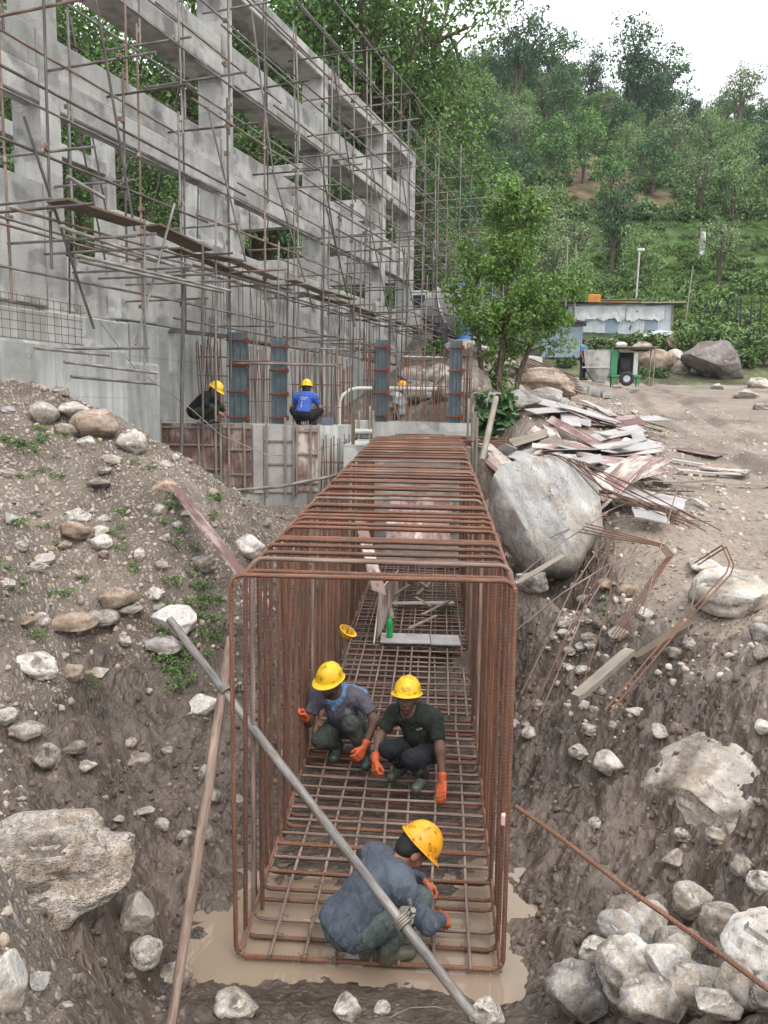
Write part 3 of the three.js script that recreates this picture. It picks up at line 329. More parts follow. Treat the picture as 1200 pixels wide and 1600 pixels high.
  // planks and plates resting on it
  const bd = (u, v, w, l, tilt, m, lab) => { const g = box(-l / 2, l / 2, -0.018, 0.018, -w / 2, w / 2, 0.004, u); const o = mesh('scaffold_board', g, m); o.position.set(...BX(u, 5.96 + rr(0, 0.07, r), v)); o.rotation.set(0, BT + rr(-0.12, 0.12, r), tilt); tag(o, lab, 'board', 'boards on the scaffold platform'); };
  bd(11.2, 1.8, 0.42, 1.3, -0.12, M.woodD, 'broad plywood sheet drooping over the near end of the platform'); bd(12.7, 1.7, 0.4, 1.0, 0.08, M.woodD, 'crumpled dark sheet lying on the scaffold platform'); bd(9.3, 1.8, 0.4, 1.5, 0.0, M.woodD, 'brown board at the near corner of the scaffold platform');
  for (let k = 0; k < 12; k++) bd(13 + k * 1.1 + rr(-0.3, 0.3, r), rr(0.9, 2.0, r), rr(0.2, 0.32, r), rr(1.8, 2.9, r), rr(-0.015, 0.015, r), pick([M.woodD, M.wood, M.wood], r), 'narrow timber plank laid along the scaffold platform');
}
// ---------------------------------------------------------------- the rebar cage in the trench
const SL = 0.0435, cageY = (z) => SL * -z;
function hoopPts(w, h, rad, z, open = 0) { const p = []; const c = (cx, cy, a0) => { for (let k = 0; k <= 4; k++) { const a = a0 + k / 4 * Math.PI / 2; p.push([cx + rad * Math.cos(a), cy + rad * Math.sin(a), z]); } }; c(w - rad, rad, -Math.PI / 2); c(w - rad, h - rad, 0); c(-w + rad, h - rad, Math.PI / 2); c(-w + rad, rad, Math.PI); p.push([...p[0]]); p[p.length - 1][2] += 0.004; return p; }
{
  const r = rng(31), cg = thing('rebar_cage', 'long rusty rebar cage with box shaped hoops in the trench', 'rebar cage');
  const W = 0.8, H = 2.35, vs = []; for (let k = 0; k < 6; k++) vs.push([tube(hoopPts(W + rr(-0.012, 0.012, r), H + rr(-0.03, 0.02, r), rr(0.05, 0.075, r), 0), 0.0148, 7, false), k]);
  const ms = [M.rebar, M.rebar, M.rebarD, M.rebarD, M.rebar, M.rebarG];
  let k = 0; for (let z = 0; z > -9.75; z -= 0.165) {
    const n = 1; const [g] = vs[k % 6], o = mesh('hoop', g, k === 0 ? M.rebar : ms[Math.floor(r() * 6)], cg); const zz = z + rr(-0.06, 0.06, r) * (k > 2 ? 1 : 0.3 * Math.min(1, k));
    o.position.set(rr(-0.012, 0.012, r), cageY(zz) + rr(-0.012, 0.012, r), zz); o.rotation.y = rr(-0.014, 0.014, r); o.rotation.x = -0.02 + rr(-0.02, 0.02, r); o.rotation.z = rr(-0.006, 0.006, r); k++;
    // single verticals between the hoops on both faces
    if (k < 60) for (const s of [-1, 1]) { if (r() < (s < 0 ? 0.14 : 0.12)) { const z2 = zz - rr(0.06, 0.11, r), x = s * (W - 0.006 + rr(-0.05, 0.02, r)), y = cageY(z2); mesh('vertical_bar', tube([[x, y, z2], [x + rr(-0.015, 0.015, r), y + 1.2, z2 + rr(-0.02, 0.02, r)], [x + rr(-0.02, 0.02, r), y + rr(2.2, 2.36, r), z2 + rr(-0.03, 0.03, r)]], 0.0145, 6), pick(ms, r), cg); } }
  }
  // floor mat: bars along, and cross bars tied over the hoops
  for (let i = 0; i <= 8; i++) { const x = -0.78 + i * 0.195 + rr(-0.02, 0.02, r), p = []; for (let z = 0.03; z > -9.6; z -= 0.8) p.push([x + rr(-0.015, 0.015, r), cageY(z) + 0.026 + rr(0, 0.006, r), z]); mesh('floor_bar', tube(p, 0.0115, 6), M.rebarG, cg); }
  for (let z = -0.75; z > -3.3; z -= 0.165 + rr(-0.02, 0.02, r)) mesh('cross_bar', tube([[-0.77, cageY(z) + 0.045 + rr(-0.006, 0.006, r), z], [0, cageY(z) + 0.042, z + rr(-0.01, 0.01, r)], [0.77, cageY(z) + 0.045 + rr(-0.006, 0.006, r), z + rr(-0.02, 0.02, r)]], 0.012, 6), r() < 0.8 ? M.rebarG : M.rebar, cg);
  for (let z = -0.09; z > -9.5; z -= 0.165) { if (z < -3.2) { const x0 = -0.76 + rr(0, 0.06, r), y = cageY(z) + 0.15; mesh('cross_bar', tube([[x0, y + rr(-0.01, 0.01, r), z + rr(-0.05, 0.05, r)], [0.76, y + rr(-0.01, 0.01, r), z + rr(-0.05, 0.05, r)]], 0.011, 6), M.rebarG, cg); } }
  for (let i = 0; i < 8; i++) { const x = -0.68 + i * 0.195 + rr(-0.03, 0.03, r); mesh('floor_bar', tube([[x, cageY(-3.1) + 0.165, -3.1], [x + rr(-0.03, 0.03, r), cageY(-6) + 0.17, -6], [x + rr(-0.03, 0.03, r), cageY(-9.4) + 0.17, -9.4]], 0.011, 6), M.rebarG, cg); }
  // long bars tied along the inside of both faces
  for (const s of [-1, 1]) for (const y of [0.02, 2.3]) mesh('edge_bar', tube([[s * 0.785, y + 0.03, 0.02], [s * 0.785, y + cageY(-5) + 0.03, -5], [s * 0.785, y + cageY(-9.6), -9.6]], 0.013, 6), M.rebar, cg);
  // twisted wire ties where bars cross near the front
  const knot = tube([[-0.018, 0.012, -0.018], [0, 0.022, 0], [0.018, 0.012, 0.018], [0.022, 0.03, 0.03]], 0.003, 4);
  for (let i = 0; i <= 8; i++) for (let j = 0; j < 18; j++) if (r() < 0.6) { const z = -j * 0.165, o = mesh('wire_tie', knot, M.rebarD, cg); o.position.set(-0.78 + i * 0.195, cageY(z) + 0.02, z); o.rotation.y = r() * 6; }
  mesh('paper_tag', box(0.77, 0.805, 0.86, 0.93, -0.155, -0.12, 0.006), mat({ color: lin(0.75, 0.5, 0.45) }), cg);
}
// loose rebar heaped on the low deck at the far end of the cage
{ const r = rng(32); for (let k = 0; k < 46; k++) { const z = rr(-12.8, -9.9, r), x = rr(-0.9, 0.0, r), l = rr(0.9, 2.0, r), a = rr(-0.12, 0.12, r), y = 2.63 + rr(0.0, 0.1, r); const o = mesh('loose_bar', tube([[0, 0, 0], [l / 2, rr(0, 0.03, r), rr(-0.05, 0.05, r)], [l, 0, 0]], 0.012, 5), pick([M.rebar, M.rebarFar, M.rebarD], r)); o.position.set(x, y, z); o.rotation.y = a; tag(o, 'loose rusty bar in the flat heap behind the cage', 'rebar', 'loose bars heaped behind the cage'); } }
// ---------------------------------------------------------------- rocks
function rockGeo(seed, detail = 3, cuts = 3, bump = 0.16, k = 1) {
  const r = rng(seed); let g = new THREE.IcosahedronGeometry(1, detail); g.deleteAttribute('uv'); g.deleteAttribute('normal'); g = mergeVertices(g, 1e-4);
  const p = g.attributes.position, o = r() * 50, pl = []; for (let i = 0; i < cuts; i++) { const n = V(rr(-1, 1, r), rr(-1, 1, r), rr(-1, 1, r)).normalize(); pl.push([n, rr(0.55, 0.82, r)]); }
  const v = V(0, 0, 0); for (let i = 0; i < p.count; i++) {
    v.fromBufferAttribute(p, i); const d = 1 + bump * 1.6 * n3(v.x * 1.1 + o, v.y * 1.1, v.z * 1.1) + bump * 0.6 * n3(v.x * 2.7 + o, v.y * 2.7, v.z * 2.7) + bump * 0.25 * n3(v.x * 7 + o, v.y * 7, v.z * 7); v.multiplyScalar(d);
    for (const [n, h] of pl) { const e = v.dot(n) - h; if (e > 0) v.addScaledVector(n, -e * (0.9 + 0.1 * n3(v.x * 5, v.y * 5, o))); } p.setXYZ(i, v.x, v.y, v.z);
  }
  g.computeVertexNormals(); return boxUV(g, k, o);
}
const RG = { round: [1, 2, 3, 4, 5, 6].map((s) => rockGeo(s * 7, 8, 1, 0.13, 0.32)), edgy: [1, 2, 3, 4, 5, 6].map((s) => rockGeo(s * 13 + 2, 8, 7, 0.17, 0.32)), small: [1, 2, 3, 4, 5, 6].map((s) => rockGeo(s * 19 + 3, 4, 3, 0.2, 0.15)) };
function rock(name, g, m, x, z, w, h, dpt, turn, label, cat, group, sink = 0.22, tiltx = 0, tiltz = 0, y = null) { const o = mesh(name, g, m); o.position.set(x, (y ?? groundY(x, z)) + h * (0.5 - sink), z); o.scale.set(w / 1.9, h / 1.9, dpt / 1.9); o.rotation.set(tiltx, turn, tiltz); return tag(o, label, cat, group); }
{
  const r = rng(900), col = ['pale grey', 'brownish grey', 'mid grey', 'red brown', 'whitish', 'dark brown'];
  // [x, z, width, height ratio, form, colour, label]
  const L = [
    [-4.467, -5.747, 0.508, 0.5, 'edgy', 4, 'white slab of rock perched on top of the left bank'], [-4.681, -5.364, 0.376, 0.75, 'round', 1, 'rounded tan rock beside the white slab on the bank top'],
    [-4.058, -5.439, 0.559, 0.72, 'round', 3, 'big red brown boulder on top of the left bank'], [-3.578, -5.447, 0.428, 0.85, 'edgy', 4, 'white angular block at the crest of the left bank'],
    [-4.005, -5.133, 0.319, 0.6, 'edgy', 4, 'small white rock just below the red brown boulder'], [-4.311, -5.25, 0.307, 0.6, 'round', 1, 'grey rock tucked behind the red brown boulder'],
    [-2.821, -4.524, 0.299, 0.8, 'round', 3, 'rounded brown rock next to the top of the long plank'], [-3.61, -4.902, 0.249, 0.6, 'edgy', 1], [-3.597, -4.664, 0.175, 0.6, 'edgy', 2], [-3.529, -4.378, 0.31, 0.4, 'edgy', 5],
    [-3.447, -3.62, 0.34, 0.6, 'edgy', 0, 'pale rock resting against a pinkish rock on the bank'], [-3.332, -3.366, 0.33, 0.6, 'round', 3, 'pinkish brown rock below a pale rock on the bank'], [-3.86, -3.51, 0.154, 0.7, 'edgy', 5], [-3.924, -3.169, 0.154, 0.8, 'round', 2], [-3.639, -2.84, 0.13, 0.8, 'round', 1],
    [-3.43, -2.875, 0.192, 0.6, 'round', 1], [-3.376, -2.646, 0.181, 0.6, 'edgy', 1], [-3.174, -3.01, 0.145, 0.7, 'round', 1], [-2.708, -3.43, 0.106, 1.3, 'round', 4], [-2.447, -3.216, 0.194, 0.7, 'edgy', 4],
    [-2.758, -2.955, 0.352, 0.62, 'round', 3, 'smooth brown cobble halfway down the left bank'], [-2.617, -2.951, 0.264, 0.4, 'edgy', 1], [-2.834, -2.753, 0.319, 0.42, 'round', 2, 'long grey stone sloping down the left bank'], [-3.004, -2.481, 0.521, 0.36, 'edgy', 3, 'large flat pinkish rock in the left bank'],
    [-3.026, -1.783, 0.144, 0.8, 'edgy', 3], [-2.231, -3.048, 0.432, 0.75, 'edgy', 4, 'big white boulder beside the leaning rusty prop'], [-2.153, -3.836, 0.278, 0.8, 'edgy', 1, 'tan block of rock beside the long plank'], [-1.823, -4.599, 0.393, 0.7, 'round', 4, 'white boulder between the plank and the cage'],
    [-3.223, -1.845, 0.171, 0.5, 'edgy', 0], [-2.553, -3.807, 0.104, 1, 'round', 4], [-2.505, -4.018, 0.12, 0.7, 'round', 2], [-2.492, -3.486, 0.14, 0.7, 'edgy', 1], [-3.196, -3.677, 0.15, 0.5, 'round', 0], [-3.394, -3.214, 0.142, 0.6, 'round', 3],
    [-2.827, -1.526, 0.359, 0.55, 'edgy', 4, 'white tilted boulder on the left mud slope', -0.5], [-2.258, -2.842, 0.385, 0.4, 'edgy', 2, 'flat grey rock beside a patch of green weeds'], [-2.559, -2.648, 0.127, 0.8, 'round', 0], [-2.693, -2.332, 0.244, 0.4, 'edgy', 1],
    [-2.762, -0.967, 0.15, 0.7, 'round', 0], [-2.609, -0.957, 0.253, 0.6, 'edgy', 1], [-2.397, -0.816, 0.201, 1, 'edgy', 5], [-2.371, -1.189, 0.205, 0.5, 'round', 5], [-2.076, -1.691, 0.197, 0.5, 'round', 5], [-1.77, -2.462, 0.26, 0.8, 'edgy', 4, 'white rock behind the crossing of the two props'],
    [-1.544, -1.78, 0.108, 1.4, 'round', 1], [-1.39, -1.509, 0.134, 1, 'edgy', 1], [-1.271, -0.969, 0.127, 1.3, 'round', 1], [-1.43, -0.902, 0.121, 0.6, 'edgy', 0], [-1.735, -0.938, 0.131, 0.5, 'edgy', 0], [-1.361, 0.151, 0.234, 1.1, 'edgy', 1, 'upright flat grey rock below the conglomerate lump'],
    [-1.249, 0.317, 0.175, 0.9, 'round', 0, 'round grey stone at the left edge of the puddle'], [-1.394, 1.414, 0.171, 1.5, 'round', 0, 'large smooth pale boulder low on the left bank'], [-0.666, 0.563, 0.266, 0.4, 'round', 0, 'long flat stone in the mud in front of the puddle'], [-1.103, 0.241, 0.193, 0.6, 'round', 1], [-1.264, 1.194, 0.069, 0.8, 'edgy', 0], [-1.376, 1.207, 0.097, 1, 'edgy', 2],
    [-0.083, 0.503, 0.172, 0.8, 'edgy', 4, 'pale stone in the mud lip below the puddle'], [0.11, 0.443, 0.097, 0.6, 'round', 0], [0.682, 0.408, 0.209, 0.7, 'edgy', 0, 'pale block of stone at the foot of the grey prop'],
    [3.229, -3.367, 0.729, 0.62, 'round', 4, 'big white rounded boulder at the edge of the road'], [3.253, -4.205, 0.431, 0.45, 'edgy', 4, 'white flat rock behind the big white road boulder'], [1.56, -6.454, 0.394, 1, 'edgy', 0, 'grey rock leaning against the giant boulder'], [1.424, -4.25, 0.356, 0.8, 'edgy', 2, 'grey rock below the giant boulder beside the cage'],
    [2.289, -4.507, 0.204, 0.8, 'edgy', 3], [2.405, -4.114, 0.223, 0.7, 'round', 3], [2.103, -4.74, 0.165, 0.8, 'edgy', 1], [2.505, -3.618, 0.223, 0.8, 'edgy', 4], [2.206, -3.48, 0.181, 0.9, 'edgy', 1], [1.935, -3.49, 0.195, 0.7, 'edgy', 1], [1.714, -3.825, 0.177, 0.9, 'edgy', 4], [2.752, -2.981, 0.133, 0.9, 'edgy', 0],
    [3.148, -2.367, 0.197, 1.1, 'round', 2], [2.911, -1.779, 0.18, 0.8, 'edgy', 5], [2.668, -1.137, 0.127, 0.8, 'round', 4], [1.713, -2.238, 0.155, 0.8, 'edgy', 4], [1.243, -2.584, 0.188, 0.7, 'edgy', 0], [1.598, -2.057, 0.173, 0.7, 'edgy', 0], [1.75, -1.727, 0.297, 0.6, 'edgy', 4, 'white oblong stone in the mud right of the cage'],
    [2.142, -1.675, 0.171, 0.6, 'edgy', 0], [2.113, -2.255, 0.187, 0.4, 'edgy', 0], [1.878, -2.14, 0.087, 0.9, 'round', 1], [1.566, -1.185, 0.113, 0.9, 'edgy', 4, 'small bright white stone in the dark right mud'], [2.039, -0.748, 0.129, 0.7, 'round', 0], [2.183, -0.558, 0.132, 0.75, 'round', 1], [1.946, -0.578, 0.167, 1, 'edgy', 1], [1.909, -0.091, 0.265, 0.8, 'round', 1, 'smooth egg shaped stone above the right rock pile', 0.7],
    [1.898, 0.419, 0.267, 1.1, 'edgy', 1, 'tall brownish rock standing above the right rock pile', 0.3], [2.194, -0.142, 0.174, 0.8, 'edgy', 1], [2.15, 0.214, 0.174, 0.8, 'edgy', 0], [1.572, -0.289, 0.335, 0.5, 'edgy', 5], [1.769, -0.343, 0.185, 0.7, 'edgy', 5],
    [10.513, -47.905, 0.753, 0.8, 'round', 4], [12.401, -40.182, 1.923, 0.75, 'round', 3, 'pink grey boulder between the shed bank and the road'], [14.056, -42.218, 1.114, 0.8, 'round', 0], [13.481, -39.462, 1.049, 0.8, 'round', 1], [15.122, -46.672, 1.706, 0.6, 'edgy', 3], [15.579, -34.008, 1.037, 0.6, 'round', 0], [12.947, -28.608, 1.155, 0.4, 'edgy', 1], [12.045, -24.718, 0.602, 0.6, 'edgy', 0], [11.419, -46.724, 0.981, 0.8, 'edgy', 3], [12.946, -45.92, 1.365, 0.5, 'edgy', 1], [13.525, -33.638, 0.727, 0.5, 'edgy', 0], [11.347, -43.166, 0.913, 0.5, 'edgy', 1],
  ];
  L.forEach(([x, z, w, hr, form, c, lab, tz], i) => rock('rock', RG[form][i % 6], rockMats[c], x, z, w, w * hr, w * rr(0.75, 1.05, r), rr(0, 6.28, r), lab || `${col[c]} stone ${x < 0 ? 'set in the left earth bank' : z < -14 ? 'at the far edge of the road' : 'lying on the right bank'}`, 'rock', lab ? undefined : `${col[c]} stones ${x < 0 ? 'of the left bank' : z < -14 ? 'at the road edge' : 'of the right bank'}`, 0.25, rr(-0.15, 0.15, r), tz || rr(-0.2, 0.2, r)));
  // the pile of pale rocks by the right corner, heaped on one another
  const pile = [[1.465, 0.054, 0.275, 0.75, 0.1, 2, 'bluish white rock on top of the right rock pile'], [1.623, 0.006, 0.314, 0.6, 0.0, 0, 'pale rock at the back of the right rock pile'], [1.694, 0.295, 0.32, 0.5, 0, 1, 'tan flat rock behind the right rock pile'], [1.292, 0.205, 0.209, 0.7, 0.1, 0, 'oblong grey rock at the edge of the right rock pile'], [1.151, 0.42, 0.316, 1.0, 0.0, 2, 'rough bluish grey boulder at the foot of the right rock pile'], [1.373, 0.557, 0.329, 1.0, 0.06, 4, 'cream coloured boulder in the middle of the right rock pile'], [1.547, 0.577, 0.247, 1.0, 0.1, 4, 'white upright rock in the right rock pile'], [1.635, 0.8, 0.305, 0.9, 0.03, 0, 'broad pale grey rock in the right rock pile'], [1.699, 1.068, 0.258, 0.75, 0.1, 1, 'rounded tan rock in the right rock pile'], [1.851, 0.941, 0.375, 0.95, 0.0, 4, 'largest white boulder beside the right rock pile'], [1.401, 0.876, 0.301, 0.7, 0.12, 0, 'flat pale rock lowest in the right rock pile'], [1.747, 1.246, 0.174, 0.8, 0.06, 2, 'grey rock beside the rounded tan rock'], [1.657, 0.535, 0.151, 0.8, 0.04, 1, 'small brownish rock wedged in the right rock pile'], [1.588, 1.123, 0.194, 0.8, 0.08, 4, 'small white rock low in the right rock pile']];
  pile.forEach(([x, z, w, hr, up, c, lab], i) => rock('rock', RG.edgy[(i * 5 + 1) % 6], rockMats[c], x, z, w, w * hr, w * 0.85, rr(0, 6.28, r), lab, 'rock', undefined, 0.18, rr(-0.3, 0.3, r), rr(-0.3, 0.3, r), groundY(x, z) + up));
  // giant boulder beside the cage
  { const g = rockGeo(4242, 24, 14, 0.17, 0.9); const p = g.attributes.position; const o = mesh('boulder', g, mat({ map: tile(T.rock, 1.4), bumpMap: tile(T.rockB, 1.2), bumpScale: 0.06, color: lin(0.66, 0.665, 0.67), roughness: 0.9 })); o.position.set(1.62, 2.04, -5.75); o.scale.set(0.8, 1.04, 1.0); o.rotation.set(0.05, 0.5, 0.0); tag(o, 'giant grey angular boulder right beside the rebar cage', 'boulder'); }
  { const o = rock('boulder', rockGeo(77, 16, 2, 0.08, 0.7), rockMats[1], 2.298, -1.055, 0.95, 0.3, 1.05, 0.5, 'large flat half buried boulder in the right mud slope', 'boulder', undefined, 0.46), x = o.position.x, z = o.position.z, e = 0.35, n = V(baseY(x - e, z) - baseY(x + e, z), 2 * e, baseY(x, z - e) - baseY(x, z + e)).normalize(); o.quaternion.copy(new THREE.Quaternion().setFromUnitVectors(V(0, 1, 0), n).multiply(new THREE.Quaternion().setFromAxisAngle(V(0, 1, 0), 0.5))); }
  { rock('boulder', rockGeo(78, 16, 3, 0.26, 0.6), mat({ map: tile(T.rock, 1.1), bumpMap: tile(T.soilB, 1.2), bumpScale: 0.02, color: lin(0.7, 0.64, 0.58) }), -1.707, 0.421, 0.85, 0.36, 0.62, 0.4, 'pale conglomerate lump with embedded pebbles on the left bank', 'boulder', undefined, 0.42, 0.15, -0.15); }
  { const w = [1.25, 3.901, -15.162]; rock('boulder', rockGeo(79, 10, 5, 0.16, 1), rockMats[5], w[0] - 0.3, w[2], 1.5, 1.7, 1.5, 1, 'dark grey boulder left of the tree trunks', 'boulder', undefined, 0.3, 0, 0, w[1] - 0.7); }
  { const w = [3.965, 4.082, -22.449]; rock('boulder', rockGeo(80, 10, 4, 0.14, 1), rockMats[3], w[0], w[2], 2.5, 1.0, 1.5, 0.1, 'long tan boulder beside the tree and mixer', 'boulder', undefined, 0.3, 0, 0, groundY(w[0], w[2]) + 0.15); }
  { const w = [15.053, 6.1, -38.639]; rock('boulder', rockGeo(81, 12, 5, 0.14, 1.5), mat({ map: tile(T.rock, 2), bumpMap: tile(T.rockB, 2), bumpScale: 0.05, color: lin(0.36, 0.33, 0.33) }), w[0], w[2], 3.6, 2.4, 2.6, 0.3, 'huge dark purple grey boulder at the far end of the road', 'boulder', undefined, 0.15, 0.1, -0.1, w[1] - 1.1); }
  for (const [x, y, d, w, h, lab] of [[650, 560, 25, 1.1, 0.7, 'mid'], [690, 585, 24, 1.4, 0.9], [715, 560, 27, 1.2, 0.8], [660, 600, 22, 1.2, 0.8], [625, 600, 23, 0.9, 0.6], [735, 545, 28, 1.1, 0.7], [700, 620, 20, 0.9, 0.7], [640, 630, 21, 1.2, 0.8], [770, 640, 18, 0.9, 0.6], [745, 660, 16.5, 0.8, 0.6], [815, 650, 18, 0.9, 0.5], [850, 650, 19, 0.8, 0.5], [785, 560, 27, 1.1, 0.7], [820, 555, 30, 1.2, 0.7], [790, 595, 23, 1, 0.7], [870, 625, 23, 0.6, 0.5], [905, 640, 22, 0.6, 0.4], [735, 690, 15, 0.7, 0.5]].map((q) => q)) { const dir = [(x - 683) / 1201 * d + 0.33, 4.2 - d]; rock('rock', pick(RG.edgy, r), rockMats[2], dir[0], dir[1], w, h, w * 0.9, r() * 6, 'grey quarried rock in the rubble below the building end', 'rock', 'quarried rubble below the building end', 0.25, rr(-0.3, 0.3, r), rr(-0.3, 0.3, r)); }
  // smaller stones, one object each
  const field = (n, x0, x1, z0, z1, ok, s0, s1, lab, grp, cols) => { let k = 0, t = 0; while (k < n && t++ < n * 40) { const x = rr(x0, x1, r), z = rr(z0, z1, r); if (!ok(x, z)) continue; const w = s0 + (s1 - s0) * r() ** 2.6; rock('stone', pick(r() < 0.5 ? RG.small : RG.round, r), rockMats[pick(cols, r)], x, z, w, w * rr(0.45, 0.9, r), w * rr(0.7, 1.1, r), r() * 6, lab, 'stone', grp, 0.3, rr(-0.3, 0.3, r), rr(-0.3, 0.3, r)); k++; } };
  field(170, -6, -1.2, -7.5, 1.0, (x, z) => groundY(x, z) > 0.95, 0.05, 0.22, 'small weathered stone scattered over the stony left bank', 'small stones of the left bank', [0, 1, 1, 2, 3, 3, 4, 5]);
  field(24, -2.4, -1.0, -4, 0.6, (x, z) => { const y = groundY(x, z); return y > 0.05 && y < 0.95; }, 0.04, 0.13, 'muddy pebble stuck in the wet slope left of the cage', 'pebbles in the left mud', [1, 1, 5, 5, 0]);
  field(55, 1.15, 5.5, -6.5, 1.2, (x, z) => groundY(x, z) > 0.12 && (z < -2.5 || r() < 0.35), 0.04, 0.17, 'small pale stone scattered over the right bank', 'small stones of the right bank', [0, 0, 4, 1, 1, 5, 2]);
  field(45, 2.2, 9, -24, -6, (x, z) => Math.abs(x - (2.4 + (-z - 6) * 0.16)) < 1.6 || r() < 0.15, 0.08, 0.32, 'loose stone along the littered road edge', 'stones along the road edge', [0, 0, 4, 1, 3, 2]);
  // gravel too small to count
  const gs = (name, n, x0, x1, z0, z1, ok, s0, s1, lab, c0, tx = T.rock) => { const im = new THREE.InstancedMesh(rockGeo(555, 1, 2, 0.2, 0.1), mat({ map: tile(tx, 0.5), roughness: tx === T.mud ? 0.65 : 0.95 }), n), m = new THREE.Matrix4(), c = new THREE.Color(); let k = 0, t = 0; while (k < n && t++ < n * 30) { const x = rr(x0, x1, r), z = rr(z0, z1, r); if (!ok(x, z)) continue; const s = s0 + (s1 - s0) * r() ** 3; m.compose(V(x, groundY(x, z) + s * 0.15, z), new THREE.Quaternion().setFromEuler(new THREE.Euler(r() * 6, r() * 6, r() * 6)), V(s, s * rr(0.5, 0.9, r), s)); im.setMatrixAt(k, m); const q = rr(0.7, 1.5, r); c.setRGB(c0[0] * q, c0[1] * q * rr(0.93, 1, r), c0[2] * q * rr(0.85, 1.03, r)); im.setColorAt(k, c); k++; } im.count = k; im.name = name; im.castShadow = im.receiveShadow = true; scene.add(im); tag(im, lab, 'gravel', undefined, 'stuff'); };
  gs('bank_gravel', 9000, -7, -1.1, -8.5, 1.3, (x, z) => groundY(x, z) > 0.9, 0.008, 0.035, 'fine gravel covering the stony left bank', [0.62, 0.55, 0.48]);
  gs('road_gravel', 6000, 1.6, 11, -26, -2, (x, z) => r() < 0.25 || Math.abs(x - (2.6 + (-z - 4) * 0.16)) < 1.5, 0.01, 0.05, 'fine gravel on the road and its verge', [0.75, 0.7, 0.64]);
  for (let k = 0; k < 16; k++) { const [x0, z0] = [1.686, -3.555], x = x0 + rr(-0.3, 0.35, r), z = z0 + rr(-0.3, 0.35, r), w = rr(0.06, 0.16, r); rock('cement_lump', pick(RG.edgy, r), rockMats[4], x, z, w, w * 0.7, w, r() * 6, 'crumbled grey white cement lump below the giant boulder', 'lump', 'cement lumps on the right bank', 0.25); }
  gs('mud_clods', 2200, -2.3, 3.0, -6, 0.75, (x, z) => { const y = groundY(x, z); return y > 0.0 && y < 1.35 && Math.abs(x) > 0.92; }, 0.006, 0.034, 'lumpy clods of wet mud on the trench sides', [0.205, 0.167, 0.141], T.mud);
  gs('mud_gravel', 900, -2.4, 3.2, -5, 0.9, (x, z) => groundY(x, z) > 0.03 && Math.abs(x) > 0.95, 0.006, 0.024, 'tiny stones and clods in the wet mud', [0.42, 0.36, 0.31]);
}
// ---------------------------------------------------------------- props, loose bars, boards
function coupler(name, pos, d1, d2, label) { // swivel coupler: two hinged collars with bolts
  const t = thing(name, label, 'clamp', pos); const col = (d, o) => { const g = []; const ring = []; for (let k = 0; k <= 14; k++) { const a = k / 14 * Math.PI * 1.8; ring.push([Math.cos(a) * 0.043, Math.sin(a) * 0.043, 0]); } const c = []; for (const w of [-0.02, -0.007, 0.007, 0.02]) c.push(tube(ring.map(([x, y]) => [x, y, w]), 0.0085, 5)); c.push(box(0.035, 0.085, -0.022, 0.004, -0.02, 0.02, 0.003), tube([[0.066, -0.06, 0], [0.066, 0.05, 0]], 0.008, 6), tube([[0.066, 0.04, 0], [0.066, 0.065, 0]], 0.015, 6)); const q = new THREE.Quaternion().setFromUnitVectors(V(0, 0, 1), d.clone().normalize()); const m = merge(c); m.applyQuaternion(q); m.translate(o.x, o.y, o.z); return m; };
  mesh('collar', col(d1, V(0, 0, 0)), M.clamp, t); mesh('collar', col(d2, V(0.02, -0.015, -0.075)), M.clamp, t); return t;
}
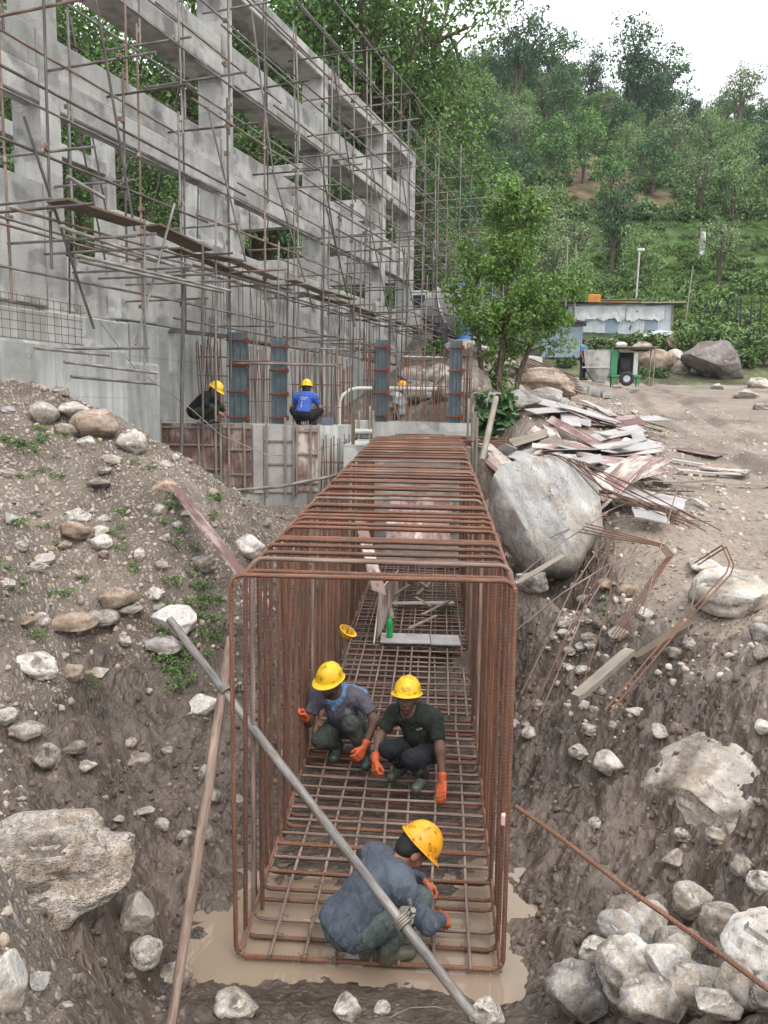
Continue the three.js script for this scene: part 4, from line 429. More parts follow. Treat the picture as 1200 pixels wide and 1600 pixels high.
{
  const a = V(...[-1.492, 1.837, -0.885]), b = V(...[0.578, 0.282, 0.659]), c = V(...[-1.05, 1.73, -0.849]), d = V(...[-0.897, 0.292, 0.907]);
  const wob = (p, q, n, w, r) => { const o = []; for (let k = 0; k <= n; k++) { const t = k / n; o.push(p.clone().lerp(q, t).add(V(w * n3(t * 3, r, 1), w * n3(t * 3, r, 5), 0))); } return o; };
  tag(mesh('prop_pipe', tube(wob(a, b, 8, 0.008, 3), 0.028, 12), M.pipeG), 'grey mud splashed steel pipe propped diagonally across the cage front', 'pipe');
  const low = wob(c, d, 10, 0.012, 9); tag(mesh('prop_pipe', tube(low, low.map((_, i) => 0.034 - 0.0008 * i), 10), M.pipeR), 'rusty brown prop standing upright left of the cage', 'pipe');
  coupler('pipe_clamp', [mix(a.x, b.x, 0.23) + 0.01, mix(a.y, b.y, 0.23), mix(a.z, b.z, 0.23)], b.clone().sub(a), d.clone().sub(c), 'metal clamp joining the two crossing props');
  coupler('pipe_clamp', [mix(a.x, b.x, 0.82), mix(a.y, b.y, 0.82), mix(a.z, b.z, 0.82)], b.clone().sub(a), V(1, 0.3, 0.4), 'open metal clamp hanging low on the grey pipe beside the worker');
  tag(mesh('loose_rod', tube(wob(V(...[0.845, 1.019, -0.068]), V(...[1.748, 1.043, 1.387]), 6, 0.012, 4), 0.0115, 8), M.rebar), 'long straight rusty bar running from the cage to the rock pile', 'rebar');
  tag(mesh('wire', tube([[0.16, 0.139, 0.555], [0.26, 0.19, 0.541], [0.394, 0.214, 0.549], [0.511, 0.209, 0.572], [0.584, 0.246, 0.613]], 0.003, 5), M.pipeL), 'thin pale wire lying at the foot of the grey pipe', 'wire');
  tag(mesh('rope', tube([[-5.371, 4.649, -8.756], [-4.87, 3.915, -8.89], [-3.994, 3.218, -9.256], [-3.559, 2.765, -9.526], [-2.771, 2.384, -9.93], [-2.11, 2.423, -10.283], [-1.387, 2.65, -10.363]], 0.009, 5), M.pipeL), 'slack pale rope strung from the building down to the deck', 'rope');
  tag(mesh('support_pole', tube([[-4.166, 5.667, -9.482], [-4.062, 2.176, -8.804]], 0.035, 8), M.pipeD), 'dark upright pole standing in front of the deck formwork', 'pole');
  tag(mesh('leaning_post', tube([[1.436, 3.509, -10.567], [1.109, 2.436, -8.88]], 0.055, 8), M.wood), 'pale round timber post leaning beside the climbing plant', 'post');
}
const bend = (pts, r = 0.0075) => tube(pts, r, 6);
{ const r = rng(71), sc = (pts, m, lab, grp) => tag(mesh('bent_bar', bend(pts), m), lab, 'rebar', grp);
  // bundle of bars sprawled over the giant boulder
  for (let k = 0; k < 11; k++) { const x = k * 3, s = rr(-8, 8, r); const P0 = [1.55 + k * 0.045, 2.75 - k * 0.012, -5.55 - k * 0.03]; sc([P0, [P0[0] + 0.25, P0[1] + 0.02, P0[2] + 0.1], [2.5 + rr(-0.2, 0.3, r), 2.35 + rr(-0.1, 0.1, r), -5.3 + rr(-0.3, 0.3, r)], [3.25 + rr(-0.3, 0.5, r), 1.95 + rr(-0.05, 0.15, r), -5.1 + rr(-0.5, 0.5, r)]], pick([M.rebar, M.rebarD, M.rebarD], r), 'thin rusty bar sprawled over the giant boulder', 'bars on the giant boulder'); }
  // bars sticking out of the bank between boulder and cage
  for (let k = 0; k < 5; k++) { const x = 1.75 + rr(-0.1, 0.5, r), z = -4.0 + rr(-0.4, 0.5, r); sc([[x - rr(0.3, 0.7, r), groundY(x - 0.5, z + 0.6) + 0.05, z + rr(0.5, 1.0, r)], [x, groundY(x, z) + 0.3, z], [x + rr(0.1, 0.4, r), groundY(x, z) + rr(0.55, 0.9, r), z - rr(0.2, 0.6, r)]], pick([M.rebar, M.rebarD, M.rebarG], r), 'rusty bar jutting from the bank below the giant boulder', 'bars jutting from the bank'); }
  // bent stirrups leaning by the white boulder
  for (let k = 0; k < 4; k++) { const o = k * 0.03; sc([[2.05 + o, 1.2 - o, -3.05 - o], [2.75 + o, 1.72, -4.0 - o], [2.82 + o, 1.78, -4.05 - o], [2.78 + o, 1.86, -4.25 - o], [2.0 + o, 1.92 + o, -4.7 - o]], pick([M.rebar, M.rebarD], r), 'bent rusty stirrup lying on the bank in front of the boards', 'bent stirrups on the bank'); }
  for (let k = 0; k < 2; k++) { const o = k * 0.04; sc([[1.692, 1.001, -1.639], [2.419, 1.429, -2.454], [3.032, 1.849, -2.958], [3.079, 1.928, -3.022], [3.041, 2.075, -3.141], [3.006, 1.776, -3.755]].map(([a, b, c]) => [a + o, b - o * 0.4, c]), M.rebar, 'long bent bar hooked over the white road boulder', 'bars over the white road boulder'); }
  sc([[2.624, 1.374, -2.663], [2.666, 1.532, -2.738], [2.791, 1.765, -3.031]], M.rebarG, 'short bent bar leaning on the white road boulder');
  for (const [p, q, rr2] of [[[1.021, 1.3, -4.063], [2.356, 2.139, -4.875], 0], [[1.122, 1.119, -3.236], [2.176, 1.744, -3.797], 0], [[2.357, 1.379, -3.151], [3.343, 2.477, -5.493], 0], [[1.69, 1.832, -4.788], [3.487, 2.349, -5.991], 0], [[1.901, 1.985, -5.228], [3.769, 1.959, -5.551], 0]]) sc([p, [(p[0] + q[0]) / 2, (p[1] + q[1]) / 2 + 0.05, (p[2] + q[2]) / 2], q], M.rebarG, 'straight thin rod lying across the debris by the boulder', 'thin rods across the debris');
}
// boards
const boardGeo = {}; function board(x, z, w, l, turn, m, lab, grp, lift = 0, name = 'plywood_board', thick = 0.016, tx = null, tz = null) {
  const key = `${w.toFixed(2)},${l.toFixed(2)}`; const g = boardGeo[key] ||= (() => { const b = new THREE.BoxGeometry(w, thick, l, 4, 1, 6); const p = b.attributes.position; for (let i = 0; i < p.count; i++) p.setXYZ(i, p.getX(i) + 0.02 * n3(p.getZ(i) * 4, w * 9, 1), p.getY(i) + 0.025 * n3(p.getX(i) * 1.5, l * 7, p.getZ(i) * 1.5), p.getZ(i) + 0.03 * n3(p.getX(i) * 5, l, 3)); b.computeVertexNormals(); return boxUV(b, 1, w * 7 + l); })();
  const e = 0.3, n = V(groundY(x - e, z) - groundY(x + e, z), 2 * e, groundY(x, z - e) - groundY(x, z + e)).normalize(); const o = mesh(name, g, m); o.position.set(x, groundY(x, z) + 0.04 + lift, z);
  const q = new THREE.Quaternion().setFromUnitVectors(V(0, 1, 0), n), q2 = new THREE.Quaternion().setFromEuler(new THREE.Euler(tx ?? 0, turn, tz ?? 0, 'YXZ')); o.quaternion.copy(q.multiply(q2)); return tag(o, lab, 'board', grp);
}
{ const r = rng(81), pm = [M.ply, M.ply, M.plyP, M.plyP, M.plyP, M.plyP, M.wood, M.plyD];
  // heap of stripped formwork by the trees
  for (let k = 0; k < 84; k++) { const t = r(), x = 1.75 + t * 2.9 + rr(-0.6, 0.8, r), z = -8.8 - t * 6 + rr(-2.0, 1.8, r); board(x, z, rr(0.18, 0.55, r), rr(0.6, 1.6, r), rr(-0.4, 2.2, r), pick(pm, r), 'broken plywood board in the formwork heap by the tree', 'boards in the formwork heap', rr(0, 0.2, r), 'plywood_board', 0.016, rr(-0.2, 0.2, r), rr(-0.2, 0.2, r)); }
  for (let k = 0; k < 26; k++) { const x = 2.9 + rr(-1.0, 1.2, r), z = -8.4 + rr(-2.2, 1.6, r); board(x, z, rr(0.04, 0.1, r), rr(0.5, 1.4, r), rr(0, 3.14, r), pick([M.wood, M.woodD, M.wood], r), 'splintered timber batten strewn between the heaps', 'battens strewn by the road', rr(0, 0.1, r), 'timber_batten', 0.035, rr(-0.1, 0.1, r), rr(-0.1, 0.1, r)); }
  // second heap in front, next to the boulder
  for (const [x, z, w, l, a, m, up, lab] of [[2.775, -6.207, 0.5, 1.2, -0.9, M.ply, 0.25, 'pinkish board on top of the heap beside the boulder'], [2.351, -5.73, 0.4, 1.5, -1.0, M.ply, 0.12, 'worn pink board sliding down towards the cage'], [3.24, -7.423, 0.35, 1.0, 0.3, M.ply, 0.3, 'short pinkish board pointing at the road'], [2.98, -5.849, 0.5, 0.9, 1.2, M.plyP, 0.1, 'pale board under the pinkish ones'], [2.932, -5.187, 0.28, 0.34, 1.4, M.plyP, 0.06, 'small square pale board lying apart on the bank'], [2.979, -8.189, 0.3, 1.3, 1.9, M.plyD, 0.14, 'dark red board at the back of the front heap'], [2.077, -5.753, 0.22, 0.9, -0.7, M.ply, 0.05, 'pale board at the lip of the bank'], [3.561, -7.947, 0.4, 1.0, 2.2, M.ply, 0.2, 'reddish board behind the front heap'], [5.548, -11.49, 0.34, 1.1, 0.5, M.plyD, 0.03, 'curved dark board lying alone on the road'], [4.962, -10.277, 0.12, 0.6, 0.9, M.plyP, 0.03, 'narrow pale board beside the curved one on the road'], [5.365, -9.624, 0.22, 0.8, 0.8, M.ply, 0.05, 'reddish board in the small stack on the road'], [5.028, -9.275, 0.2, 1.1, 1.5, M.plyP, 0.03, 'wide pale board in the small stack on the road'], [5.086, -8.27, 0.09, 1.0, 1.55, M.wood, 0.03, 'grey timber lying past the small stack on the road'], [5.631, -9.312, 0.08, 0.6, -0.5, M.wood, 0.05, 'short timber crossing the small stack on the road'], [3.909, -6.341, 0.09, 0.4, 0.1, M.plyP, 0.02, 'little white stick of wood on the road'], [3.776, -7.189, 0.1, 0.6, 1.3, M.woodD, 0.02, 'dark stick of wood by the road edge']]) board(x, z, w * (z > -8.5 && x < 3.6 ? 1.25 : 1), l * (z > -8.5 && x < 3.6 ? 1.2 : 1), a, m, lab, undefined, up + (z > -8.5 && x < 3.6 ? 0.08 : 0), 'plywood_board', 0.016, z > -8.5 && x < 3.6 ? 0.16 : 0, 0);
  // long plank running down the left bank, boards at its back, plank on the right slope
  const pl = (a, b, w, m, lab, up, tn = 0.02) => { const A = V(...a), B = V(...b), d = B.clone().sub(A), l = d.length(), g = new THREE.BoxGeometry(w, tn, l, 3, 1, 10), p = g.attributes.position; for (let i = 0; i < p.count; i++) { const s = p.getZ(i) / l; p.setXYZ(i, p.getX(i) * (1 - 0.25 * ss(0.38, 0.5, -s)), p.getY(i) + 0.03 * Math.sin(s * 3) + 0.008 * n3(s * 6, p.getX(i) * 5, 2), p.getZ(i)); } g.computeVertexNormals(); const o = mesh('plank', boxUV(g, 1, l), m); o.position.copy(A).add(B).multiplyScalar(0.5); const z = d.normalize(), x = V(up[0], up[1], up[2]).cross(z).normalize(), y = z.clone().cross(x); o.quaternion.setFromRotationMatrix(new THREE.Matrix4().makeBasis(x, y, z)); return tag(o, lab, 'plank'); };
  pl([-2.606, 2.411, -4.33], [-1.173, 1.477, -2.475], 0.2, M.plyD, 'long dark red plank leaning down the left bank to the cage', [0.75, 0.55, 0.3], 0.024);
  pl([-3.055, 1.627, -7.682], [-1.979, 1.454, -6.718], 0.5, M.plyP, 'wide pale plywood lying at the foot of the deck wall', [0.1, 1, 0.25]); pl([-3.032, 1.677, -8.096], [-2.942, 1.864, -8.33], 0.1, M.plyP, 'small pale offcut standing at the deck wall', [0, 0.6, 1]); pl([-2.766, 1.515, -8.394], [-1.331, 1.472, -8.18], 0.06, M.wood, 'thin grey batten along the foot of the deck wall', [0, 1, 0]);
  pl([1.53, 0.974, -2.029], [2.127, 1.14, -2.648], 0.1, M.wood, 'grey timber sticking out of the right mud slope', [-0.3, 1, 0.3], 0.05); pl([2.169, 1.108, -2.697], [2.775, 1.291, -3.066], 0.08, M.woodD, 'wet dark timber higher on the right mud slope', [-0.3, 1, 0.3], 0.05);
  pl([1.184, 1.544, -3.703], [1.761, 1.693, -4.268], 0.06, M.wood, 'pale board bridging from the cage to the bank', [0, 1, 0.4]);
  // things lying inside the cage
  const inC = (x, z, w, l, a, up, m, lab, tx = 0, tz = 0) => { const o = mesh('cage_board', boxUV(new THREE.BoxGeometry(w, 0.014, l), 1, l * 3), m); o.position.set(x, cageY(z) + up, z); o.rotation.set(tx, a, tz); tag(o, lab, 'board'); };
  inC(0.0, -5.2, 0.62, 0.46, 0.04, 0.2, M.plyP, 'pale plywood sheet under the green bottle', SL * -1); inC(0.5, -5.18, 0.36, 0.46, 0.03, 0.205, M.plyP, 'narrow pale sheet beside the plywood with the bottle', SL * -1); inC(0.1, -6.6, 1.1, 0.13, 0.16, 0.24, M.plyP, 'long pale lath across the cage floor behind the bottle');
  pl([-0.759, 1.795, -6.847], [-0.334, 1.077, -4.853], 0.19, M.ply, 'tilted pinkish board propped inside the cage', [0.5, 0.9, 0.2]); inC(0.1, -6.6, 0.9, 0.5, 0.05, 1.3, M.ply, 'pinkish plywood sheet on supports inside the cage', 0.5, 0.03); inC(0.12, -7.5, 0.95, 0.7, 0.02, 1.45, M.plyD, 'dark red plywood sheet deeper inside the cage', 0.5, 0.02); inC(0.2, -9.9, 0.85, 0.35, 0.04, 2.34, M.ply, 'reddish board lying on top at the far end of the cage');
  { const o = mesh('cage_board', (() => { const s = new THREE.Shape([[-1, 0], [1, -0.02], [1, 0.52], [-0.6, 0.6]].map((q) => new THREE.Vector2(...q))); return boxUV(new THREE.ExtrudeGeometry(s, { depth: 0.016, bevelEnabled: false }), 1, 3); })(), M.ply); o.position.set(-0.3, cageY(-5.9) + 0.12, -6.1); o.rotation.y = Math.PI / 2 - 0.1; tag(o, 'long pinkish board on edge along the cage floor', 'board'); }
  for (let k = 0; k < 7; k++) inC(rr(-0.25, 0.55, r), -5.6 - k * 0.35, 0.05, rr(0.5, 0.9, r), rr(-0.5, 0.5, r), 0.24 + rr(0, 0.08, r), M.wood, 'rough stick of timber on the cage floor'), scene.children[scene.children.length - 1].userData.group = 'sticks on the cage floor';
  // soft drink bottle and spare helmet
  const b = thing('bottle', 'green plastic bottle standing on the plywood sheet', 'bottle', [-0.2, cageY(-5.2) + 0.21, -5.2]); const gp = new THREE.MeshPhysicalMaterial({ color: lin(0.03, 0.45, 0.12), roughness: 0.15, transmission: 0.25, thickness: 0.01 });
  const lp = [[0, 0], [0.036, 0], [0.04, 0.012], [0.041, 0.07], [0.037, 0.1], [0.041, 0.13], [0.041, 0.19], [0.03, 0.225], [0.015, 0.25], [0.0145, 0.262]].map((q) => new THREE.Vector2(...q)); mesh('bottle_body', new THREE.LatheGeometry(lp, 18), gp, b); mesh('cap', new THREE.CylinderGeometry(0.0165, 0.0165, 0.02, 14).translate(0, 0.272, 0), mat({ color: lin(0.1, 0.5, 0.15), roughness: 0.4 }), b);
}
// ---------------------------------------------------------------- starter bars and steel column forms on the deck
function barGroup(name, label, x, y, z, w, dp, n, h, seed, m, ties = 3, lean = 0.05) {
  const r = rng(seed), t = thing(name, label, 'rebar', [x, y, z]); t.userData.group = 'starter bar clusters on the deck';
  for (let k = 0; k < n; k++) { const a = k / n, px = -w / 2 + w * a + rr(-0.03, 0.03, r), pz = rr(-dp / 2, dp / 2, r), hh = h * rr(0.86, 1.04, r), l = rr(-lean, lean, r); mesh('bar', tube([[px, 0, pz], [px + l * 0.4 + rr(-0.02, 0.02, r), hh * 0.5, pz + rr(-0.03, 0.03, r)], [px + l, hh, pz + rr(-0.05, 0.05, r)]], rr(0.010, 0.013, r), 5), Array.isArray(m) ? pick(m, r) : m, t); }
  for (let k = 0; k < ties; k++) { const yy = h * (0.15 + 0.75 * (k + 0.5) / ties) + rr(-0.08, 0.08, r); mesh('tie', tube([[-w / 2, yy, dp / 2], [w / 2, yy, dp / 2], [w / 2, yy, -dp / 2], [-w / 2, yy, -dp / 2], [-w / 2, yy, dp / 2]], 0.008, 5), M.rebarFar, t); }
  return t;
}
function steelForm(label, x, y, z, w, h, turn) { // blue grey steel column form: two folded plates and red clamps
  const t = thing('steel_form', label, 'formwork', [x, y, z], turn, 'steel column forms on the deck');
  mesh('plate', box(-w / 2, w / 2, 0, h, 0, 0.008, 0), M.steel, t); mesh('plate', box(w / 2, w / 2 + 0.008, 0, h, -0.28, 0.05, 0), M.steel, t); mesh('plate', box(-w / 2 - 0.008, -w / 2, 0, h, -0.28, 0.05, 0), M.steel, t);
  for (const q of [-0.18, 0.2]) mesh('stiffener', box(w * q - 0.012, w * q + 0.012, 0.02, h - 0.02, 0.008, 0.05, 0.003), M.steel, t);
  for (let k = 0; k < 4; k++) { const yy = 0.12 + k * (h - 0.3) / 3; mesh('clamp', box(-w / 2 - 0.05, w / 2 + 0.06, yy, yy + 0.035, 0.052, 0.085, 0.006), M.steelRed, t); mesh('wedge', box(w / 2 - 0.02, w / 2 + 0.05, yy - 0.04, yy + 0.07, 0.087, 0.12, 0.008), M.steelRed, t); }
  return t;
}
{
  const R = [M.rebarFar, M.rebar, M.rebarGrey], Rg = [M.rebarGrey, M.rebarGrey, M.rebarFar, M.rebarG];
  const Y = deckY - 0.02;
  barGroup('starter_bars', 'tangled rusty starter bars beside the worker in black', -4.22, Y, -11.35, 0.55, 0.25, 20, 1.78, 1, R, 3, 0.14);
  steelForm('blue grey steel column form nearest the retaining wall', -3.74, Y, -11.5, 0.36, 1.85, 0.15);
  barGroup('starter_bars', 'pale starter bars between the two left steel forms', -3.32, Y, -11.6, 0.42, 0.3, 13, 1.75, 2, Rg, 3);
  steelForm('blue grey steel column form in front of the crouching blue worker', -2.95, Y, -11.75, 0.3, 1.75, 0.2);
  barGroup('starter_bars', 'row of grey starter bars right of the blue shirted worker', -2.2, Y, -11.9, 1.05, 0.35, 30, 1.6, 3, Rg, 3, 0.06);
  barGroup('starter_bars', 'thick brown starter bars at the right end of the row', -1.62, Y - 0.3, -12.2, 0.22, 0.2, 9, 1.7, 4, R, 2, 0.05);
  barGroup('starter_bars', 'rusty corner bars left of the first far steel form', -1.2, 2.98, -13.15, 0.2, 0.22, 9, 1.75, 5, R, 5, 0.03);
  steelForm('blue steel column form left of the far doorway of bars', -0.92, 2.98, -13.1, 0.24, 1.8, 0.0);
  barGroup('starter_bars', 'thin curtain of bars between the two far steel forms', -0.1, 2.98, -13.2, 1.35, 0.12, 17, 1.6, 6, R, 1, 0.06);
  steelForm('blue steel column form right of the far curtain of bars', 0.72, 2.98, -13.1, 0.26, 1.8, 0.0);
  barGroup('starter_bars', 'rusty corner bars right of the last steel form', 0.98, 2.98, -13.15, 0.2, 0.22, 9, 1.72, 7, R, 5, 0.03);
  tag(mesh('cross_pipe', tube([[-3.9, 4.15, -11.38], [-2.6, 4.14, -11.45], [-1.72, 4.13, -11.5]], 0.026, 8), M.pipeG), 'grey pipe tied level across the steel forms', 'pipe'); tag(mesh('cross_pipe', tube([[-3.9, 4.2, -11.33], [-2.4, 4.16, -11.6]], 0.018, 8), M.rebar), 'rusty bar tied level across the steel forms', 'rebar');
  tag(mesh('bar_bundle', merge([0, 1, 2, 3].map((k) => tube([[-5.0, 4.72 + k * 0.02, -11.0 - k * 0.03], [-3.9, 4.66 + k * 0.02, -11.5 - k * 0.03]], 0.014, 5))), M.pipeD), 'bundle of dark bars lying on the starter bar tops', 'rebar');
  tag(mesh('tie_rail', tube([[-2.7, 4.5, -11.7], [-1.6, 4.47, -11.95]], 0.016, 6), M.pipeG), 'grey rail tied along the tops of the starter bar row', 'pipe');
  tag(mesh('bent_pipe', tube([[-1.72, 2.9, -12.05], [-1.72, 3.42, -12.06], [-1.66, 3.55, -12.1], [-1.52, 3.66, -12.2], [-1.36, 3.7, -12.3], [-1.1, 3.71, -12.6]], 0.036, 10), M.pvc), 'pale plastic pipe bending out of the deck', 'pipe'); tag(mesh('long_pipe', tube([[-0.9, 3.75, -14.2], [0.5, 3.75, -14.9]], 0.06, 10), M.pvc), 'pale plastic pipe running behind the curtain of bars', 'pipe'); tag(mesh('short_pipe', tube([[-1.5, 2.78, -12.3], [-1.05, 2.79, -12.35]], 0.06, 12), M.pvc), 'short pale pipe lying at the kerb', 'pipe');
  for (const [x, h] of [[-2.0, 0.28], [-1.85, 0.24], [-1.7, 0.3], [-1.5, 0.26], [-1.33, 0.3], [-1.1, 0.4], [-1.03, 0.3]]) tag(mesh('wood_peg', box(x - 0.02, x + 0.02, 2.62, 2.93 + h, -12.33, -12.3, 0.003), M.wood), 'pale timber peg along the broken kerb', 'peg', 'pegs along the kerb');
  { const g = box(-0.16, 0.16, -0.012, 0.012, -0.5, 0.5, 0.003), o = mesh('white_sheet', g, M.sheet); o.position.set(0.05, 4.42, -13.5); o.rotation.set(0.1, 1.2, -0.2); tag(o, 'white board resting on bars behind the curtain of bars', 'board'); }
  // stub formwork boards right of the cage end and upright board at its left
  for (const [x, z, h, w] of [[0.95, -11.2, 0.75, 0.08], [1.02, -10.9, 0.62, 0.09], [1.06, -10.5, 0.5, 0.12], [1.0, -10.1, 0.5, 0.1], [1.05, -9.7, 0.4, 0.12]]) tag(mesh('upright_board', box(x - 0.02, x + 0.02, 2.0, 2.75 + h, z - w, z + w, 0.004, z), M.wood), 'weathered upright board edging the far end of the cage', 'board', 'upright boards edging the cage end');
  tag(mesh('upright_post', box(-1.22, -1.16, 1.9, 3.25, -9.9, -9.84, 0.004), M.woodD), 'dark timber post standing at the left end of the cage', 'post');
  barGroup('starter_bars', 'short bars in the gap between the deck and the cage', -1.55, 1.2, -10.3, 0.55, 0.3, 12, 1.55, 9, R, 2, 0.05);
  { const o = mesh('tool_box', box(-0.11, 0.11, 0, 0.14, -0.08, 0.08, 0.01), mat({ color: lin(0.1, 0.12, 0.15), roughness: 0.5 })); o.position.set(-1.86, 2.94, -11.2); tag(o, 'small dark box on the deck edge by the blue worker', 'box'); }
  // shovel heap on the ledge and welded mesh panel
  { const g = new THREE.ConeGeometry(0.32, 0.26, 40, 8), p = g.attributes.position; for (let i = 0; i < p.count; i++) { const x = p.getX(i), y = p.getY(i), z = p.getZ(i); p.setXYZ(i, x * (1 + 0.3 * n3(x * 3, y * 3, z * 3)), y + 0.05 * n3(x * 6, 1, z * 6), z * (1 + 0.3 * n3(z * 3, 4, x * 3))); } g.computeVertexNormals(); const o = mesh('cement_heap', boxUV(g, 1), M.conc); o.position.set(...BX(10.35, 4.31, 0.6)); tag(o, 'small heap of grey mortar on the wall ledge', 'heap'); }
  { const t = thing('mesh_panel', 'welded wire mesh panel standing on the near wall ledge', 'mesh panel', BX(8.2, 4.2, 0.9), BT); for (let k = 0; k <= 12; k++) mesh('wire', tube([[k * 0.14, 0, 0], [k * 0.14, 0.62, 0]], 0.005, 4), M.rebarFar, t); for (let k = 0; k <= 5; k++) mesh('wire', tube([[0, k * 0.12 + 0.01, 0.01], [1.7, k * 0.12 + 0.01, 0.01]], 0.005, 4), M.rebarFar, t); }
}
// ---------------------------------------------------------------- people: tapered capsules joined smoothly and meshed by marching cubes
function cap(a, b, ra, rb) { const ba = [b[0] - a[0], b[1] - a[1], b[2] - a[2]], l = ba[0] ** 2 + ba[1] ** 2 + ba[2] ** 2 || 1e-9; return (x, y, z) => { const px = x - a[0], py = y - a[1], pz = z - a[2], t = Math.min(1, Math.max(0, (px * ba[0] + py * ba[1] + pz * ba[2]) / l)); return Math.hypot(px - ba[0] * t, py - ba[1] * t, pz - ba[2] * t) - (ra + (rb - ra) * t); }; }
function ell(c, r, q) { const m = q ? new THREE.Matrix4().makeRotationFromQuaternion(q.clone().invert()).elements : null; const k = Math.min(...r); return (x, y, z) => { x -= c[0]; y -= c[1]; z -= c[2]; if (m) { const a = m[0] * x + m[4] * y + m[8] * z, b = m[1] * x + m[5] * y + m[9] * z, d = m[2] * x + m[6] * y + m[10] * z; x = a; y = b; z = d; } return (Math.hypot(x / r[0], y / r[1], z / r[2]) - 1) * k; }; }
const smin = (l, k) => (x, y, z) => { let d = 9; for (const f of l) { const e = f(x, y, z); if (d > 8) d = e; else { const h = Math.max(k - Math.abs(d - e), 0) / k; d = Math.min(d, e) - h * h * k * 0.25; } } return d; };
const smin2 = (a, b, k) => { const h = Math.max(k - Math.abs(a - b), 0) / k; return Math.min(a, b) - h * h * k * 0.25; };
function field(f, lo, hi, cell) {
  const c = [0, 1, 2].map((i) => (lo[i] + hi[i]) / 2), L = Math.max(...[0, 1, 2].map((i) => hi[i] - lo[i])) + cell * 6, n = Math.ceil(L / cell), mc = new MarchingCubes(n, M.black, false, false, 160000); mc.isolation = 0; const F = mc.field, h = L / 2;
  const lo2 = lo.map((v) => v - cell * 3), hi2 = hi.map((v) => v + cell * 3); F.fill(-1);
  const at = (i, a) => c[a] + (i / n * 2 - 1) * h, B = 4, far = cell * B * 0.87 * 1.25 + 0.03; // blocks far from the surface are filled with one value
  for (let k = 0; k < n; k += B) for (let j = 0; j < n; j += B) for (let i = 0; i < n; i += B) {
    const x1 = at(i + 1.5, 0), y1 = at(j + 1.5, 1), z1 = at(k + 1.5, 2), m = cell * B; if (x1 < lo2[0] - m || x1 > hi2[0] + m || y1 < lo2[1] - m || y1 > hi2[1] + m || z1 < lo2[2] - m || z1 > hi2[2] + m) continue;
    const d0 = f(x1, y1, z1), all = Math.abs(d0) > far; for (let kk = k; kk < Math.min(n, k + B); kk++) for (let jj = j; jj < Math.min(n, j + B); jj++) for (let ii = i; ii < Math.min(n, i + B); ii++) F[kk * n * n + jj * n + ii] = all ? -d0 : -f(at(ii, 0), at(jj, 1), at(kk, 2));
  }
  mc.update(); const q = mc.count, g = new THREE.BufferGeometry(), p = mc.positionArray.slice(0, q * 3), no = mc.normalArray.slice(0, q * 3); for (let i = 0; i < p.length; i++) p[i] = p[i] * h + c[i % 3];
  for (let i = 0; i < no.length; i += 3) { const l = Math.hypot(no[i], no[i + 1], no[i + 2]) || 1; no[i] /= l; no[i + 1] /= l; no[i + 2] /= l; }
  g.setAttribute('position', new THREE.BufferAttribute(p, 3)); g.setAttribute('normal', new THREE.BufferAttribute(no, 3)); return boxUV(g, 1);
}
const mid = (a, b, t = 0.5) => a.map((v, i) => v + (b[i] - v) * t), add = (a, b, s = 1) => a.map((v, i) => v + b[i] * s);
const dirTo = (a, b) => { const d = b.map((v, i) => v - a[i]), l = Math.hypot(...d) || 1; return d.map((v) => v / l); };
const bbox = (pts, m) => [[0, 1, 2].map((i) => Math.min(...pts.map((p) => p[i])) - m), [0, 1, 2].map((i) => Math.max(...pts.map((p) => p[i])) + m)];
const cross = (a, b) => [a[1] * b[2] - a[2] * b[1], a[2] * b[0] - a[0] * b[2], a[0] * b[1] - a[1] * b[0]];
const nrm = (a) => { const l = Math.hypot(...a) || 1; return a.map((v) => v / l); };
function handCaps(w, d, pn, side, curl, fat = 1) { // w wrist, d towards the fingers, pn palm normal, side +1: thumb on pn x d
  d = nrm(d); const s = nrm(cross(pn, d)); pn = nrm(cross(d, s)); const l = [], at = (o, f, u, t) => [o[0] + d[0] * f + s[0] * u + pn[0] * t, o[1] + d[1] * f + s[1] * u + pn[1] * t, o[2] + d[2] * f + s[2] * u + pn[2] * t];
  const pts = []; [[-0.030, 0.066, 1], [-0.010, 0.074, 1.08], [0.011, 0.07, 1], [0.031, 0.056, 0.85]].forEach(([u, len, k], i) => { const uu = u * -side, base = at(w, 0.088 - i * 0.003, uu * 1.05, 0); l.push(cap(at(w, 0.012, uu * 0.7, 0), base, 0.0165 * fat, 0.0125 * fat)); let o = base, a = 0; [0.45, 0.32, 0.25].forEach((q, j) => { a += curl * (j ? 1.05 : 0.75); const nx = at(o, Math.cos(a) * len * q * 1.15, 0, Math.sin(a) * len * q * 1.15); l.push(cap(o, nx, (0.0112 - j * 0.0008) * fat, (0.0104 - j * 0.001) * fat)); o = nx; pts.push(nx); }); });
  const t0 = at(w, 0.028, 0.028 * side, 0.006), t1 = at(w, 0.06, 0.05 * side, 0.02), t2 = at(w, 0.09, 0.05 * side, 0.036 + 0.01 * curl); l.push(cap(at(w, 0.01, 0.01 * side, 0), t0, 0.016, 0.0155), cap(t0, t1, 0.0155 * fat, 0.0128 * fat), cap(t1, t2, 0.0125 * fat, 0.0105 * fat)); pts.push(t1, t2, w, at(w, 0.1, 0, 0)); return { l, pts };
}
const skinM = (c) => mat({ vertexColors: true, color: lin(...c), roughness: 0.62 });
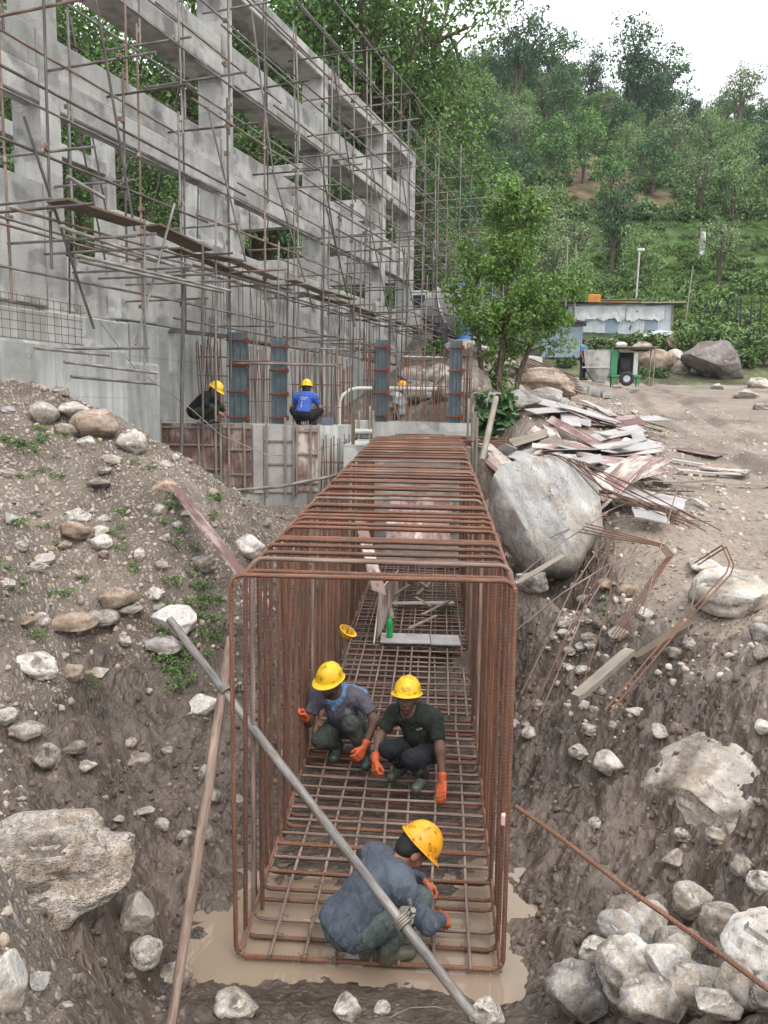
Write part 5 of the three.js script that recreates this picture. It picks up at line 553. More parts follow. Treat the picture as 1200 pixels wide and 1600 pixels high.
const helmetGeo = (() => { // dome with ridges, rim and peak; front is +z, rim plane y = 0
  const pos = [], idx = [], N = 48, R = 16; for (let j = 0; j <= R; j++) for (let i = 0; i <= N; i++) { const a = i / N * Math.PI * 2, t = j / R, e = t * Math.PI / 2, c = Math.cos(e); let x = Math.sin(a) * 0.117 * c ** 0.85, z = Math.cos(a) * 0.142 * c ** 0.85, y = Math.sin(e) * 0.142; const rd = Math.exp(-(x * x) / 0.0006) * ss(0.25, 0.6, t) * 0.008 + Math.exp(-((Math.abs(x) - 0.05) ** 2) / 0.0003) * ss(0.3, 0.6, t) * 0.004; pos.push(x, y + rd, z); } for (let j = 0; j < R; j++) for (let i = 0; i < N; i++) { const a = j * (N + 1) + i; idx.push(a, a + 1, a + N + 1, a + 1, a + N + 2, a + N + 1); }
  const g = new THREE.BufferGeometry(); g.setAttribute('position', new THREE.Float32BufferAttribute(pos, 3)); g.setIndex(idx); g.computeVertexNormals(); return boxUV(g, 1);
})();
const brimGeo = (() => { const P = [], I = [], N = 48; for (let i = 0; i <= N; i++) { const a = i / N * Math.PI * 2, f = Math.max(0, Math.cos(a)) ** 1.5, w = 0.013 + 0.036 * f; for (const [q, y] of [[-0.004, 0.012], [w, 0.0 - 0.012 * f], [w, -0.006 - 0.012 * f], [-0.004, -0.008]]) P.push(Math.sin(a) * (0.117 + q), y, Math.cos(a) * (0.142 + q)); } for (let i = 0; i < N; i++) for (let k = 0; k < 4; k++) { const a = i * 4 + k, b = i * 4 + (k + 1) % 4; I.push(a, b, a + 4, b, b + 4, a + 4); } const g = new THREE.BufferGeometry(); g.setAttribute('position', new THREE.Float32BufferAttribute(P, 3)); g.setIndex(I); g.computeVertexNormals(); return boxUV(g, 1); })();
const helmTex = tex(512, (u, v) => { const a = fbm(u, v, 5, 5, 301), b = fbm(u, v, 18, 4, 302), s = clamp((b - 0.62) * 9) * clamp((a - 0.45) * 6); const k = 0.96 - 0.22 * clamp((a - 0.55) * 4); return [mix(k, 0.55, s), mix(k, 0.12, s), mix(k, 0.1, s)]; });
const helmClean = tex(256, (u, v) => { const a = fbm(u, v, 4, 5, 311), k = 0.97 - 0.3 * clamp((a - 0.56) * 4); return [k, k * 0.98, k * 0.95]; });
function person(cfg) {
  const { label, pos, turn, j, shirt, pants, boots, skin, gloves, stained, hood, cell = 0.011, bootC = [0.045, 0.06, 0.045], long = false, group } = cfg;
  const root = thing('person', label, 'person', pos, turn); const P = { ...j };
  const dirH = nrm(P.look), up = nrm(add([0, 1, 0], dirH, -dirH[1])); const right = nrm(cross(up, dirH)); const q = new THREE.Quaternion().setFromRotationMatrix(new THREE.Matrix4().makeBasis(V(...right), V(...up), V(...dirH)));
  const hp = (x, y, z) => [P.head[0] + right[0] * x + up[0] * y + dirH[0] * z, P.head[1] + right[1] * x + up[1] * y + dirH[1] * z, P.head[2] + right[2] * x + up[2] * y + dirH[2] * z];
  const torso = (e) => [ell(mid(P.pelvis, P.chest, 0.02), [0.165 + e, 0.13 + e, 0.135 + e]), cap(P.pelvis, mid(P.pelvis, P.chest, 0.6), 0.13 + e, 0.125 + e), cap(add(P.shL, dirTo(P.shL, P.shR), 0.1), add(P.shR, dirTo(P.shR, P.shL), 0.1), 0.098 + e, 0.098 + e), cap(mid(P.pelvis, P.chest, 0.55), P.chest, 0.128 + e, 0.125 + e), cap(P.chest, mid(P.shL, P.shR), 0.125 + e, 0.08 + e), cap(P.shL, P.shR, 0.062 + e, 0.062 + e)];
  const arm = (s, e) => [cap(P['sh' + s], P['el' + s], 0.056 + e, 0.043 + e)], fore = (s, e) => [cap(P['el' + s], P['wr' + s], 0.043 + e, 0.028 + e)];
  const leg = (s, e) => [cap(P['hip' + s], P['kn' + s], 0.086 + e, 0.05 + e), cap(P['kn' + s], P['an' + s], 0.052 + e, 0.042 + e)], foot = (s, e) => [cap(P['an' + s], add(P['an' + s], [0, -0.045, 0]), 0.042 + e, 0.04 + e), cap(add(P['an' + s], [0, -0.052, 0]), add(add(P['an' + s], [0, -0.058, 0]), P['toe' + s], 0.15), 0.04 + e, 0.036 + e)];
  const headF = [ell(hp(0, 0.02, -0.012), [0.078, 0.105, 0.097], q), ell(hp(0, -0.045, 0.022), [0.058, 0.075, 0.066], q), cap(hp(0, -0.095, 0.062), hp(0, -0.1, 0.045), 0.022, 0.03), ell(hp(0, -0.018, 0.093), [0.013, 0.026, 0.018], q), ell(hp(0, -0.036, 0.098), [0.019, 0.011, 0.015], q), ell(hp(0, 0.02, 0.079), [0.05, 0.012, 0.014], q), ell(hp(0.034, -0.03, 0.066), [0.024, 0.024, 0.018], q), ell(hp(-0.034, -0.03, 0.066), [0.024, 0.024, 0.018], q), ell(hp(0, -0.062, 0.083), [0.024, 0.008, 0.012], q), ell(hp(0, -0.074, 0.08), [0.021, 0.009, 0.012], q), ell(hp(0.08, -0.012, -0.01), [0.01, 0.032, 0.02], q), ell(hp(-0.08, -0.012, -0.01), [0.01, 0.032, 0.02], q)];
  const neck = [cap(P.neck, hp(0, -0.04, -0.025), 0.055, 0.05)];
  const allJ = Object.entries(P).filter(([k]) => !['look', 'toeL', 'toeR', 'hdL', 'hdR', 'pnL', 'pnR', 'curlL', 'curlR'].includes(k)).map(([, v]) => v); const [lo, hi] = bbox(allJ, 0.2);
  // body in skin: torso and limbs, then head and hands on finer grids of their own
  const bf = smin([...torso(-0.012), ...arm('L', -0.006), ...arm('R', -0.006), ...fore('L', 0), ...fore('R', 0), ...leg('L', -0.012), ...leg('R', -0.012), ...neck], 0.05);
  const hc = cell < 0.014 ? 0.0035 : 0.008; const parts = [field(bf, lo, hi, cell * 1.15), field(smin([...headF, ...neck], 0.016), ...bbox([P.head], 0.16), hc)];
  const hands = ['L', 'R'].map((s) => handCaps(P['wr' + s], P['hd' + s], P['pn' + s] || [0, 0, -1], s === 'L' ? 1 : -1, P['curl' + s] ?? 0.5, gloves ? 1.12 : 1)); for (const [i, h] of hands.entries()) if (!gloves) parts.push(field(smin([...h.l, cap(P['wr' + 'LR'[i]], mid(P['wr' + 'LR'[i]], P['el' + 'LR'[i]], 0.15), 0.024, 0.028)], 0.008), ...bbox(h.pts, 0.03), cell < 0.014 ? 0.0036 : 0.007));
  const body = merge(parts); const inv = q.clone().invert(), v = V(0, 0, 0);
  paint(body, (x, y, z) => { v.set(x - P.head[0], y - P.head[1], z - P.head[2]).applyQuaternion(inv); let c = [1, 1, 1]; const k = 1 + 0.12 * n3(x * 30, y * 30, z * 30); if (v.length() < 0.16) { const e = Math.min(Math.hypot((v.x - 0.031) / 0.016, (v.y - 0.004) / 0.007), Math.hypot((v.x + 0.031) / 0.016, (v.y - 0.004) / 0.007)); if (v.z > 0.05) { if (e < 1) c = e < 0.5 ? [0.1, 0.1, 0.1] : [1.5, 1.6, 1.8]; else if (Math.abs(v.y - 0.024) < 0.006 && Math.abs(Math.abs(v.x) - 0.032) < 0.022) c = [0.2, 0.2, 0.2]; else if (Math.abs(v.y + 0.068) < 0.012 && Math.abs(v.x) < 0.024) c = [0.95, 0.72, 0.72]; else if (cfg.beard && v.y < -0.05 && Math.abs(v.x) < 0.055) c = [0.42, 0.42, 0.42]; } } return c.map((t) => t * k); });
  mesh('body', body, skinM(skin), root);
  const wr = (amp, f0) => (x, y, z) => { const b = 0.7 * n3(x * f0 * 0.6, y * f0 * 0.6, z * f0 * 0.6), c = 1 - Math.abs(n3(x * f0 + y * f0 * 0.5, y * f0 * 0.45 - z * f0 * 0.4, z * f0 + 3)) * 2.2, e = 1 - Math.abs(n3(x * f0 * 0.8 - y * f0, y * f0 * 0.5 + 9, z * f0 * 1.7)) * 2.4; return amp * (0.5 * b + Math.max(0, c) ** 2 + 0.7 * Math.max(0, e) ** 2 - 0.35); };
  // shirt or jacket
  const sl = (s) => long ? [cap(P['sh' + s], P['el' + s], 0.074, 0.06), cap(P['el' + s], mid(P['el' + s], P['wr' + s], 0.9), 0.06, 0.047)] : [cap(P['sh' + s], mid(P['sh' + s], P['el' + s], 0.62), 0.068, 0.064)];
  const e = long ? 0.026 : 0.012, w1 = wr(long ? 0.007 : 0.006, long ? 10 : 14), sf = smin([...torso(e), ...sl('L'), ...sl('R')], 0.045), hem = dirTo(P.pelvis, P.chest), hb = add(P.pelvis, hem, long ? -0.09 : -0.03), nk = smin(neck.map(() => cap(P.neck, hp(0, -0.1, 0), 0.066, 0.07)), 0.01);
  const cutEnd = (s, x, y, z) => { const a = P['sh' + s], b = P['el' + s], t = dirTo(a, b), l = long ? 9 : 0.62 * Math.hypot(...b.map((v, i) => v - a[i])) + 0.02; const dd = (x - a[0]) * t[0] + (y - a[1]) * t[1] + (z - a[2]) * t[2] - l; return dd; };
  const shirtG = field((x, y, z) => { let d = sf(x, y, z) + w1(x, y, z); const hd = (x - hb[0]) * hem[0] + (y - hb[1]) * hem[1] + (z - hb[2]) * hem[2]; d = Math.max(d, -hd); if (!long) { for (const s of ['L', 'R']) { const a = P['sh' + s], rr0 = Math.hypot(x - P['el' + s][0], y - P['el' + s][1], z - P['el' + s][2]); if (rr0 < 0.16) d = Math.max(d, Math.min(cutEnd(s, x, y, z), 0.16 - rr0 + 0)); } } return Math.max(d, -nk(x, y, z)); }, lo, hi, cell);
  mesh(long ? 'jacket' : 'shirt', shirt.paint ? paint(shirtG, (x, y, z) => shirt.paint(x, y, z, P)) : shirtG, shirt.m, root);
  const pf = smin([...leg('L', 0.019), ...leg('R', 0.019)], 0.05), pe = ell(P.pelvis, [0.175, 0.145, 0.15]), w2 = wr(0.008, 13); mesh('trousers', field((x, y, z) => { const w = w2(x, y, z); const hd = (x - hb[0]) * hem[0] + (y - hb[1]) * hem[1] + (z - hb[2]) * hem[2]; return smin2(pf(x, y, z) + w, Math.max(pe(x, y, z) + w, hd - 0.1), 0.04); }, lo, hi, cell), pants, root);
  for (const s of ['L', 'R']) { const a = P['an' + s], b = mid(a, P['kn' + s], 0.55); mesh('boot', field(smin([cap(a, b, 0.052, 0.066), ...foot(s, 0.006)], 0.03), ...bbox([a, b, add(a, P['toe' + s], 0.2)], 0.09), cell), mat({ color: lin(...bootC), map: tile(T.dirt, 0.4), roughness: 0.45 }), root); }
  if (gloves) hands.forEach((h, i) => { const s = 'LR'[i]; mesh('glove', field(smin([...h.l, cap(P['wr' + s], mid(P['wr' + s], P['el' + s], 0.2), 0.03, 0.039)], 0.008), ...bbox([...h.pts, mid(P['wr' + s], P['el' + s], 0.2)], 0.045), cell < 0.014 ? 0.0036 : 0.007), gloves, root); });
  if (cfg.hair !== false) mesh('hair', field(smin([ell(hp(0, 0.028, -0.024), [0.084, 0.104, 0.1], q), ell(hp(0, -0.03, -0.06), [0.066, 0.06, 0.05], q)], 0.02), ...bbox([hp(0, 0.02, -0.03)], 0.13), hc * 1.4).clone(), mat({ color: lin(0.012, 0.011, 0.011), roughness: 0.7 }), root);
  if (cfg.helmet !== null) { const h = new THREE.Group(); h.name = 'helmet'; root.add(h); h.position.set(...hp(0, 0.052, 0.0)); h.quaternion.copy(q); h.rotateX(-0.06); const hm = mat({ color: lin(...(cfg.helmet || [0.86, 0.56, 0.02])), map: tile(stained ? helmTex : helmClean, 0.22), roughness: 0.4 }); mesh('shell', helmetGeo, hm, h); mesh('brim', brimGeo, hm, h); }
  return root;
}
{
  const cloth = (c, o = {}) => mat({ color: lin(...c), roughness: 0.95, bumpMap: tile(T.fold, 0.42), bumpScale: 0.022, map: tile(T.dirt, 0.7), ...o });
  const orange = mat({ color: lin(0.78, 0.15, 0.045), roughness: 0.6, map: tile(T.dirt, 0.3) });
  const zz = (z) => cageY(z) + 0.045;
  // crouching man in a grey polo shirt with pale blue collar, one hand on the cage bars
  const polo = (x, y, z, P) => { const g = [0.17, 0.155, 0.2], b = [0.2, 0.42, 0.72]; const n = Math.hypot(x - P.neck[0], (y - P.neck[1]) * 0.8, z - P.neck[2]); if (n < 0.105) return b; if (Math.abs(x - P.neck[0]) < 0.022 && z > 0.1 && y > P.chest[1] + 0.02) return b; const top = y > P.shL[1] + 0.045; if (top && (Math.abs(z - 0.05) < 0.008 || Math.abs(z - 0.085) < 0.008)) return b; if (Math.hypot(x - 0.09, y - P.chest[1] - 0.01) < 0.026 && z > 0.1) return [0.32, 0.3, 0.26]; return g; };
  person({ label: 'crouching worker in a grey polo shirt holding the left cage bars', pos: [-0.47, zz(-2.5), -2.5], turn: -0.12, shirt: { m: cloth([1, 1, 1], { vertexColors: true }), paint: polo }, pants: cloth([0.075, 0.09, 0.08]), skin: [0.105, 0.056, 0.036], gloves: orange, beard: true, bootC: [0.07, 0.1, 0.075],
    j: { pelvis: [0.02, 0.24, -0.1], chest: [0.0, 0.46, 0.06], neck: [-0.03, 0.63, 0.14], head: [-0.06, 0.735, 0.215], look: [-0.28, -0.22, 0.92], shL: [0.18, 0.585, 0.07], shR: [-0.2, 0.57, 0.11], elL: [0.33, 0.39, 0.14], wrL: [0.27, 0.2, 0.3], hdL: [-0.35, -0.45, 0.75], pnL: [-0.6, -0.3, -0.3], curlL: 0.75, elR: [-0.26, 0.36, 0.22], wrR: [-0.25, 0.47, 0.38], hdR: [-0.25, 0.75, 0.3], pnR: [-0.4, -0.2, 0.9], curlR: 1.0, hipL: [0.11, 0.22, -0.08], hipR: [-0.08, 0.22, -0.08], knL: [0.14, 0.4, 0.27], anL: [0.24, 0.1, 0.16], toeL: [0.3, 0, 1], knR: [-0.13, 0.24, 0.3], anR: [-0.03, 0.1, 0.08], toeR: [0.05, 0, 1] } });
  // crouching man in a dark t shirt, one hand down on the floor bars
  const tee = (x, y, z, P) => { const u = x - 0.075, w = y - P.chest[1] - 0.03; if (z > 0.05 && u > -0.02 && u < 0.03 && Math.abs(w - 0.012 * Math.abs(u + 0.008) / 0.03 * (u > -0.008 ? 1 : -0.6)) < 0.004) return [0.7, 0.7, 0.7]; return [0.028, 0.036, 0.027]; };
  person({ label: 'crouching worker in a dark green t shirt touching the floor bars', pos: [0.22, zz(-2.14), -2.14], turn: -0.42, shirt: { m: cloth([1, 1, 1], { vertexColors: true }), paint: tee }, pants: cloth([0.02, 0.024, 0.032]), skin: [0.125, 0.066, 0.043], gloves: orange, stained: true, bootC: [0.13, 0.15, 0.115],
    j: { pelvis: [0.03, 0.24, -0.12], chest: [0.0, 0.45, -0.02], neck: [-0.03, 0.61, 0.04], head: [-0.05, 0.725, 0.095], look: [0.22, 0.12, 0.95], shL: [0.165, 0.56, 0.0], shR: [-0.19, 0.555, 0.05], elL: [0.27, 0.34, 0.1], wrL: [0.34, 0.12, 0.2], hdL: [0.15, -0.62, 0.6], pnL: [0.1, -0.6, -0.7], curlL: 0.25, elR: [-0.27, 0.36, 0.18], wrR: [-0.2, 0.25, 0.38], hdR: [0.3, -0.65, 0.5], pnR: [0.5, -0.3, -0.5], curlR: 0.95, hipL: [0.12, 0.22, -0.09], hipR: [-0.07, 0.22, -0.09], knL: [0.1, 0.31, 0.31], anL: [0.12, 0.1, 0.13], toeL: [0.1, 0, 1], knR: [-0.13, 0.33, 0.28], anR: [-0.12, 0.1, 0.05], toeR: [-0.1, 0, 1] } });
  // man squatting with his back turned in the foreground
  const jk = (x, y, z, P) => { const k = 1 + 0.15 * n3(x * 9, y * 9, z * 9), d = clamp((0.12 - Math.hypot(x - P.neck[0] + 0.02, y - P.neck[1] + 0.02, z - P.neck[2])) * 9) * clamp(0.55 + n3(x * 14, y * 14, z * 14)); return [mix(0.125, 0.27, d) * k, mix(0.15, 0.2, d) * k, mix(0.19, 0.15, d) * k]; };
  person({ label: 'squatting worker in a blue grey jacket bent over with back turned', pos: [0.03, 0.02, -0.13], turn: 2.12, long: true, shirt: { m: cloth([1, 1, 1], { vertexColors: true }), paint: jk }, pants: cloth([0.12, 0.16, 0.155]), skin: [0.28, 0.13, 0.08], gloves: mat({ color: lin(0.62, 0.17, 0.075), roughness: 0.6, map: tile(T.dirt, 0.3) }), stained: true, helmet: [0.88, 0.4, 0.02], bootC: [0.15, 0.15, 0.1], cell: 0.0095,
    j: { pelvis: [0.0, 0.22, -0.2], chest: [0.0, 0.40, 0.0], neck: [0.0, 0.52, 0.14], head: [-0.01, 0.58, 0.25], look: [-0.12, -0.78, 0.62], shL: [0.19, 0.47, 0.08], shR: [-0.19, 0.465, 0.08], elL: [0.27, 0.3, 0.24], wrL: [0.13, 0.25, 0.4], hdL: [-0.4, -0.45, 0.6], pnL: [-0.2, -0.6, -0.5], curlL: 0.8, elR: [-0.28, 0.27, 0.2], wrR: [-0.16, 0.17, 0.37], hdR: [0.3, -0.45, 0.7], pnR: [0.4, -0.5, -0.5], curlR: 0.8, hipL: [0.11, 0.21, -0.14], hipR: [-0.11, 0.21, -0.14], knL: [0.17, 0.4, 0.22], anL: [0.15, 0.08, 0.02], toeL: [0.15, 0, 1], knR: [-0.18, 0.37, 0.2], anR: [-0.14, 0.08, 0.0], toeR: [-0.15, 0, 1] } });
  const sq = (o = {}) => ({ pelvis: [0, 0.22, -0.12], chest: [0, 0.44, 0.02], neck: [0, 0.61, 0.1], head: [0, 0.72, 0.16], look: [0, -0.45, 0.9], shL: [0.18, 0.56, 0.06], shR: [-0.18, 0.56, 0.06], elL: [0.27, 0.36, 0.16], wrL: [0.15, 0.22, 0.35], hdL: [-0.2, -0.4, 0.8], curlL: 0.7, elR: [-0.27, 0.36, 0.16], wrR: [-0.15, 0.22, 0.35], hdR: [0.2, -0.4, 0.8], curlR: 0.7, hipL: [0.11, 0.2, -0.1], hipR: [-0.11, 0.2, -0.1], knL: [0.22, 0.3, 0.24], anL: [0.14, 0.08, 0.04], toeL: [0.2, 0, 1], knR: [-0.22, 0.3, 0.24], anR: [-0.14, 0.08, 0.04], toeR: [-0.2, 0, 1], ...o });
  const stand = (o = {}) => ({ pelvis: [0, 0.95, 0], chest: [0, 1.2, 0.02], neck: [0, 1.44, 0.03], head: [0, 1.58, 0.05], look: [0, -0.25, 1], shL: [0.18, 1.38, 0.01], shR: [-0.18, 1.38, 0.01], elL: [0.24, 1.1, 0.02], wrL: [0.22, 0.86, 0.12], hdL: [0, -1, 0.2], curlL: 0.5, elR: [-0.24, 1.1, 0.02], wrR: [-0.22, 0.86, 0.12], hdR: [0, -1, 0.2], curlR: 0.5, hipL: [0.1, 0.9, 0], hipR: [-0.1, 0.9, 0], knL: [0.12, 0.5, 0.03], anL: [0.13, 0.09, 0], toeL: [0.2, 0, 1], knR: [-0.12, 0.5, 0.03], anR: [-0.13, 0.09, 0], toeR: [-0.2, 0, 1], ...o });
  const far = { cell: 0.018, bootC: [0.03, 0.03, 0.03] };
  const print = (x, y, z, P) => { if (z < 0.02 && ((Math.abs(y - P.chest[1] - 0.1) < 0.006 && Math.abs(x) < 0.08) || (Math.abs(y - P.chest[1] - 0.07) < 0.004 && Math.abs(x) < 0.05) || (Math.abs(x - 0.02) < 0.014 && Math.abs(y - P.chest[1] + 0.02) < 0.06))) return [0.5, 0.6, 0.75]; return [0.07, 0.16, 0.6]; };
  person({ ...far, label: 'crouching worker in a bright blue t shirt with back turned', pos: [-2.308, 2.931, -11.15], turn: 3.05, shirt: { m: cloth([1, 1, 1], { vertexColors: true }), paint: print }, pants: cloth([0.015, 0.015, 0.018]), skin: [0.22, 0.1, 0.07], j: sq({ knL: [0.28, 0.28, 0.16], knR: [-0.28, 0.28, 0.16], look: [0.1, -0.2, 0.97] }) });
  person({ ...far, label: 'crouching worker in black clothes tying the starter bars', pos: [-4.184, 2.951, -10.623], turn: 1.45, long: true, shirt: { m: cloth([0.012, 0.012, 0.015]) }, pants: cloth([0.055, 0.06, 0.04]), skin: [0.2, 0.1, 0.07], j: sq({ pelvis: [0, 0.22, -0.2], chest: [0, 0.42, 0.0], neck: [0, 0.55, 0.12], head: [0, 0.63, 0.22], shL: [0.18, 0.5, 0.08], shR: [-0.18, 0.5, 0.08], look: [0, -0.6, 0.8] }) });
  person({ ...far, label: 'standing worker in a pale shirt half hidden behind the bar curtain', pos: [-0.62, 2.2, -15.4], turn: 1.0, shirt: { m: cloth([0.6, 0.66, 0.66]) }, pants: cloth([0.1, 0.1, 0.1]), skin: [0.2, 0.1, 0.07], helmet: [0.88, 0.42, 0.02], j: stand({ look: [0.2, -0.5, 0.8] }) });
  person({ ...far, label: 'standing worker in a brown shirt working at the mixer drum', pos: [-0.17, 5.55, -27.4], turn: 1.3, shirt: { m: cloth([0.2, 0.14, 0.12]) }, pants: cloth([0.03, 0.03, 0.035]), skin: [0.25, 0.12, 0.08], helmet: [0.88, 0.42, 0.02], j: stand({ elL: [0.26, 1.18, 0.24], wrL: [0.2, 1.22, 0.5], hdL: [0, 0.1, 1], elR: [-0.26, 1.14, 0.2], wrR: [-0.2, 1.1, 0.45], hdR: [0, 0, 1] }) });
  { const w = [6.506, 4.334, -29.734]; person({ ...far, label: 'bareheaded man in a light blue shirt standing by the mixer', pos: [w[0], groundY(w[0], w[2]) + 0.02, w[2]], turn: 0.9, shirt: { m: cloth([0.16, 0.34, 0.52]) }, pants: cloth([0.03, 0.035, 0.06]), skin: [0.2, 0.1, 0.07], helmet: null, j: stand({ look: [0.3, -0.2, 0.9] }) }); }
  { // spare helmet hung over a stick inside the cage
    const h = thing('spare_helmet', 'yellow helmet lying upturned on the left cage floor', 'helmet', [-0.632, 0.779, -4.287]); h.scale.setScalar(0.7); h.rotation.set(0.5, 0.6, Math.PI - 0.5); const hm = mat({ color: lin(0.85, 0.5, 0.03), map: tile(helmClean, 0.22), roughness: 0.45 }); mesh('shell', helmetGeo, hm, h); mesh('brim', brimGeo, hm, h); const p = [-0.632, 0.779, -4.287]; tag(mesh('stick', tube([[p[0] - 0.03, cageY(p[2]) + 0.15, p[2] - 0.05], [p[0], p[1] + 0.03, p[2]]], 0.014, 6), M.wood), 'stick standing under the upturned yellow helmet', 'stick'); }
}
// ---------------------------------------------------------------- machines, sheds, poles
function corrugated(w, h, n = Math.round(w / 0.11), amp = 0.014) { const g = new THREE.PlaneGeometry(w, h, n * 4, 1), p = g.attributes.position; for (let i = 0; i < p.count; i++) p.setZ(i, amp * Math.sin((p.getX(i) / w + 0.5) * n * Math.PI * 2)); g.computeVertexNormals(); return boxUV(g, 1, w); }
{ // long tin shed
  const w = [13.797, 8.721, -56.117], t = thing('tin_shed', 'long corrugated tin shed with torn white sheeting on the bank', 'shed', [w[0], w[1] - 0.4, w[2]], -0.22), W = 7.2, D = 4.6, H = 3.0;
  const put = (n, g, m, x, y, z, ry = 0, rx = 0) => { const o = mesh(n, g, m, t); o.position.set(x, y, z); o.rotation.set(rx, ry, 0, 'YXZ'); return o; };
  for (let k = 0; k < 8; k++) put('tin_sheet', corrugated(0.9, H - 0.35 - k * 0.03), k % 3 ? M.tin : M.tinBlue, -W / 2 + 0.45 + k * 0.9, (H - 0.35 - k * 0.03) / 2, D / 2 + (k % 2) * 0.012);
  for (let k = 0; k < 5; k++) put('tin_sheet', corrugated(0.92, H - 0.35), k % 2 ? M.tin : M.tinBlue, -W / 2, (H - 0.35) / 2, D / 2 - 0.46 - k * 0.92, -Math.PI / 2);
  for (let k = 0; k < 5; k++) put('tin_sheet', corrugated(0.92, H - 0.6), M.tin, W / 2, (H - 0.6) / 2, D / 2 - 0.46 - k * 0.92, Math.PI / 2); put('tin_sheet', corrugated(W, H - 0.4, 60), M.tin, 0, (H - 0.4) / 2, -D / 2);
  for (let k = 0; k < 9; k++) { const o = put('roof_sheet', corrugated(1.0, D + 1.1), k % 3 ? M.tinRust : M.tin, -W / 2 - 0.3 + k * 0.98, H - 0.1 - k * 0.035, 0, 0, -Math.PI / 2 + 0.06); }
  put('roof_rail', box(-W / 2 - 0.8, W / 2 + 0.9, -0.05, 0.05, -0.04, 0.04, 0.01), M.wood, 0, H - 0.42, D / 2 + 0.1); put('post', tube([[0, 0, 0], [0, H - 0.2, 0]], 0.06, 8), M.wood, W / 2 + 0.05, 0, D / 2 + 0.05);
  const rg = rng(17), shg = (n, wd, ht) => { const g = new THREE.PlaneGeometry(wd, ht, 36, 14), p = g.attributes.position; for (let i = 0; i < p.count; i++) { const x = p.getX(i), y = p.getY(i), f = (0.5 - y / ht); p.setXYZ(i, x, y - f * (0.35 * n3(x * 1.7, n, 2) + 0.3 * Math.abs(n3(x * 5, n, 7)) + 0.1 * n3(x * 14, n, 3)), 0.05 * n3(x * 3, y * 2, n) + 0.05 * f * Math.abs(n3(x * 9, y, n))); } g.computeVertexNormals(); return boxUV(g, 1); };
  put('plastic_sheet', shg(3, 3.6, 0.95), M.sheet, -1.35, H - 1.05, D / 2 + 0.14); put('plastic_sheet', shg(8, 2.6, 0.9), M.sheet, 1.8, H - 1.12, D / 2 + 0.13);
}
{ // small tin hut left of it
  const w = [7.633, 6.608, -43.275], t = thing('tin_hut', 'small pale blue corrugated hut beside the tree', 'hut', [w[0], w[1] - 0.3, w[2]], -0.1); const W = 2.3, H = 2.0;
  for (let k = 0; k < 3; k++) { const o = mesh('tin_sheet', corrugated(0.78, H), M.tinBlue, t); o.position.set(-W / 2 + 0.39 + k * 0.77, H / 2, 0.9 + (k % 2) * 0.012); } for (const s of [-1, 1]) for (let k = 0; k < 2; k++) { const o = mesh('tin_sheet', corrugated(0.9, H), M.tinBlue, t); o.position.set(s * W / 2, H / 2, 0.45 - k * 0.9); o.rotation.y = s * Math.PI / 2; } const rf = mesh('roof_sheet', corrugated(W + 0.6, 2.4, 24), M.tinRust, t); rf.position.set(0, H + 0.12, 0.1); rf.rotation.x = -Math.PI / 2 + 0.08; mesh('beam', box(-W / 2 - 0.2, W / 2 + 0.2, H - 0.22, H - 0.02, 0.93, 0.98, 0.01), M.woodD, t);
}
{ // orange machine on the shed roof and orange crates beside it
  const w = [15.192, 11.742, -58.65]; const t = thing('orange_loader', 'orange machine body showing above the shed roof', 'machine', [w[0] - 1.2, w[1] - 1.2, w[2] - 2.5], -0.15); mesh('hopper', box(-1.6, -0.6, 0.6, 2.0, -0.5, 0.5, 0.06), M.orange, t); mesh('boom', box(-0.6, 3.2, 1.2, 1.5, -0.2, 0.2, 0.04), M.orange, t); mesh('boom_plate', box(-0.8, 3.4, 1.52, 1.6, -0.3, 0.3, 0.02), M.tinRust, t);
  const c0 = [17.607, 8.828, -54.361]; for (let k = 0; k < 5; k++) { const c = thing('orange_crate', 'orange plastic crate stacked at the end of the shed', 'crate', [c0[0] - 0.1 + (k % 2) * 0.95, c0[1] - 0.8 + Math.floor(k / 2) * 0.42, c0[2] + (k % 2) * 0.1], 0.1, 'orange crates at the shed end'); for (const y of [0, 0.14, 0.28]) mesh('slat', box(-0.42, 0.42, y, y + 0.1, 0.28, 0.31, 0.01), M.orange, c); for (const y of [0, 0.14, 0.28]) for (const s of [-1, 1]) mesh('slat', box(s * 0.42 - 0.015, s * 0.42 + 0.015, y, y + 0.1, -0.28, 0.278, 0.005), M.orange, c); mesh('base', box(-0.4, 0.4, 0.0, 0.03, -0.28, 0.27, 0.005), M.orange, c); }
  const lt = thing('crate_shelter', 'low rusty shelter over the orange crates', 'shelter', [c0[0] + 0.6, c0[1] - 1.3, c0[2] - 0.4], -0.1); for (const x of [-1.3, 1.4]) mesh('post', tube([[x, 0, 0.8], [x, 2.1, 0.8]], 0.05, 6), M.woodD, lt); const q = mesh('roof_sheet', corrugated(3.2, 1.9, 26), M.tinRust, lt); q.position.set(0, 2.15, 0.2); q.rotation.x = -Math.PI / 2 + 0.12; const bk = mesh('tin_sheet', corrugated(3, 2, 24), M.tinRust, lt); bk.position.set(0, 1, -0.6);
}
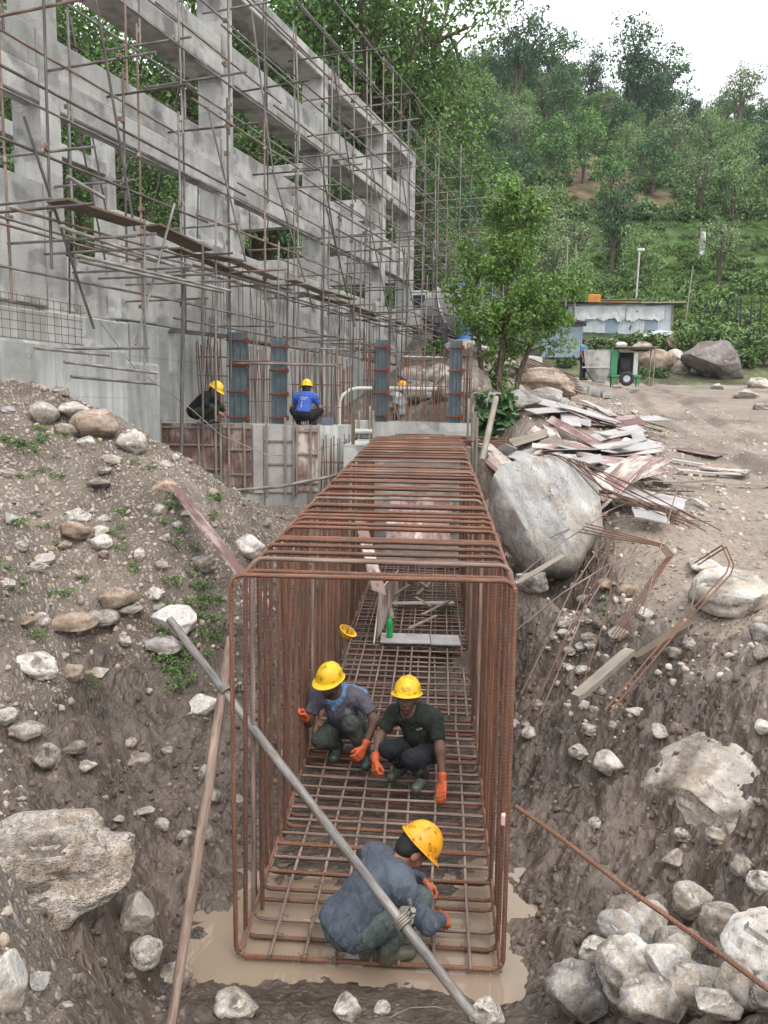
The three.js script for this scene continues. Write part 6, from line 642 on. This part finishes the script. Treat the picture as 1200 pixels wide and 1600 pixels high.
{ // green diesel concrete mixer with hopper and small canopy
  const w = [7.769, 4.243, -29.806], y = groundY(w[0], w[2]), t = thing('concrete_mixer', 'green concrete mixer with grey hopper at the road side', 'mixer', [w[0], y + 0.02, w[2]], -0.12); const g = (n, G, m) => mesh(n, G, m, t);
  g('chassis', box(-0.1, 1.15, 0.36, 0.46, -0.45, 0.55, 0.02), M.green); for (const x of [0.0, 1.05]) for (const z of [-0.35, 0.48]) g('leg', box(x - 0.03, x + 0.03, 0, 0.36, z - 0.03, z + 0.03, 0.005), M.green);
  g('tower_plate', box(-0.12, 0.16, 0.46, 1.52, 0.3, 0.42, 0.02), M.green); g('tower_plate', box(-0.06, 0.3, 0.462, 1.5, -0.4, -0.3, 0.02), M.green); g('side_plate', box(0.82, 1.0, 0.462, 1.4, 0.2, 0.3, 0.02), M.sheet); g('engine', box(0.25, 0.75, 0.462, 1.2, -0.2, 0.2, 0.05), M.black); g('engine_fan', tube([[0.5, 0.85, 0.2], [0.5, 0.85, 0.28]], 0.18, 14), M.black); g('back_panel', box(0.2, 1.0, 0.47, 1.45, -0.5, -0.45, 0.01), M.black);
  const hop = new THREE.BufferGeometry(); { const b = [[-1.25, 1.5, -0.5], [-0.15, 1.5, -0.5], [-0.15, 1.5, 0.5], [-1.25, 1.5, 0.5]], m2 = [[-1.15, 0.75, -0.45], [-0.15, 0.75, -0.45], [-0.15, 0.75, 0.45], [-1.15, 0.75, 0.45]], c = [[-0.75, 0.18, -0.3], [-0.3, 0.12, -0.3], [-0.3, 0.12, 0.3], [-0.75, 0.18, 0.3]], P = []; const qd = (a, b2, c2, d) => P.push(...a, ...b2, ...c2, ...a, ...c2, ...d); for (const [u, l] of [[b, m2], [m2, c]]) for (let k = 0; k < 4; k++) qd(u[k], u[(k + 1) % 4], l[(k + 1) % 4], l[k]); qd(...c); hop.setAttribute('position', new THREE.Float32BufferAttribute(P, 3)); hop.computeVertexNormals(); } g('hopper', boxUV(hop, 1), M.conc); g('hopper_rim', box(-1.28, -0.14, 0.74, 0.79, 0.455, 0.5, 0.01), M.tin);
  const wh = g('wheel', new THREE.TorusGeometry(0.22, 0.09, 10, 22), M.rubber); wh.position.set(0.55, 0.3, 0.62); mesh('hub', new THREE.CylinderGeometry(0.16, 0.16, 0.08, 16).rotateX(Math.PI / 2), M.tin, wh); const rf = g('canopy', box(0.0, 1.75, 1.58, 1.62, -0.6, 0.7, 0.01), M.tinRust); for (const z of [-0.5, 0.65]) g('canopy_post', tube([[1.6, 0, z], [1.62, 1.58, z]], 0.03, 6), M.wood); g('sack', rockGeo(61, 5, 0, 0.1, 1).scale(0.24, 0.13, 0.2).translate(0.3, 1.72, 0.2), M.sheet);
}
{ // concrete mixer lorry drum behind the scaffold end
  const w = [0.422, 7.183, -27.701], t = thing('drum_mixer', 'grey mixer drum with pale cab beyond the building end', 'mixer', [w[0], w[1] - 1.15, w[2]], -0.25); const lp = [[0, -1.2], [0.35, -1.15], [0.72, -0.6], [0.85, -0.1], [0.82, 0.4], [0.6, 0.95], [0.42, 1.15], [0.42, 1.22], [0.34, 1.22], [0.3, 1.0]].map((q) => new THREE.Vector2(...q)); const d = mesh('drum', new THREE.LatheGeometry(lp, 28), M.conc, t); d.rotation.z = -1.25; d.position.set(0.1, 1.2, 0); const rg = mesh('drum_ring', new THREE.TorusGeometry(0.86, 0.05, 8, 28).rotateX(Math.PI / 2), M.tin, d); const m = mesh('drum_mouth', new THREE.CylinderGeometry(0.33, 0.3, 0.05, 20), M.black, d); m.position.y = 1.06; mesh('chute', box(0.95, 1.7, 0.35, 0.42, -0.25, 0.25, 0.02).rotateZ(-0.25), M.tin, t); mesh('cab', box(-1.5, -0.4, 0.2, 1.9, -0.75, 0.55, 0.12), M.sheet, t); mesh('window', box(-1.35, -0.55, 1.2, 1.7, 0.552, 0.57, 0.01), mat({ color: lin(0.03, 0.06, 0.09), roughness: 0.1 }), t); mesh('water_tank', box(0.2, 0.9, 1.9, 2.3, -0.9, -0.4, 0.1), M.blue, t); mesh('frame', box(-1.3, 1.2, -0.15, 0.15, -0.5, 0.5, 0.03), M.black, t); for (const x of [-0.9, 0.6]) { const q = mesh('wheel', new THREE.TorusGeometry(0.3, 0.13, 10, 20), M.rubber, t); q.position.set(x, -0.15, 0.6); }
}
{ // blue barrels and cover below the drum
  const w = [1.283, 5.942, -25.563]; const g = new THREE.LatheGeometry([[0, 0], [0.29, 0], [0.3, 0.03], [0.29, 0.3], [0.31, 0.32], [0.29, 0.34], [0.29, 0.6], [0.31, 0.62], [0.29, 0.64], [0.3, 0.88], [0.27, 0.9], [0, 0.9]].map((q) => new THREE.Vector2(...q)), 18); const o = mesh('oil_drum', g, M.blue); o.position.set(w[0], w[1] - 0.4, w[2]); tag(o, 'blue barrel standing behind the tree trunks', 'barrel'); const o2 = mesh('oil_drum', g, M.black); o2.position.set(w[0] - 0.9, w[1] - 0.4, w[2] + 0.2); tag(o2, 'black barrel next to the blue barrel', 'barrel');
}
{ // planked chute between the trees and the mixer
  const t = thing('plank_ramp', 'sloping ramp of weathered boards beside the trees', 'ramp'); const a = [2.692, 5.048, -23.51], b = [5.202, 4.113, -23.041]; for (let k = 0; k < 7; k++) { const dz = -k * 0.26 + 0.9, dy = k * 0.1 - 0.25; mesh('plank', (() => { const A = V(a[0], a[1] + dy, a[2] + dz), B = V(b[0], b[1] + dy, b[2] + dz), d = B.clone().sub(A), l = d.length(); const g = box(-l / 2, l / 2, -0.02, 0.02, -0.12, 0.12, 0.004, k); g.applyMatrix4(new THREE.Matrix4().makeRotationZ(Math.atan2(d.y, d.x))); g.translate((A.x + B.x) / 2, (A.y + B.y) / 2, (A.z + B.z) / 2); return g; })(), k % 3 ? M.tinRust : M.plyD, t); } for (const q of [0.15, 0.5, 0.85]) { const x = mix(a[0], b[0], q), y = mix(a[1], b[1], q); mesh('post', tube([[x, y - 1.2, a[2] + 0.9], [x, y + 0.1, a[2] + 0.9]], 0.04, 6), M.wood, t); }
}
{ const pole = (p, q, rad, m, lab, grp) => tag(mesh('pole', tube([p, q], [rad, rad * 0.7], 7), m), lab, 'pole', grp);
  const lp = thing('lamp_pole', 'slim lamp pole rising behind the tin shed', 'lamp pole', [16.608, 12.309, -62.869]); mesh('shaft', tube([[0, -3, 0], [0.1, 4.1, 0]], 0.07, 8), M.pvc, lp); mesh('lamp_head', box(-0.1, 0.5, 4.0, 4.2, -0.12, 0.12, 0.03), M.sheet, lp);
  pole([8.015, 7.148, -44.387], [8.056, 13.663, -45.29], 0.06, M.wood, 'bamboo pole rising behind the small tin hut'); pole([9.129, 7.401, -47.531], [9.097, 14.001, -48.44], 0.05, M.wood, 'thin bamboo pole just right of the hut pole'); pole([18.44, 8.792, -55.423], [19.027, 13.974, -56.178], 0.06, M.wood, 'leaning bamboo pole at the crate end of the shed'); pole([13.005, 12.53, -64.684], [13.105, 15.254, -65.067], 0.06, M.wood, 'short stick pole behind the shed roof');
  const fl = thing('flag_pole', 'white prayer flag on a tall pole up the slope', 'flag', [30.953, 17.859, -92.915]); mesh('shaft', tube([[0, -2, 0], [0.1, 7, 0]], 0.08, 6), M.wood, fl); { const g = new THREE.PlaneGeometry(0.5, 2.6, 5, 18), p = g.attributes.position; for (let i = 0; i < p.count; i++) p.setZ(i, 0.2 * Math.sin(p.getX(i) * 5 + p.getY(i) * 1.4)); g.computeVertexNormals(); g.translate(0.4, 5.2, 0); mesh('cloth', boxUV(g, 1), M.sheet, fl); }
  for (const [p, q] of [[[21.143, 8.858, -58.647], [21.165, 12.125, -59.099]], [[21.99, 8.87, -58.704], [22.012, 12.137, -59.157]], [[21.996, 8.456, -56.624], [22.11, 11.808, -57.095]], [[22.719, 8.467, -56.674], [22.783, 11.865, -57.148]], [[22.278, 8.063, -54.565], [22.242, 11.528, -55.042]], [[22.526, 7.988, -53.56], [22.628, 11.393, -54.037]], [[22.845, 7.691, -52.528], [22.896, 11.211, -53.018]]]) pole([p[0], p[1] - 1, p[2]], q, 0.075, M.black, 'black fence post in the row above the big dark boulder', 'black fence posts');
  { const t = thing('wire_fence', 'strands of wire strung between the black posts', 'fence'); for (let n = 0; n < 4; n++) { const o = n * 0.75; const a = [21.131, 9.352, -58.714], b = [22.831, 8.27, -52.607]; mesh('strand', tube([[a[0], a[1] + o, a[2]], [b[0], b[1] + o, b[2]]], 0.012, 4), M.pipeD, t); } }
  { const w = [16.518, 51.779, -155.321], t = thing('hill_hut', 'small blue roofed hut up on the wooded hillside', 'hut', [w[0], w[1] - 2.5, w[2]], 0.3); mesh('wall', box(-2.6, 2.6, 0, 2.4, -1.8, 1.8, 0.05), M.conc, t); mesh('roof', box(-3.1, 3.0, 2.42, 2.7, -2.3, 2.4, 0.05).rotateX(0.12), M.blue, t); mesh('tarpaulin', box(-0.4, 2.7, 0.6, 2.35, 1.82, 1.9, 0.03), M.blue, t); }
  { const g = rockGeo(44, 8, 0, 0.35, 1); const r = rng(3); for (let q = 0; q < 9; q++) { const w = [14.892, -52.105, 0]; const o = mesh('white_sack', g, M.sheet); const x = w[0] + rr(-0.2, 1.9, r), z = w[1] + rr(-1, 1.5, r); o.position.set(x, groundY(x, z) + 0.15, z); o.scale.set(0.5, 0.24, 0.4); o.rotation.y = r() * 6; tag(o, 'white plastic sack in the spilled heap by the shed', 'sack', 'white sacks by the shed'); } }
  { const t = thing('yellow_cup', 'small crushed yellow plastic cup in the road debris', 'cup', [3.525, -8.698].length ? [...(([x, z]) => [x, groundY(x, z) + 0.06, z])([3.525, -8.698])] : [0, 0, 0], 0.4); mesh('cup', new THREE.CylinderGeometry(0.07, 0.05, 0.12, 12, 1, true), mat({ color: lin(0.8, 0.5, 0.02), roughness: 0.5 }), t); mesh('rim', new THREE.TorusGeometry(0.07, 0.008, 6, 16).rotateX(Math.PI / 2).translate(0, 0.06, 0), mat({ color: lin(0.8, 0.5, 0.02), roughness: 0.5 }), t); }
  // hollow blocks by the mixer
  for (let q = 0; q < 6; q++) { const x0 = [6.154, 3.74, -25.582]; const x = x0[0] + (q % 3) * 0.45 - 0.5, z = x0[2] + Math.floor(q / 3) * 0.6; const b = thing('hollow_block', 'grey hollow concrete block in the rubble by the mixer', 'block', [x, groundY(x, z) + 0.02, z], q * 0.7, 'hollow blocks by the mixer'); for (const y of [-1, 1]) mesh('side', box(-0.2, 0.2, 0.0, 0.2, y * 0.075 - 0.015, y * 0.075 + 0.015, 0.004), M.conc, b); for (const u of [-0.18, 0, 0.18]) mesh('web', box(u - 0.018, u + 0.018, 0.002, 0.198, -0.059, 0.059, 0.002), M.conc, b); }
}
// ---------------------------------------------------------------- trees and plants
function leafCloud(r, clumps, per, size, col, spread = 0.32, form = 1) { // small bent leaves spread through clumps; col(r) gives a linear colour
  const P = [], C = []; const a = V(0, 0, 0), b = V(0, 0, 0), n = V(0, 0, 0);
  for (const [cx, cy, cz, R] of clumps) { const tint = rr(0.72, 1.25, r); for (let k = 0; k < per; k++) {
    n.set(rr(-1, 1, r), rr(-1, 1, r), rr(-1, 1, r)).normalize(); const q = R * (0.45 + 0.6 * r() ** 0.6), x = cx + n.x * q, y = cy + n.y * q * 0.8, z = cz + n.z * q, s = size * rr(0.65, 1.35, r);
    a.set(rr(-1, 1, r), rr(-0.9, 0.5, r), rr(-1, 1, r)).normalize().multiplyScalar(s); n.set(rr(-1, 1, r), rr(0.1, 1.4, r), rr(-1, 1, r)); b.crossVectors(n, a).normalize().multiplyScalar(s * 0.3 * form); const dr = -0.18 * s;
    const t = [x - b.x + a.x * 0.45, y - b.y + a.y * 0.45, z - b.z + a.z * 0.45], u = [x + b.x + a.x * 0.45, y + b.y + a.y * 0.45, z + b.z + a.z * 0.45], e = [x + a.x, y + a.y + dr, z + a.z]; P.push(x, y, z, ...u, ...t, ...t, ...u, ...e);
    const c = col(r), g = tint * rr(0.75, 1.25, r); for (let i = 0; i < 6; i++) C.push(c[0] * g, c[1] * g, c[2] * g); } }
  const g = new THREE.BufferGeometry(); g.setAttribute('position', new THREE.Float32BufferAttribute(P, 3)); g.setAttribute('color', new THREE.Float32BufferAttribute(C, 3)); g.computeVertexNormals(); return g;
}
function treeParts(seed, H, opt) { // trunk with limbs, clumps at limb ends
  const r = rng(seed), { rad = 0.025 * H, crown = [0.3, 0.34, 0.3], cy = 0.66, limbs = 9, sub = 4, leaf = 0.3, per = 60, form = 1, color, lean = 0.05, clumpR = 0.09, trunkTop = 0.75, bare = 0.3 } = opt; const wood = [], cl = [];
  const bx = rr(-lean, lean, r) * H, bz = rr(-lean, lean, r) * H, tp = []; for (let k = 0; k <= 6; k++) { const t = k / 6; tp.push([bx * t * t + 0.012 * H * n3(t * 3, seed, 1), H * trunkTop * t, bz * t * t + 0.012 * H * n3(t * 3, seed, 9)]); } wood.push(tube(tp, tp.map((_, i) => rad * (1.15 - i / 6 * 0.85)), 7));
  for (let i = 0; i < limbs; i++) {
    const t = mix(bare, 1, (i + r() * 0.8) / limbs), k = Math.min(5, Math.floor(t * 6)), f = t * 6 - k, s = tp[k].map((v, n) => mix(v, tp[k + 1][n], Math.min(1, f))), a = i * 2.4 + rr(-0.5, 0.5, r), ty = cy + rr(-1, 1, r) * crown[1] * 0.85, hw = Math.sqrt(Math.max(0.12, 1 - ((ty - cy) / crown[1]) ** 2)), e = [s[0] * 0.6 + Math.cos(a) * crown[0] * H * hw * rr(0.45, 0.95, r), Math.max(s[1] + 0.02 * H, ty * H), s[2] * 0.6 + Math.sin(a) * crown[2] * H * hw * rr(0.45, 0.95, r)], m = mid(s, e); m[1] += 0.04 * H * rr(-0.3, 1, r);
    wood.push(tube([s, m, e], [rad * 0.42, rad * 0.27, rad * 0.1], 5)); cl.push([...e, clumpR * H * rr(0.8, 1.4, r)]);
    for (let q = 0; q < sub; q++) { const o = mid(m, e, rr(0, 1, r)), d = [o[0] + rr(-1, 1, r) * 0.13 * H, o[1] + rr(-0.5, 1, r) * 0.12 * H, o[2] + rr(-1, 1, r) * 0.13 * H]; wood.push(tube([o, d], [rad * 0.14, rad * 0.05], 4)); cl.push([...d, clumpR * H * rr(0.6, 1.15, r)]); }
  }
  return { wood: merge(wood), leaves: leafCloud(r, cl, per, leaf, color, 0.3, form) };
}
const grn = (r0, g0, b0, v = 0.25) => (r) => { const k = 1 + rr(-v, v, r), y = rr(0, 0.35, r); return [(r0 + y * r0 * 0.8) * k, g0 * k, b0 * k]; };
function tree(name, label, pos, parts, s, turn, leafM, cat = 'tree', group) { const t = thing(name, label, cat, pos, turn, group); t.scale.set(s[0], s[1], s[2]); mesh('trunk', parts.wood, M.bark, t); mesh('crown', parts.leaves, leafM, t); return t; }
{
  const r = rng(4001);
  { // tree with three stems beside the road
    const w = [1.75, 3.3, -15.2], t = thing('roadside_tree', 'leafy green tree with three dark stems beside the road', 'tree', w); const stems = [[[-0.12, -0.3, 0], [-0.38, 1.1, 0.1], [-0.55, 2.6, 0.1], [-0.5, 3.4, 0]], [[0.05, -0.3, 0.1], [0.1, 1.1, 0.1], [0.22, 2.4, 0], [0.35, 3.9, 0], [0.42, 4.8, 0]], [[0.35, -0.3, 0], [0.6, 0.9, 0], [0.95, 1.9, -0.1], [1.3, 2.7, -0.1]]]; const wood = [], cl = [], rg = rng(9);
    stems.forEach((s, i) => { const R = [0.085, 0.1, 0.085][i]; wood.push(tube(s, s.map((_, k) => R * (1 - 0.7 * k / (s.length - 1))), 8)); for (let k = 1; k < s.length; k++) { const nb = k === s.length - 1 ? 9 : k > 1 ? 8 : 2; for (let q = 0; q < nb; q++) { const o = mid(s[k - 1], s[k], rr(0.3, 1, rg)), a = rr(0, 6.28, rg), l = rr(0.4, 0.95, rg) * (k > 1 ? 1 : 0.8), e = [o[0] + Math.cos(a) * l, o[1] + rr(0, 0.6, rg), o[2] + Math.sin(a) * l]; wood.push(tube([o, mid(o, e).map((v, n) => v + (n === 1 ? 0.08 : 0)), e], [R * 0.28, R * 0.18, R * 0.08], 5)); cl.push([...e, rr(0.2, 0.34, rg)], [...mid(o, e, 0.6), rr(0.16, 0.26, rg)]); } } });
    for (let k = 0; k < 15; k++) cl.push([rr(-0.2, 0.8, rg), rr(3.6, 5.05, rg), rr(-0.5, 0.5, rg), 0.26]); for (let k = 0; k < 26; k++) cl.push([rr(-0.95, 1.9, rg), rr(1.85, 3.2, rg), rr(-0.7, 0.7, rg), 0.25]);
    mesh('trunk', merge(wood), M.bark, t); mesh('crown', leafCloud(rg, cl, 110, 0.085, grn(0.12, 0.245, 0.04), 0.3, 1.2), M.leafNear, t); }
  { // climbing plant under it
    const w = [1.62, 2.55, -13.2], t = thing('climbing_plant', 'big leaved green creeper hanging down the bank below the tree', 'plant', w); const cl = []; for (let k = 0; k < 20; k++) cl.push([rr(-0.4, 0.35, r), rr(-0.15, 1.0, r), rr(-0.3, 0.3, r), 0.17]); mesh('stem', merge([0, 1, 2, 3].map((k) => tube([[rr(-0.2, 0.2, r), -0.5, 0], [rr(-0.3, 0.3, r), 0.4, 0.1], [rr(-0.3, 0.3, r), 1.0, 0]], 0.012, 5))), M.bark, t); mesh('foliage', leafCloud(r, cl, 26, 0.17, grn(0.045, 0.13, 0.03), 0.3, 2.4), M.leafNear, t); }
  // small weeds on the banks: sprays of leaves
  const weed = [0, 1, 2].map((k) => { const rg = rng(60 + k), cl = []; for (let q = 0; q < 9; q++) cl.push([rr(-0.09, 0.09, rg), rr(0.01, 0.08, rg), rr(-0.09, 0.09, rg), 0.035]); return leafCloud(rg, cl, 16, 0.022, grn(0.1, 0.2, 0.045), 0.3, 1.5); });
  for (const [x, z, n, s] of [[-2.153, -2.693, 9, 1.3], [-2.057, -3.082, 9, 1.2], [-2.067, -3.446, 8, 1.2], [-2.187, -3.512, 6, 1.2], [-2.592, -4.241, 4, 1.2], [-3.039, -3.792, 2, 1], [-2.815, -3.486, 3, 1], [-2.576, -3.381, 3, 1.1], [-4.048, -4.191, 3, 1.2], [-4.538, -4.641, 6, 1.4], [-4.414, -4.939, 3, 1.2], [-3.215, -3.162, 2, 1], [-3.168, -1.838, 3, 1.2], [-3.219, -2.334, 3, 1], [-2.766, -2.089, 2, 1], [-3.211, -4.917, 2, 1], [-2.744, -4.407, 4, 1.1], [-2.381, -4.646, 3, 1.3], [-3.205, -2.727, 2, 1], [-3.024, -4.119, 2, 1], [-3.663, -3.217, 2, 1.1], [-2.394, -3.961, 4, 1.1], [-3.725, -5.199, 3, 1], [2.212, -3.99, 2, 0.8]]) for (let k = 0; k < n; k++) { const xx = x + rr(-0.22, 0.22, r), zz2 = z + rr(-0.22, 0.22, r), o = mesh('weed', weed[k % 3], M.leafNear); o.position.set(xx, groundY(xx, zz2), zz2); o.scale.setScalar(s * rr(0.5, 0.95, r)); o.rotation.y = r() * 6; tag(o, 'low green weed growing between the stones of the bank', 'weed', 'weeds on the earth banks'); }
  // twigs and dry grass along the mud
  // big trees close behind the building
  const big = [treeParts(11, 24, { limbs: 20, sub: 5, leaf: 0.24, per: 250, crown: [0.3, 0.4, 0.3], cy: 0.58, color: grn(0.1, 0.21, 0.04), clumpR: 0.08, bare: 0.12 }), treeParts(12, 20, { limbs: 17, sub: 5, leaf: 0.24, per: 210, crown: [0.34, 0.4, 0.34], cy: 0.56, color: grn(0.085, 0.18, 0.04), clumpR: 0.08, bare: 0.1 })];
  for (const [x, z, k, s, a, lab] of [[-3.7, -44, 0, 1.14, 0.3, 'tall bright green tree behind the far end of the building'], [-11.5, -47, 0, 1.1, 2.2, 'tall tree standing behind the building roof'], [-0.6, -38, 1, 0.6, 1.0, 'dense dark green tree hard against the scaffold tower'], [-14, -41, 1, 1.1, 3.1, 'broad dark tree behind the middle of the building'], [-20, -38, 0, 1.0, 4.0, 'bushy tree behind the left bays of the building'], [-18.5, -26, 1, 0.75, 0.7, 'tree seen through the left building bays'], [-23, -20, 1, 0.8, 2, 'tree behind the near end of the building'], [-14.2, -30, 1, 0.6, 5, 'low tree seen through the second building bay'], [-27, -30, 0, 0.9, 1.5, 'far left tree behind the building']]) tree('broad_tree', lab, [x, groundY(x, z) - 0.3, z], big[k], [s, s, s], a, M.leafNear);
  // the wooded hillside: every tree an object of its own
  const kinds = [treeParts(21, 12, { limbs: 15, sub: 3, leaf: 0.42, per: 46, color: grn(0.092, 0.207, 0.057), clumpR: 0.095, crown: [0.32, 0.42, 0.32], cy: 0.56, bare: 0.1 }), treeParts(22, 15, { limbs: 15, sub: 4, leaf: 0.42, per: 42, crown: [0.24, 0.42, 0.24], cy: 0.57, color: grn(0.064, 0.153, 0.054), clumpR: 0.08, bare: 0.12 }), treeParts(23, 9, { limbs: 12, sub: 4, leaf: 0.36, per: 42, crown: [0.42, 0.42, 0.42], cy: 0.5, color: grn(0.130, 0.270, 0.065), clumpR: 0.12, bare: 0.05 }), treeParts(24, 11, { limbs: 14, sub: 3, leaf: 0.55, per: 46, crown: [0.32, 0.5, 0.32], cy: 0.5, form: 0.45, color: grn(0.153, 0.270, 0.098), clumpR: 0.12, bare: 0.05 }), treeParts(25, 18, { limbs: 18, sub: 4, leaf: 0.45, per: 42, crown: [0.2, 0.36, 0.2], cy: 0.64, color: grn(0.052, 0.122, 0.052), clumpR: 0.07, bare: 0.25 }), treeParts(26, 13, { limbs: 14, sub: 5, leaf: 0.32, per: 22, crown: [0.3, 0.4, 0.3], cy: 0.58, color: grn(0.183, 0.270, 0.131), clumpR: 0.085, bare: 0.15 })];
  const kl = ['rounded mid green tree in the hillside wood', 'dark upright tree in the hillside wood', 'low spreading bright green tree on the slope', 'feathery bamboo clump on the slope', 'tall dark tree with a high crown on the slope', 'sparse pale tree on the slope'];
  const put = (k, x, z, s, lab, grp) => tree('hill_tree', lab || kl[k], [x, groundY(x, z) - 0.4, z], kinds[k], [s * rr(0.85, 1.2, r), s * rr(0.9, 1.15, r), s * rr(0.85, 1.2, r)], r() * 6.28, M.leafFar, 'tree', lab ? undefined : grp || kl[k] + 's');
  let n = 0, tries = 0; const got = [];
  while (n < 292 && tries++ < 12000) {
    const d = 62 + 150 * r() ** 0.75, xr = rr(-0.28, 0.56, r) * d, x = xr + 0.33, z = 4.2 - d; if (x < -20 && d < 80) continue;
    const field = d < 118 && x > 13 + (d - 60) * 0.05 && x < 70, slide = d > 118 && d < 160 && x > 15 && x < 42; if (field && r() < 0.93) continue; if (slide && r() < 0.82) continue; if (x < d * 0.02 && r() < 0.3) continue;
    const sp = d < 100 ? 3.6 : 4.6; if (got.some(([a, b]) => (a - x) ** 2 + (b - z) ** 2 < sp * sp)) continue; got.push([x, z]); const u = r(), k = u < 0.24 ? 0 : u < 0.44 ? 1 : u < 0.6 ? 2 : u < 0.84 ? 3 : u < 0.93 ? 4 : 5; put(k, x, z, (d < 95 ? 0.55 : d < 150 ? 0.72 : 0.8) * rr(0.8, 1.25, r)); n++;
  }
  // tall trees standing out on the skyline
  for (const [x, d, k, s, lab] of [[15, 168, 4, 1.3, 'tallest dark tree on the skyline behind the site'], [23, 172, 1, 1.35, 'dark thin tree right of the tallest skyline tree'], [39, 172, 4, 1.3, 'big dark skyline tree above the landslide'], [46, 176, 1, 1.25, 'dark tree leaning beside the big skyline tree'], [63, 178, 5, 1.35, 'pale half bare tree on the right skyline'], [38, 120, 5, 0.75, 'crooked lone tree beside the landslide']]) put(k, x, 4.2 - d, s, lab);
  // undergrowth too dense to count
  const bushes = (name, nb, lab, ok, sc, colr, seed) => { const rg = rng(seed), cl = []; for (let k = 0; k < 7; k++) cl.push([rr(-0.6, 0.6, rg), rr(0.1, 0.7, rg), rr(-0.6, 0.6, rg), 0.34]); const g = leafCloud(rg, cl, 62, 0.17, colr, 0.3, 1.1), im = new THREE.InstancedMesh(g, M.leafFar, nb), m = new THREE.Matrix4(); let k = 0, t = 0; while (k < nb && t++ < nb * 20) { const d = 46 + 190 * rg() ** 1.3, x = rr(-0.36, 0.62, rg) * d, z = 4.2 - d; if (!ok(x, d, rg)) continue; const s = sc(d, rg); m.compose(V(x, groundY(x, z) - 0.1 * s, z), new THREE.Quaternion().setFromEuler(new THREE.Euler(0, rg() * 6, 0)), V(s, s * rr(0.7, 1.3, rg), s)); im.setMatrixAt(k++, m); } im.count = k; im.name = name; im.castShadow = im.receiveShadow = true; scene.add(im); tag(im, lab, 'undergrowth', undefined, 'stuff'); };
  bushes('undergrowth', 5200, 'dense green undergrowth covering the hillside', (x, d, rg) => { const slide = d > 120 && d < 156 && x > 17 && x < 38; if (slide && rg() < 0.85) return false; if (d < 118 && x > 14 && x < 60) return rg() < 0.18; return d > 60 || x < 4 || x > 24; }, (d, rg) => rr(0.9, 2.2, rg) * (d > 110 ? 1.5 : 1), grn(0.09, 0.165, 0.05), 808);
  bushes('field_plants', 2600, 'bright green crops and grass on the farmed terraces', (x, d) => d > 60 && d < 125 && x > 12 && x < 72, (d, rg) => rr(0.35, 0.8, rg), grn(0.11, 0.2, 0.04), 809);
  for (const [x, z, s] of [[8.691, -42.984, 1.0], [9.887, -45.406, 1.1], [10.759, -44.872, 1.0], [12.152, -46.774, 1.0], [13.172, -46.844, 0.9], [13.987, -46.899, 0.8], [7.118, -38.805, 0.9], [11.812, -37.803, 0.7], [11.307, -37.768, 0.7], [18.405, -40.868, 1.6], [19.014, -43.412, 1.5], [21.122, -47.387, 1.5], [8.258, -43.825, 1.2], [10.019, -43.075, 0.9], [0.449, -23.343, 0.8]]) { const rg = rng(Math.floor(x * 100)), cl = []; for (let k = 0; k < 10; k++) cl.push([rr(-0.6, 0.6, rg), rr(0.1, 0.7, rg), rr(-0.5, 0.5, rg), 0.25]); const t = thing('shrub', 'green shrub growing on the bank by the sheds', 'shrub', [x, groundY(x, z), z], 0, 'shrubs by the sheds'); mesh('foliage', leafCloud(rg, cl, 46, 0.17, grn(0.07, 0.15, 0.03), 0.3, 1.2), M.leafNear, t); mesh('stem', tube([[0, -0.2, 0], [0.05, 0.6, 0]], 0.02, 5), M.bark, t); t.scale.setScalar(s); }
}
scene.fog = new THREE.FogExp2(0xdfe6ea, 0.0002);
renderer.render(scene, camera);
